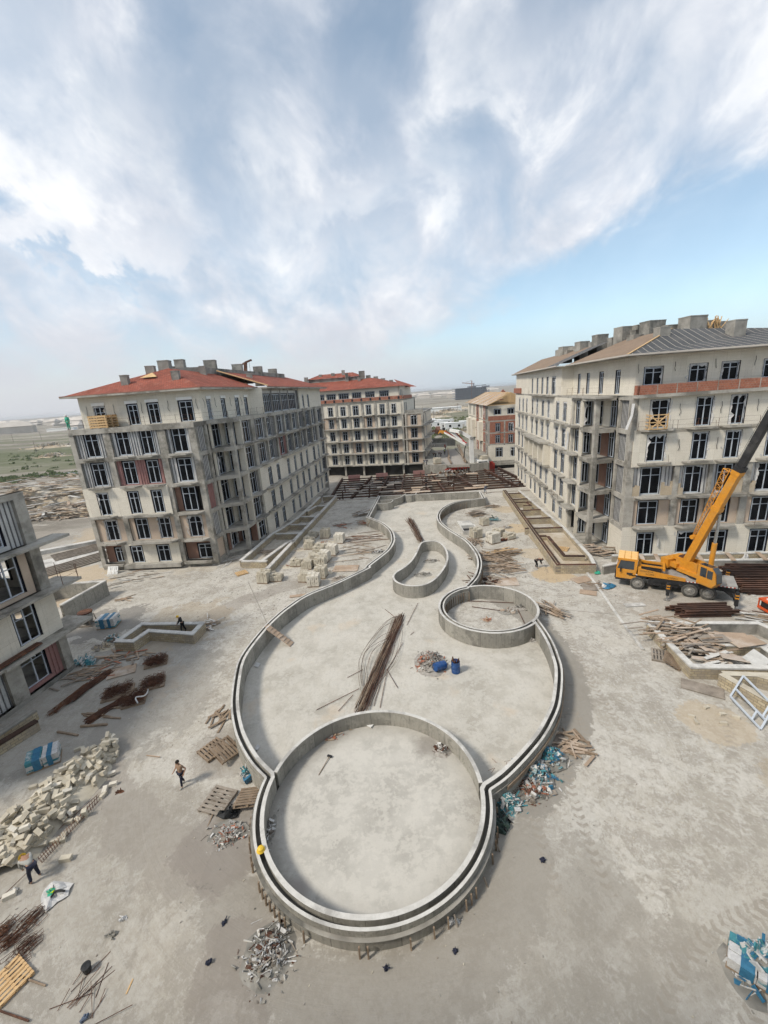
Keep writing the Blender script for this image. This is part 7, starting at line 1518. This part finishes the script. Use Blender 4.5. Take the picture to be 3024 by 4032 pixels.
# yellow engine side boxes behind the cab
t=MB(); 
for s in (-1,1): t.hexa([V(p) for p in ((cx0-3.9,s*1.25-.02,1.3),(cx0-.1,s*1.25-.02,1.3),(cx0-.1,s*1.25+.02,1.3),(cx0-3.9,s*1.25+.02,1.3),(cx0-3.9,s*1.25-.02,1.62),(cx0-.1,s*1.25-.02,2.05),(cx0-.1,s*1.25+.02,2.05),(cx0-3.9,s*1.25+.02,1.62))])
t.box(cx0-.35,-1.2,1.3,cx0-.1,1.2,2.1); t.box(cx0-2.3,-.9,1.9,cx0-2.1,.9,2.15); t.bar((cx0-.2,.6,2.15),(cx0-2.2,.6,2.1),.18,.12); t.bar((cx0-.2,-.6,2.15),(cx0-2.2,-.6,2.1),.18,.12); eb=cb_(t,'engine_cover','yellow')
t=MB(); t.box(cx0-2.,-.8,1.41,cx0-.4,.8,1.85); cb_(t,'engine','black',eb)
def lettering(txt,x,z,size,par):
    cu=bpy.data.curves.new('lettering','FONT'); cu.body=txt; cu.size=size; cu.extrude=.004; ob=bpy.data.objects.new('lettering',cu); C.objects.link(ob)
    dg=bpy.context.evaluated_depsgraph_get(); me=bpy.data.meshes.new_from_object(ob.evaluated_get(dg)); bpy.data.objects.remove(ob); me.materials.clear(); me.materials.append(M['black'])
    o=bpy.data.objects.new('lettering',me); C.objects.link(o); o.parent=par; o.matrix_local=Matrix.Translation(V((x,1.277,z)))@Matrix.Rotation(PI,4,'Z')@Matrix.Rotation(PI/2,4,'X'); return o
lettering('XCMG',cx0-.75,1.45,.24,eb); lettering('QY25K5-I',cx0-2.5,1.40,.2,eb); lettering('XCMG CRANE',cx0-.25,1.75,.17,eb)
# outriggers
for (x,nm) in ((.35,'outrigger'),(-4.55,'outrigger')):
    for s in (-1,1):
        t=MB(); t.box(x-.14,0 if s>0 else -2.6,.75,x+.14,2.6 if s>0 else 0,1.02); oo=cb_(t,nm,'black'); t=MB(); t.box(x-.13,s*2.6-.13,.5,x+.13,s*2.6+.13,1.75); cb_(t,'jack_housing','black',oo)
        t=MB(); 
        for k in range(2): t.box(x-.135,s*2.6-.135,1.15+k*.26,x+.135,s*2.6+.135,1.27+k*.26)
        cb_(t,'warning_stripe','yellow',oo); t=MB(); t.cyl((x,s*2.6,.08),(x,s*2.6,.55),.07,10); cb_(t,'jack_rod','chrome',oo); t=MB(); t.cyl((x,s*2.6,0),(x,s*2.6,.08),.26,14); cb_(t,'foot','hub',oo)
for s in (-1,1):
    t=MB(); t.box(xr+2.3,s*.75-.3,.5,xr+3.6,s*.75+.3,1.1); t.box(xf-1.9,s*.8-.3,.45,xf-.9,s*.8+.3,1.1); cb_(t,'tool_box','black')  # tool boxes in black, also put in to darken the chassis underside
    t=MB(); t.bar((-4.6,s*1.15,.55),(-3.9,s*1.15,1.1),.1,.5); cb_(t,'rear_step','black')
# superstructure: turntable over the rear, counterweight to the front, boom up and back to the right
tx=xr+.75
t=MB(); t.cyl((tx,0,1.46),(tx,0,1.6),.85,24); cb_(t,'turntable','black')
Bw=P8g(1000,700,0); 
inv=(Matrix.Translation(V((base.x,base.y,0)))@Matrix.Rotation(ang,4,'Z')).inverted()
# boom direction from two sight lines; foot pivot and elbow at 10.6 m
def ray_(px,py): d=_x*((px-1512)/FPX)+_u*((2016-py)/FPX)+_f; return d.normalized()
camp=V((0,0,CAMH))
pivot=Matrix.Translation(V((base.x,base.y,0)))@Matrix.Rotation(ang,4,'Z')@V((tx+1.35,.1,2.75))
dpx=ray_(2350+905/2.4614,1900+730/2.4614); k=(pivot-camp).length; 
kk=(pivot.y)/dpx.y; pivot=camp+dpx*kk
d2=ray_(2905,1868); A_=camp-pivot; b_=A_.dot(d2); c_=A_.length_squared-8.9**2; disc=b_*b_-c_
if disc<0: disc=0
s1=-b_+math.sqrt(disc); s2=-b_-math.sqrt(disc); e1=camp+d2*s1; e2=camp+d2*s2
pl0=inv@pivot; cand=[inv@e1,inv@e2]
print('boom cands',pl0,cand,disc)
el_=cand[1]
bdv=(el_-pl0).normalized(); yaw=math.atan2(bdv.y,bdv.x)
# a boom's far end must match the line in the picture: aim the outer section too
d3=ray_(3060,1610); 
# superstructure yaw frame
S_=Matrix.Translation(V((tx,0,1.6)))@Matrix.Rotation(yaw,4,'Z')
def sb(t,x0,y0,z0,x1,y1,z1): t.box(x0,y0,z0,x1,y1,z1,S_)
t=MB(); sb(t,-1.6,-.75,0,1.3,.75,.35); sb(t,.9,-1.4,-.05,2.3,-.7,.06); sb(t,-1.9,-.55,.35,.2,-.4,1.25); sb(t,-1.9,.4,.35,.2,.55,1.25); sup=cb_(t,'slewing_frame','yellow')
t=MB(); sb(t,-3.0,-1.15,.1,-2.2,1.15,.95); sb(t,-2.25,-.9,.25,-1.5,.9,.7); cw_o=cb_(t,'counterweight','yellow'); t=MB(); 
for k in range(4): sb(t,-3.01,-1.1+k*.6,.2,-2.99,-.85+k*.6,.6)
cb_(t,'warning_stripe','black',cw_o)
t=MB(); sb(t,-2.3,-.5,.95,-1.3,.5,1.3); sb(t,-1.2,.6,.35,-.4,1.15,1.0); cb_(t,'winch_housing','yellow',sup); t=MB(); t.cyl(S_@V((-1.5,-.45,1.25)),S_@V((-1.5,.45,1.25)),.3,14); cb_(t,'winch_drum','rust',sup)
# operator cab on the frame
t=MB(); yc=1.35; 
prof=[(.95,.05),(2.35,.05),(2.65,.45),(2.5,1.35),(2.1,1.75),(.95,1.75)]
for q,(y0,y1) in enumerate(((-1.45,-.72),)):
    n_=len(prof); vs=[S_@V((x,y0,z)) for x,z in prof]+[S_@V((x,y1,z)) for x,z in prof]; t.add(vs,[list(range(n_))[::-1],list(range(n_,2*n_))]+[(i,(i+1)%n_,n_+(i+1)%n_,n_+i) for i in range(n_)])
oc=cb_(t,'operator_cab','yellow',None)
t=MB(); sb(t,1.2,-1.47,.75,1.75,-1.455,1.6);sb(t,1.82,-1.47,.75,2.3,-1.455,1.5); sb(t,1.2,-.715,.75,2.1,-.70,1.6); 
vs=[S_@V(p) for p in ((2.37,-1.4,.12),(2.66,-1.4,.5),(2.52,-1.4,1.36),(2.12,-1.4,1.78),(2.37,-.77,.12),(2.66,-.77,.5),(2.52,-.77,1.36),(2.12,-.77,1.78))]; vs=[v+ (S_.to_3x3()@V((.03,0,.01))) for v in vs]; t.add(vs,[(0,1,5,4),(1,2,6,5),(2,3,7,6)]); sb(t,1.,-1.35,1.755,2.05,-.8,1.775); cb_(t,'glazing','cabg',oc)
# boom: box sections with lattice folded along the top
def boxsec(t,a,b,w0,h0,w1=None,h1=None,up=(0,0,1)):
    w1=w1 or w0;h1=h1 or h0; a=V(a);b=V(b);d=(b-a).normalized(); r=d.cross(V(up)).normalized(); u=r.cross(d).normalized()
    t.hexa([a-r*w0/2-u*h0/2,b-r*w1/2-u*h1/2,b+r*w1/2-u*h1/2,a+r*w0/2-u*h0/2,a-r*w0/2+u*h0/2,b-r*w1/2+u*h1/2,b+r*w1/2+u*h1/2,a+r*w0/2+u*h0/2]); return r,u
t=MB(); r_b,u_b=boxsec(t,pl0-bdv*.9,el_,.52,.62,.5,.6); boom=cb_(t,'boom_section','yellow')
t=MB(); boxsec(t,el_-bdv*.25,el_+bdv*.1,.62,.72); boxsec(t,pl0+bdv*5.1,pl0+bdv*5.5,.6,.72); cb_(t,'collar','yellow',boom)
tip=el_+bdv*14.
t=MB(); boxsec(t,el_,el_+bdv*7,.42,.5); b2=cb_(t,'boom_extension','boomk'); t=MB(); boxsec(t,el_+bdv*7,tip,.34,.4); cb_(t,'inner_section','boomk',b2); t=MB(); boxsec(t,el_+bdv*.1,el_+bdv*.5,.6,.72); cb_(t,'end_collar','black',b2)
# hydraulic lift cylinder
foot=S_@V((.95,0,.25)); top_=pl0+bdv*5.0-u_b*.42; dcy=(top_-foot).normalized(); L_c=(top_-foot).length
t=MB(); t.cyl(foot,foot+dcy*L_c*.55,.2,16); cy=cb_(t,'lift_cylinder','yellow'); t=MB(); t.cyl(foot+dcy*L_c*.55,top_,.12,14); cb_(t,'piston_rod','chrome',cy)
# lattice jib stowed on the left flank / top
la=pl0+bdv*1.9+r_b*.1+u_b*.5; lb_=el_-bdv*.2+r_b*.22+u_b*.5; w_=.5
t=MB(); ch=[]
for (sr,su) in ((0,0),(-.02,.55),(-.45,.28)):
    t.cyl(la+r_b*sr*.4+u_b*su*.3,lb_+r_b*sr+u_b*su,.035,5); ch.append((la+r_b*sr*.4+u_b*su*.3,lb_+r_b*sr+u_b*su))
N_=13
for k in range(N_):
    f0=k/N_; f1=(k+.5)/N_; f2=(k+1)/N_
    for (a,b) in ((0,1),(1,2),(2,0)):
        A0=ch[a][0].lerp(ch[a][1],f0);B1=ch[b][0].lerp(ch[b][1],f1);A2=ch[a][0].lerp(ch[a][1],f2); t.cyl(A0,B1,.022,4); t.cyl(B1,A2,.022,4)
for i in range(3): t.cyl(ch[i][1],ch[(i+1)%3][1],.045,5)
t.cyl(la-r_b*.15,la+r_b*.3,.2,12); cb_(t,'lattice_jib','yellow',boom)
t=MB(); t.cyl(pl0+u_b*.55,tip+u_b*.4,.014,4); t.cyl(pl0+u_b*.55-r_b*.15,tip+u_b*.4-r_b*.15,.014,4); cb_(t,'hoist_rope','black',boom)
for ch in cr_.children:
    if ch.name.startswith('wheel'): ch.scale=(1.2,1.1,1.2); ch.location.z=.65; ch.location.y*=1.06
    elif not ch.name.startswith('outrigger'): ch.location.z+=.2
# ------------------------------------------------------------------ concrete pump with white placing boom
yb=107.
def W(x,y,Y=yb): return AT(1600+x/3.318,1500+y/3.318,Y)
pf=W(860,1180); pt_=W(845,745); pm_=thing('concrete_pump','white concrete pump with tall upright boom before the podium','pump truck',(pf.x,yb,-.3))
t=MB(); t.cyl((pf.x,yb,.0),(pf.x,yb,pf.z+1.6),.85,14,.6); t.cyl((pf.x,yb,pf.z+.8),(pf.x,yb,pf.z+1.5),.7,14); t.build('pedestal','white',pm_)
t=MB(); t.bar((pf.x,yb,.6),(pt_.x,yb,pt_.z),.95,.8,(0,1,0)); t.build('boom_section','white',pm_)
q1=W(705,665,107.5);q2=W(555,640,111); t=MB(); t.bar(pt_,q1,.7,.8); t.bar(q1,q2,.6,.7); t.build('boom_section','white',pm_)
q3=W(790,830,108.5);q4=W(500,670,112.5); t=MB(); t.bar(q2,q3,.55,.6); t.build('boom_section','white',pm_); t=MB(); t.bar(q4,q3+V((-.2,0,.0)),.45,.5); t.build('boom_section','white',pm_)
t=MB(); t.cyl(q4+V((0,-.4,.3)),q3+V((0,-.4,.35)),.14,6); t.cyl(q2+V((1,-.4,0)),q3+V((0,-.4,.1)),.14,6); t.build('delivery_pipe','red',pm_); hz0=W(770,860,108.4); hz1=W(752,1010,110); t=MB(); t.tube(cr([q3,hz0,W(760,930,109),hz1],4),.13,8); t.build('end_hose','black',pm_)
for q in (pt_,q1,q2,q3): t=MB(); t.cyl(q+V((0,-.6,0)),q+V((0,.6,0)),.42,12); t.build('hinge','deck',pm_)
t=MB(); t.box(pf.x+1.2,yb-1.2,-.2,pf.x+3.9,yb+1.3,2.1); t.build('cab','white',pm_); t=MB(); t.box(pf.x+1.4,yb-1.25,1.0,pf.x+3.6,yb-1.21,1.8); t.build('windscreen','cabg',pm_); t=MB(); t.box(pf.x-7,yb-.9,.1,pf.x+1.2,yb+1.,.55); t.build('frame','red',pm_)
for x in (-6,-1.2,2.6): 
    for y in (-1.2,1.1): t=MB(); t.cyl((pf.x+x,yb+y,.1-.2),(pf.x+x,yb+y+.3,.1-.2),.5,14); t.build('wheel','tyre',pm_)
# machines and clutter behind the podium
for k,(x,y,w_,h_,mt,lb) in enumerate(((380,700,7.,4.,'rust','rusty dark batching machine behind the podium'),(470,700,4,3.4,'yellow','yellow dumper between the cabins and the podium'),(300,700,3.,5.5,'deck','grey conveyor tower beside the centre block'))):
    p=GP(x,y,-2.3); r=thing('site_machine',lb,'machine',p); t=MB(); t.hexa([p+V(q) for q in ((-w_/2,-1.2,.6),(w_/2,-1.2,.6),(w_/2,1.2,.6),(-w_/2,1.2,.6),(-w_*.35,-1.,h_*.6),(w_*.45,-1.,h_*.6),(w_*.45,1.,h_*.6),(-w_*.35,1.,h_*.6))]); t.build('body',mt,r)
    t=MB(); t.box(p.x+w_*.05,p.y-1.,p.z+h_*.6,p.x+w_*.35,p.y+1.,p.z+h_); t.build('cab','black' if k else 'farroof',r); t=MB(); t.bar(p+V((-w_*.4,0,h_*.5)),p+V((-w_*.8,0,h_*.95)),.4,.4); t.bar(p+V((-w_*.8,0,h_*.95)),p+V((-w_*1.05,0,.8)),.3,.4); t.build('arm','rustb',r)
    for xx in (-w_*.3,w_*.3): 
        for yy in (-1.3,1.05): t=MB(); t.cyl(p+V((xx,yy,.6)),p+V((xx,yy+.25,.6)),.6,14); t.build('wheel','tyre',r)
heap('spoil_heap',tuple(GP(770,690,-2.4)),5,4,3.,200,['dirt','rubble'],'pale spoil heap under the boom elbow','heap',.1,.5)
block_ps=[(985,1045,'block pallet on the right podium slab edge'),(1015,1050,'second block pallet behind it on the podium slab'),(405,1080,'pale block stack on the left podium slab')]
for x,y,lb in block_ps: dup(BP[1],GP(x,y,1.58),R_(5),lb,'block pallets on the podium',(1.6,1.6,1.6))
heap('debris_heap',tuple(GP(560,1225,-.2)),6,1.2,.9,160,['conc','wood','sheet','rust'],'dark rubbish bank between the podium and the steel grid','debris',.1,.5); heap('debris_heap',(2,109,-2.4),12,1.6,1.2,240,['rubble','brickc','woodg','conc'],'rubble bank along the foot of the centre block','debris',.1,.5)
for k,(x,lb) in enumerate(((-9,'left pinkish board panel leaning under the centre block'),(-1.5,'middle pinkish board panel leaning under the centre block'),(8.6,'right pinkish board panel leaning under the centre block'))):
    t=MB(); t.box(x,113.,-2.5,x+3.2,113.3,-.7,Matrix.Rotation(0,4,'Z')); tag(t.build('pink_sheet','pinkp'),lb,'board')
p=W(1100,1190,112); t=MB(); t.box(p.x-1,111.5,-2.6,p.x+1,112.5,.2); t.box(p.x-.8,111.7,.2,p.x+.6,112.3,.6); tag(t.build('generator','red'),'small red machine in the shade under the brick block','machine')
# small mobile crane boom behind the left roof
p=AT(525*1.8228,815*1.8228,112); q=AT(530*1.8228,783*1.8228,112); r=thing('crane_boom','rusty crane boom tip poking up behind the red roof','crane',(p.x,p.y,20)); t=MB(); t.bar(p-V((0,0,6)),q,.7,.7); t.bar(q,q+V((1.6,0,.5)),.5,.4); t.bar(q,q-V((1.2,0,.6)),.5,.3); t.build('boom','rust',r); t=MB(); t.cyl(q+V((.9,0,.2)),q+V((.9,0,-3)),.04,4); t.build('rope','black',r)
# ------------------------------------------------------------------ people
def skin(name,verts,edges,rad,mat,par,sub=2,root=0):
    me=bpy.data.meshes.new(name); me.from_pydata([V(v) for v in verts],edges,[]); o=bpy.data.objects.new(name,me); C.objects.link(o); o.parent=par
    me.materials.append(M[mat]); bpy.context.view_layer.objects.active=o
    m_=o.modifiers.new('skin','SKIN'); m_.use_smooth_shade=True
    if not me.skin_vertices: me.skin_vertices.new() if hasattr(me.skin_vertices,'new') else None
    sv=me.skin_vertices[0].data if me.skin_vertices else None
    if sv:
        for i,r in enumerate(rad): sv[i].radius=(r,r) if not isinstance(r,tuple) else r
        sv[root].use_root=True
    s_=o.modifiers.new('sub','SUBSURF'); s_.levels=sub; s_.render_levels=sub; return o
def person(loc,heading,J,label,cols,hat=None,scale=1.):
    """J: joints in a frame where +y is forward, z up, metres"""
    r=thing('person',label,'person',loc,None,heading); r.scale=(scale,)*3
    j={k:V(v) for k,v in J.items()}
    vs=[];ed=[];rd=[];ix={}
    def a(n_,p,rr): ix[n_]=len(vs); vs.append(V(p)); rd.append(rr); return ix[n_]
    def e(x,y): ed.append((ix[x],ix[y]))
    a('pel',j['pel'],(.13,.105)); a('wst',j['pel'].lerp(j['chest'],.45),(.125,.10)); a('chest',j['chest'],(.15,.115)); a('neck',j['neck'],.058); hd=j['head']; up=(hd-j['neck']).normalized(); a('jaw',j['neck'].lerp(hd,.55),.062); a('head',hd,(.083,.095)); a('crown',hd+up*.09,.062)
    for x,y in (('pel','wst'),('wst','chest'),('chest','neck'),('neck','jaw'),('jaw','head'),('head','crown')): e(x,y)
    for s in 'lr':
        a('sh'+s,j['sh'+s],.06); a('el'+s,j['el'+s],.042); a('wr'+s,j['wr'+s],.028); d=(j['wr'+s]-j['el'+s]).normalized(); a('pm'+s,j['wr'+s]+d*.06,(.038,.018)); e('chest','sh'+s); e('sh'+s,'el'+s); e('el'+s,'wr'+s); e('wr'+s,'pm'+s)
        o1=d.cross(V((0,1,.2))).normalized()
        for k in range(4): a('f%d%s'%(k,s),j['wr'+s]+d*(.105+(.02 if k in(1,2) else .008))+o1*(k-1.5)*.02,.0085); e('pm'+s,'f%d%s'%(k,s)); a('g%d%s'%(k,s),j['wr'+s]+d*(.135+(.02 if k in(1,2) else .005))+o1*(k-1.5)*.019+V((0,.02,0)),.007); e('f%d%s'%(k,s),'g%d%s'%(k,s))
        a('th'+s,j['wr'+s]+d*.07+o1*-.05,.01); e('pm'+s,'th'+s)
        a('hp'+s,j['hp'+s],.09); a('kn'+s,j['kn'+s],.058); a('an'+s,j['an'+s],.04); a('to'+s,j['to'+s],.034); e('pel','hp'+s); e('hp'+s,'kn'+s); e('kn'+s,'an'+s); e('an'+s,'to'+s)
    body=skin('body',vs,ed,rd,'skin',r,1)
    fwd=V((0,1,0)); fw=(fwd-up*fwd.dot(up)).normalized(); rt=fw.cross(up)
    t=MB(); t.tube([hd+fw*.085+up*.02,hd+fw*.115-up*.02,hd+fw*.09-up*.035],[.008,.016,.01],6); cbp=t.build('nose','skin',None,V((0,0,0))); cbp.parent=r
    for s in (-1,1):
        t=MB(); t.cyl(hd+fw*.075+rt*.032*s+up*.015,hd+fw*.093+rt*.033*s+up*.015,.009,6); o=t.build('eye','black',None,V((0,0,0))); o.parent=r
        t=MB(); t.tube([hd+rt*.08*s-up*.025,hd+rt*.098*s,hd+rt*.085*s+up*.025],[.012,.02,.01],6); o=t.build('ear','skin',None,V((0,0,0))); o.parent=r
    t=MB(); t.bar(hd+fw*.085-up*.05-rt*.022,hd+fw*.085-up*.05+rt*.022,.008,.006); o=t.build('mouth','hair',None,V((0,0,0))); o.parent=r
    sh_v=[j['pel']+V((0,0,.02)),j['pel'].lerp(j['chest'],.45),j['chest'],j['chest'].lerp(j['neck'],.75)]; sr=[(.15,.125),(.148,.122),(.175,.137),.075]; se=[(0,1),(1,2),(2,3)]
    for s in 'lr':
        b=len(sh_v); q=j['sh'+s]; ee=j['el'+s]; ww=j['wr'+s]; long_=cols.get('long',False); sh_v+=[q,q.lerp(ee,.55 if not long_ else 1.)]; sr+=[.079,.06]; se+=[(2,b),(b,b+1)]
        if long_: sh_v.append(ee.lerp(ww,.92)); sr.append(.043); se.append((b+1,b+2))
    skin('shirt',sh_v,se,sr,cols['shirt'],r,1)
    tv=[j['pel']]; tr_=[(.148,.125)]; te=[]
    for s in 'lr':
        b=len(tv); tv+=[j['hp'+s],j['kn'+s],j['an'+s].lerp(j['kn'+s],.1)]; tr_+=[.104,.077,.06]; te+=[(0,b),(b,b+1),(b+1,b+2)]
    skin('trousers',tv,te,tr_,cols['trousers'],r,1)
    for s in 'lr':
        skin('shoe',[j['an'+s]-(j['an'+s]-j['to'+s])*-.1*0,j['an'+s].lerp(j['to'+s],.5),j['to'+s]],[(0,1),(1,2)],[.05,.047,.042],cols.get('shoe','blackc'),r,1)
    # hair or helmet: cap over the crown
    t=MB(); N=12; rings=[]
    R0=.112 if hat is None else .135
    for (f,rr) in ((-.02,1.),(.045,.97),(.09,.72),(.12,.35)):
        for k in range(N): an=6.283*k/N; rings.append(hd+up*(f+.0)+ (rt*math.cos(an)*.88+fw*math.sin(an)*(1. if not(hat is None and math.sin(an)>.5 and f<.04) else .82))*R0*rr)
    rings.append(hd+up*(.125 if hat is None else .14)); M_=len(rings)-1; t.add(rings,[(q*N+k,q*N+(k+1)%N,(q+1)*N+(k+1)%N,(q+1)*N+k) for q in range(3) for k in range(N)]+[(3*N+k,3*N+(k+1)%N,M_) for k in range(N)])
    if hat: t.tube([hd-up*.025,hd-up*.012],[.155,.155],14)
    o=t.build('hair' if hat is None else 'helmet',hat or 'hair',None,V((0,0,0))); o.parent=r
    if cols.get('vest'): skin('vest',[j['pel']+V((0,0,.05)),j['chest'],j['chest'].lerp(j['neck'],.5)],[(0,1),(1,2)],[(.16,.135),(.19,.15),.1],cols['vest'],r,1)
    return r
ST=dict(pel=(0,0,.95),chest=(0,.01,1.3),neck=(0,.02,1.5),head=(0,.04,1.64),shl=(-.19,0,1.42),shr=(.19,0,1.42),ell=(-.25,-.02,1.13),elr=(.25,-.02,1.13),wrl=(-.25,.08,.88),wrr=(.25,.08,.88),hpl=(-.1,0,.9),hpr=(.1,0,.9),knl=(-.11,.03,.5),knr=(.11,.03,.5),anl=(-.12,0,.08),anr=(.12,0,.08),tol=(-.13,.17,.04),tor=(.13,.17,.04))
def pose(**k): d=dict(ST); d.update(k); return d
walk=pose(ell=(-.3,-.16,1.16),wrl=(-.28,-.02,.95),elr=(.28,.02,1.14),wrr=(.24,.2,1.06),knl=(-.11,.13,.51),anl=(-.12,.16,.08),tol=(-.13,.33,.05),knr=(.11,.0,.5),anr=(.12,-.17,.09),tor=(.12,-.01,.04))
bent=pose(pel=(0,-.12,.92),chest=(0,.28,1.08),neck=(0,.46,1.03),head=(0,.6,.97),shl=(-.19,.36,1.06),shr=(.19,.36,1.06),ell=(-.21,.42,.76),elr=(.21,.42,.76),wrl=(-.15,.5,.5),wrr=(.17,.52,.5),hpl=(-.1,-.12,.88),hpr=(.1,-.12,.88),knl=(-.14,.0,.48),knr=(.14,.02,.48),anl=(-.17,-.08,.08),anr=(.17,-.04,.08),tol=(-.2,.1,.04),tor=(.2,.13,.04))
lean=pose(chest=(0,.12,1.27),neck=(0,.2,1.46),head=(0,.26,1.59),shl=(-.19,.12,1.38),shr=(.19,.12,1.38),ell=(-.26,.2,1.1),elr=(.24,.22,1.12),wrl=(-.18,.38,.95),wrr=(.14,.42,.96),knl=(-.12,.12,.5),anl=(-.14,.12,.08),tol=(-.15,.3,.04),knr=(.11,-.05,.5),anr=(.12,-.2,.08),tor=(.12,-.04,.04))
p=gp(*Z1,1090,440); person(p,R_(150),walk,'bareheaded person in a tan t-shirt and dark trousers striding across the left yard',dict(shirt='tan',trousers='navyc',shoe='greyc'),None,.99)
p=gp(*Z1,212,1000); person(p,R_(62),bent,'person in grey shirt and yellow helmet bending over the block heap',dict(shirt='greyc',trousers='navyc',long=True),'yhat',1.03)
p=A4g(1335,1075); p.z=.25; p=G(1335/1.843,1900+1085/1.843,.25); person(p,R_(100),lean,'person in black with a yellow helmet working inside the cranked planter',dict(shirt='blackc',trousers='blackc',long=True),'yhat',1.02)
p=P6g(590,1068); person(p,R_(-90),bent,'person in black bending over the ground beside the long right planter',dict(shirt='blackc',trousers='blackc',long=True),'blackc',1.0)
p=P1g(1265,132,.05); person(p,R_(200),lean,'person in faded blue standing at the back right corner of the pool',dict(shirt='bluec',trousers='bluec',long=True),'greyc',1.05)
p=AT(1600+258/3.318,1500+1370/3.318,88.); p.z=.1; person(p,R_(180),ST,'person in dark clothes standing on the steel grid left of its middle',dict(shirt='blackc',trousers='blackc',long=True),'blackc',1.1)
p=GP(502,970,1.6); person(p,R_(170),ST,'person in a yellow hi-vis vest on the left podium slab',dict(shirt='bluec',trousers='blackc',vest='yviz',long=True),'white',1.15); p=GP(512,910,1.6); person(p,R_(120),lean,'person in red clothes behind the yellow vested worker on the podium',dict(shirt='red',trousers='navyc',long=True),'red',1.15)
p=GP(380,1000,1.6); person(p,R_(90),bent,'person in dark clothes crouching on the left podium slab',dict(shirt='blackc',trousers='blackc',long=True),'blackc',1.15); p=GP(450,990,1.6); person(p,R_(60),bent,'person bending between the crouching and yellow vested workers',dict(shirt='navyc',trousers='blackc',long=True),'blackc',1.1); p=GP(265,1095,1.6); person(p,R_(90),bent,'person in blue bending at the podium corner beside the centre block',dict(shirt='bluec',trousers='navyc',long=True),'blackc',1.2)
q_=FA.pt(-.15,FL[5]+.03,-.35) if False else FA.pt(.15,0,-.3); person((q_.x,q_.y,FL[5]+.03),R_(170),ST,'person in a green hi-vis vest at the left end of the top terrace',dict(shirt='hiviz',trousers='hiviz',vest='hiviz',long=True),'white',1.05)
# ------------------------------------------------------------------ air
hb=MB(); hb.box(-9500,-9500,-12,9500,9500,34); me=hb
o=hb.build('haze',[]) if False else None
mh=bpy.data.materials.new('pale_air'); mh.use_nodes=True; nt=mh.node_tree
for x in list(nt.nodes):
    if x.type!='OUTPUT_MATERIAL': nt.nodes.remove(x)
pv=nt.nodes.new('ShaderNodeVolumePrincipled'); pv.inputs['Density'].default_value=.00014; pv.inputs['Color'].default_value=(.9,.92,.95,1); pv.inputs['Anisotropy'].default_value=.2
nt.links.new(pv.outputs[0],[x for x in nt.nodes if x.type=='OUTPUT_MATERIAL'][0].inputs['Volume'])
M['haze']=mh; hb=MB(); hb.box(-9400,-9400,-40,9400,9400,36); o=hb.build('haze','haze'); tag(o,'pale dusty air over the yard and the plain','haze',kind='stuff')
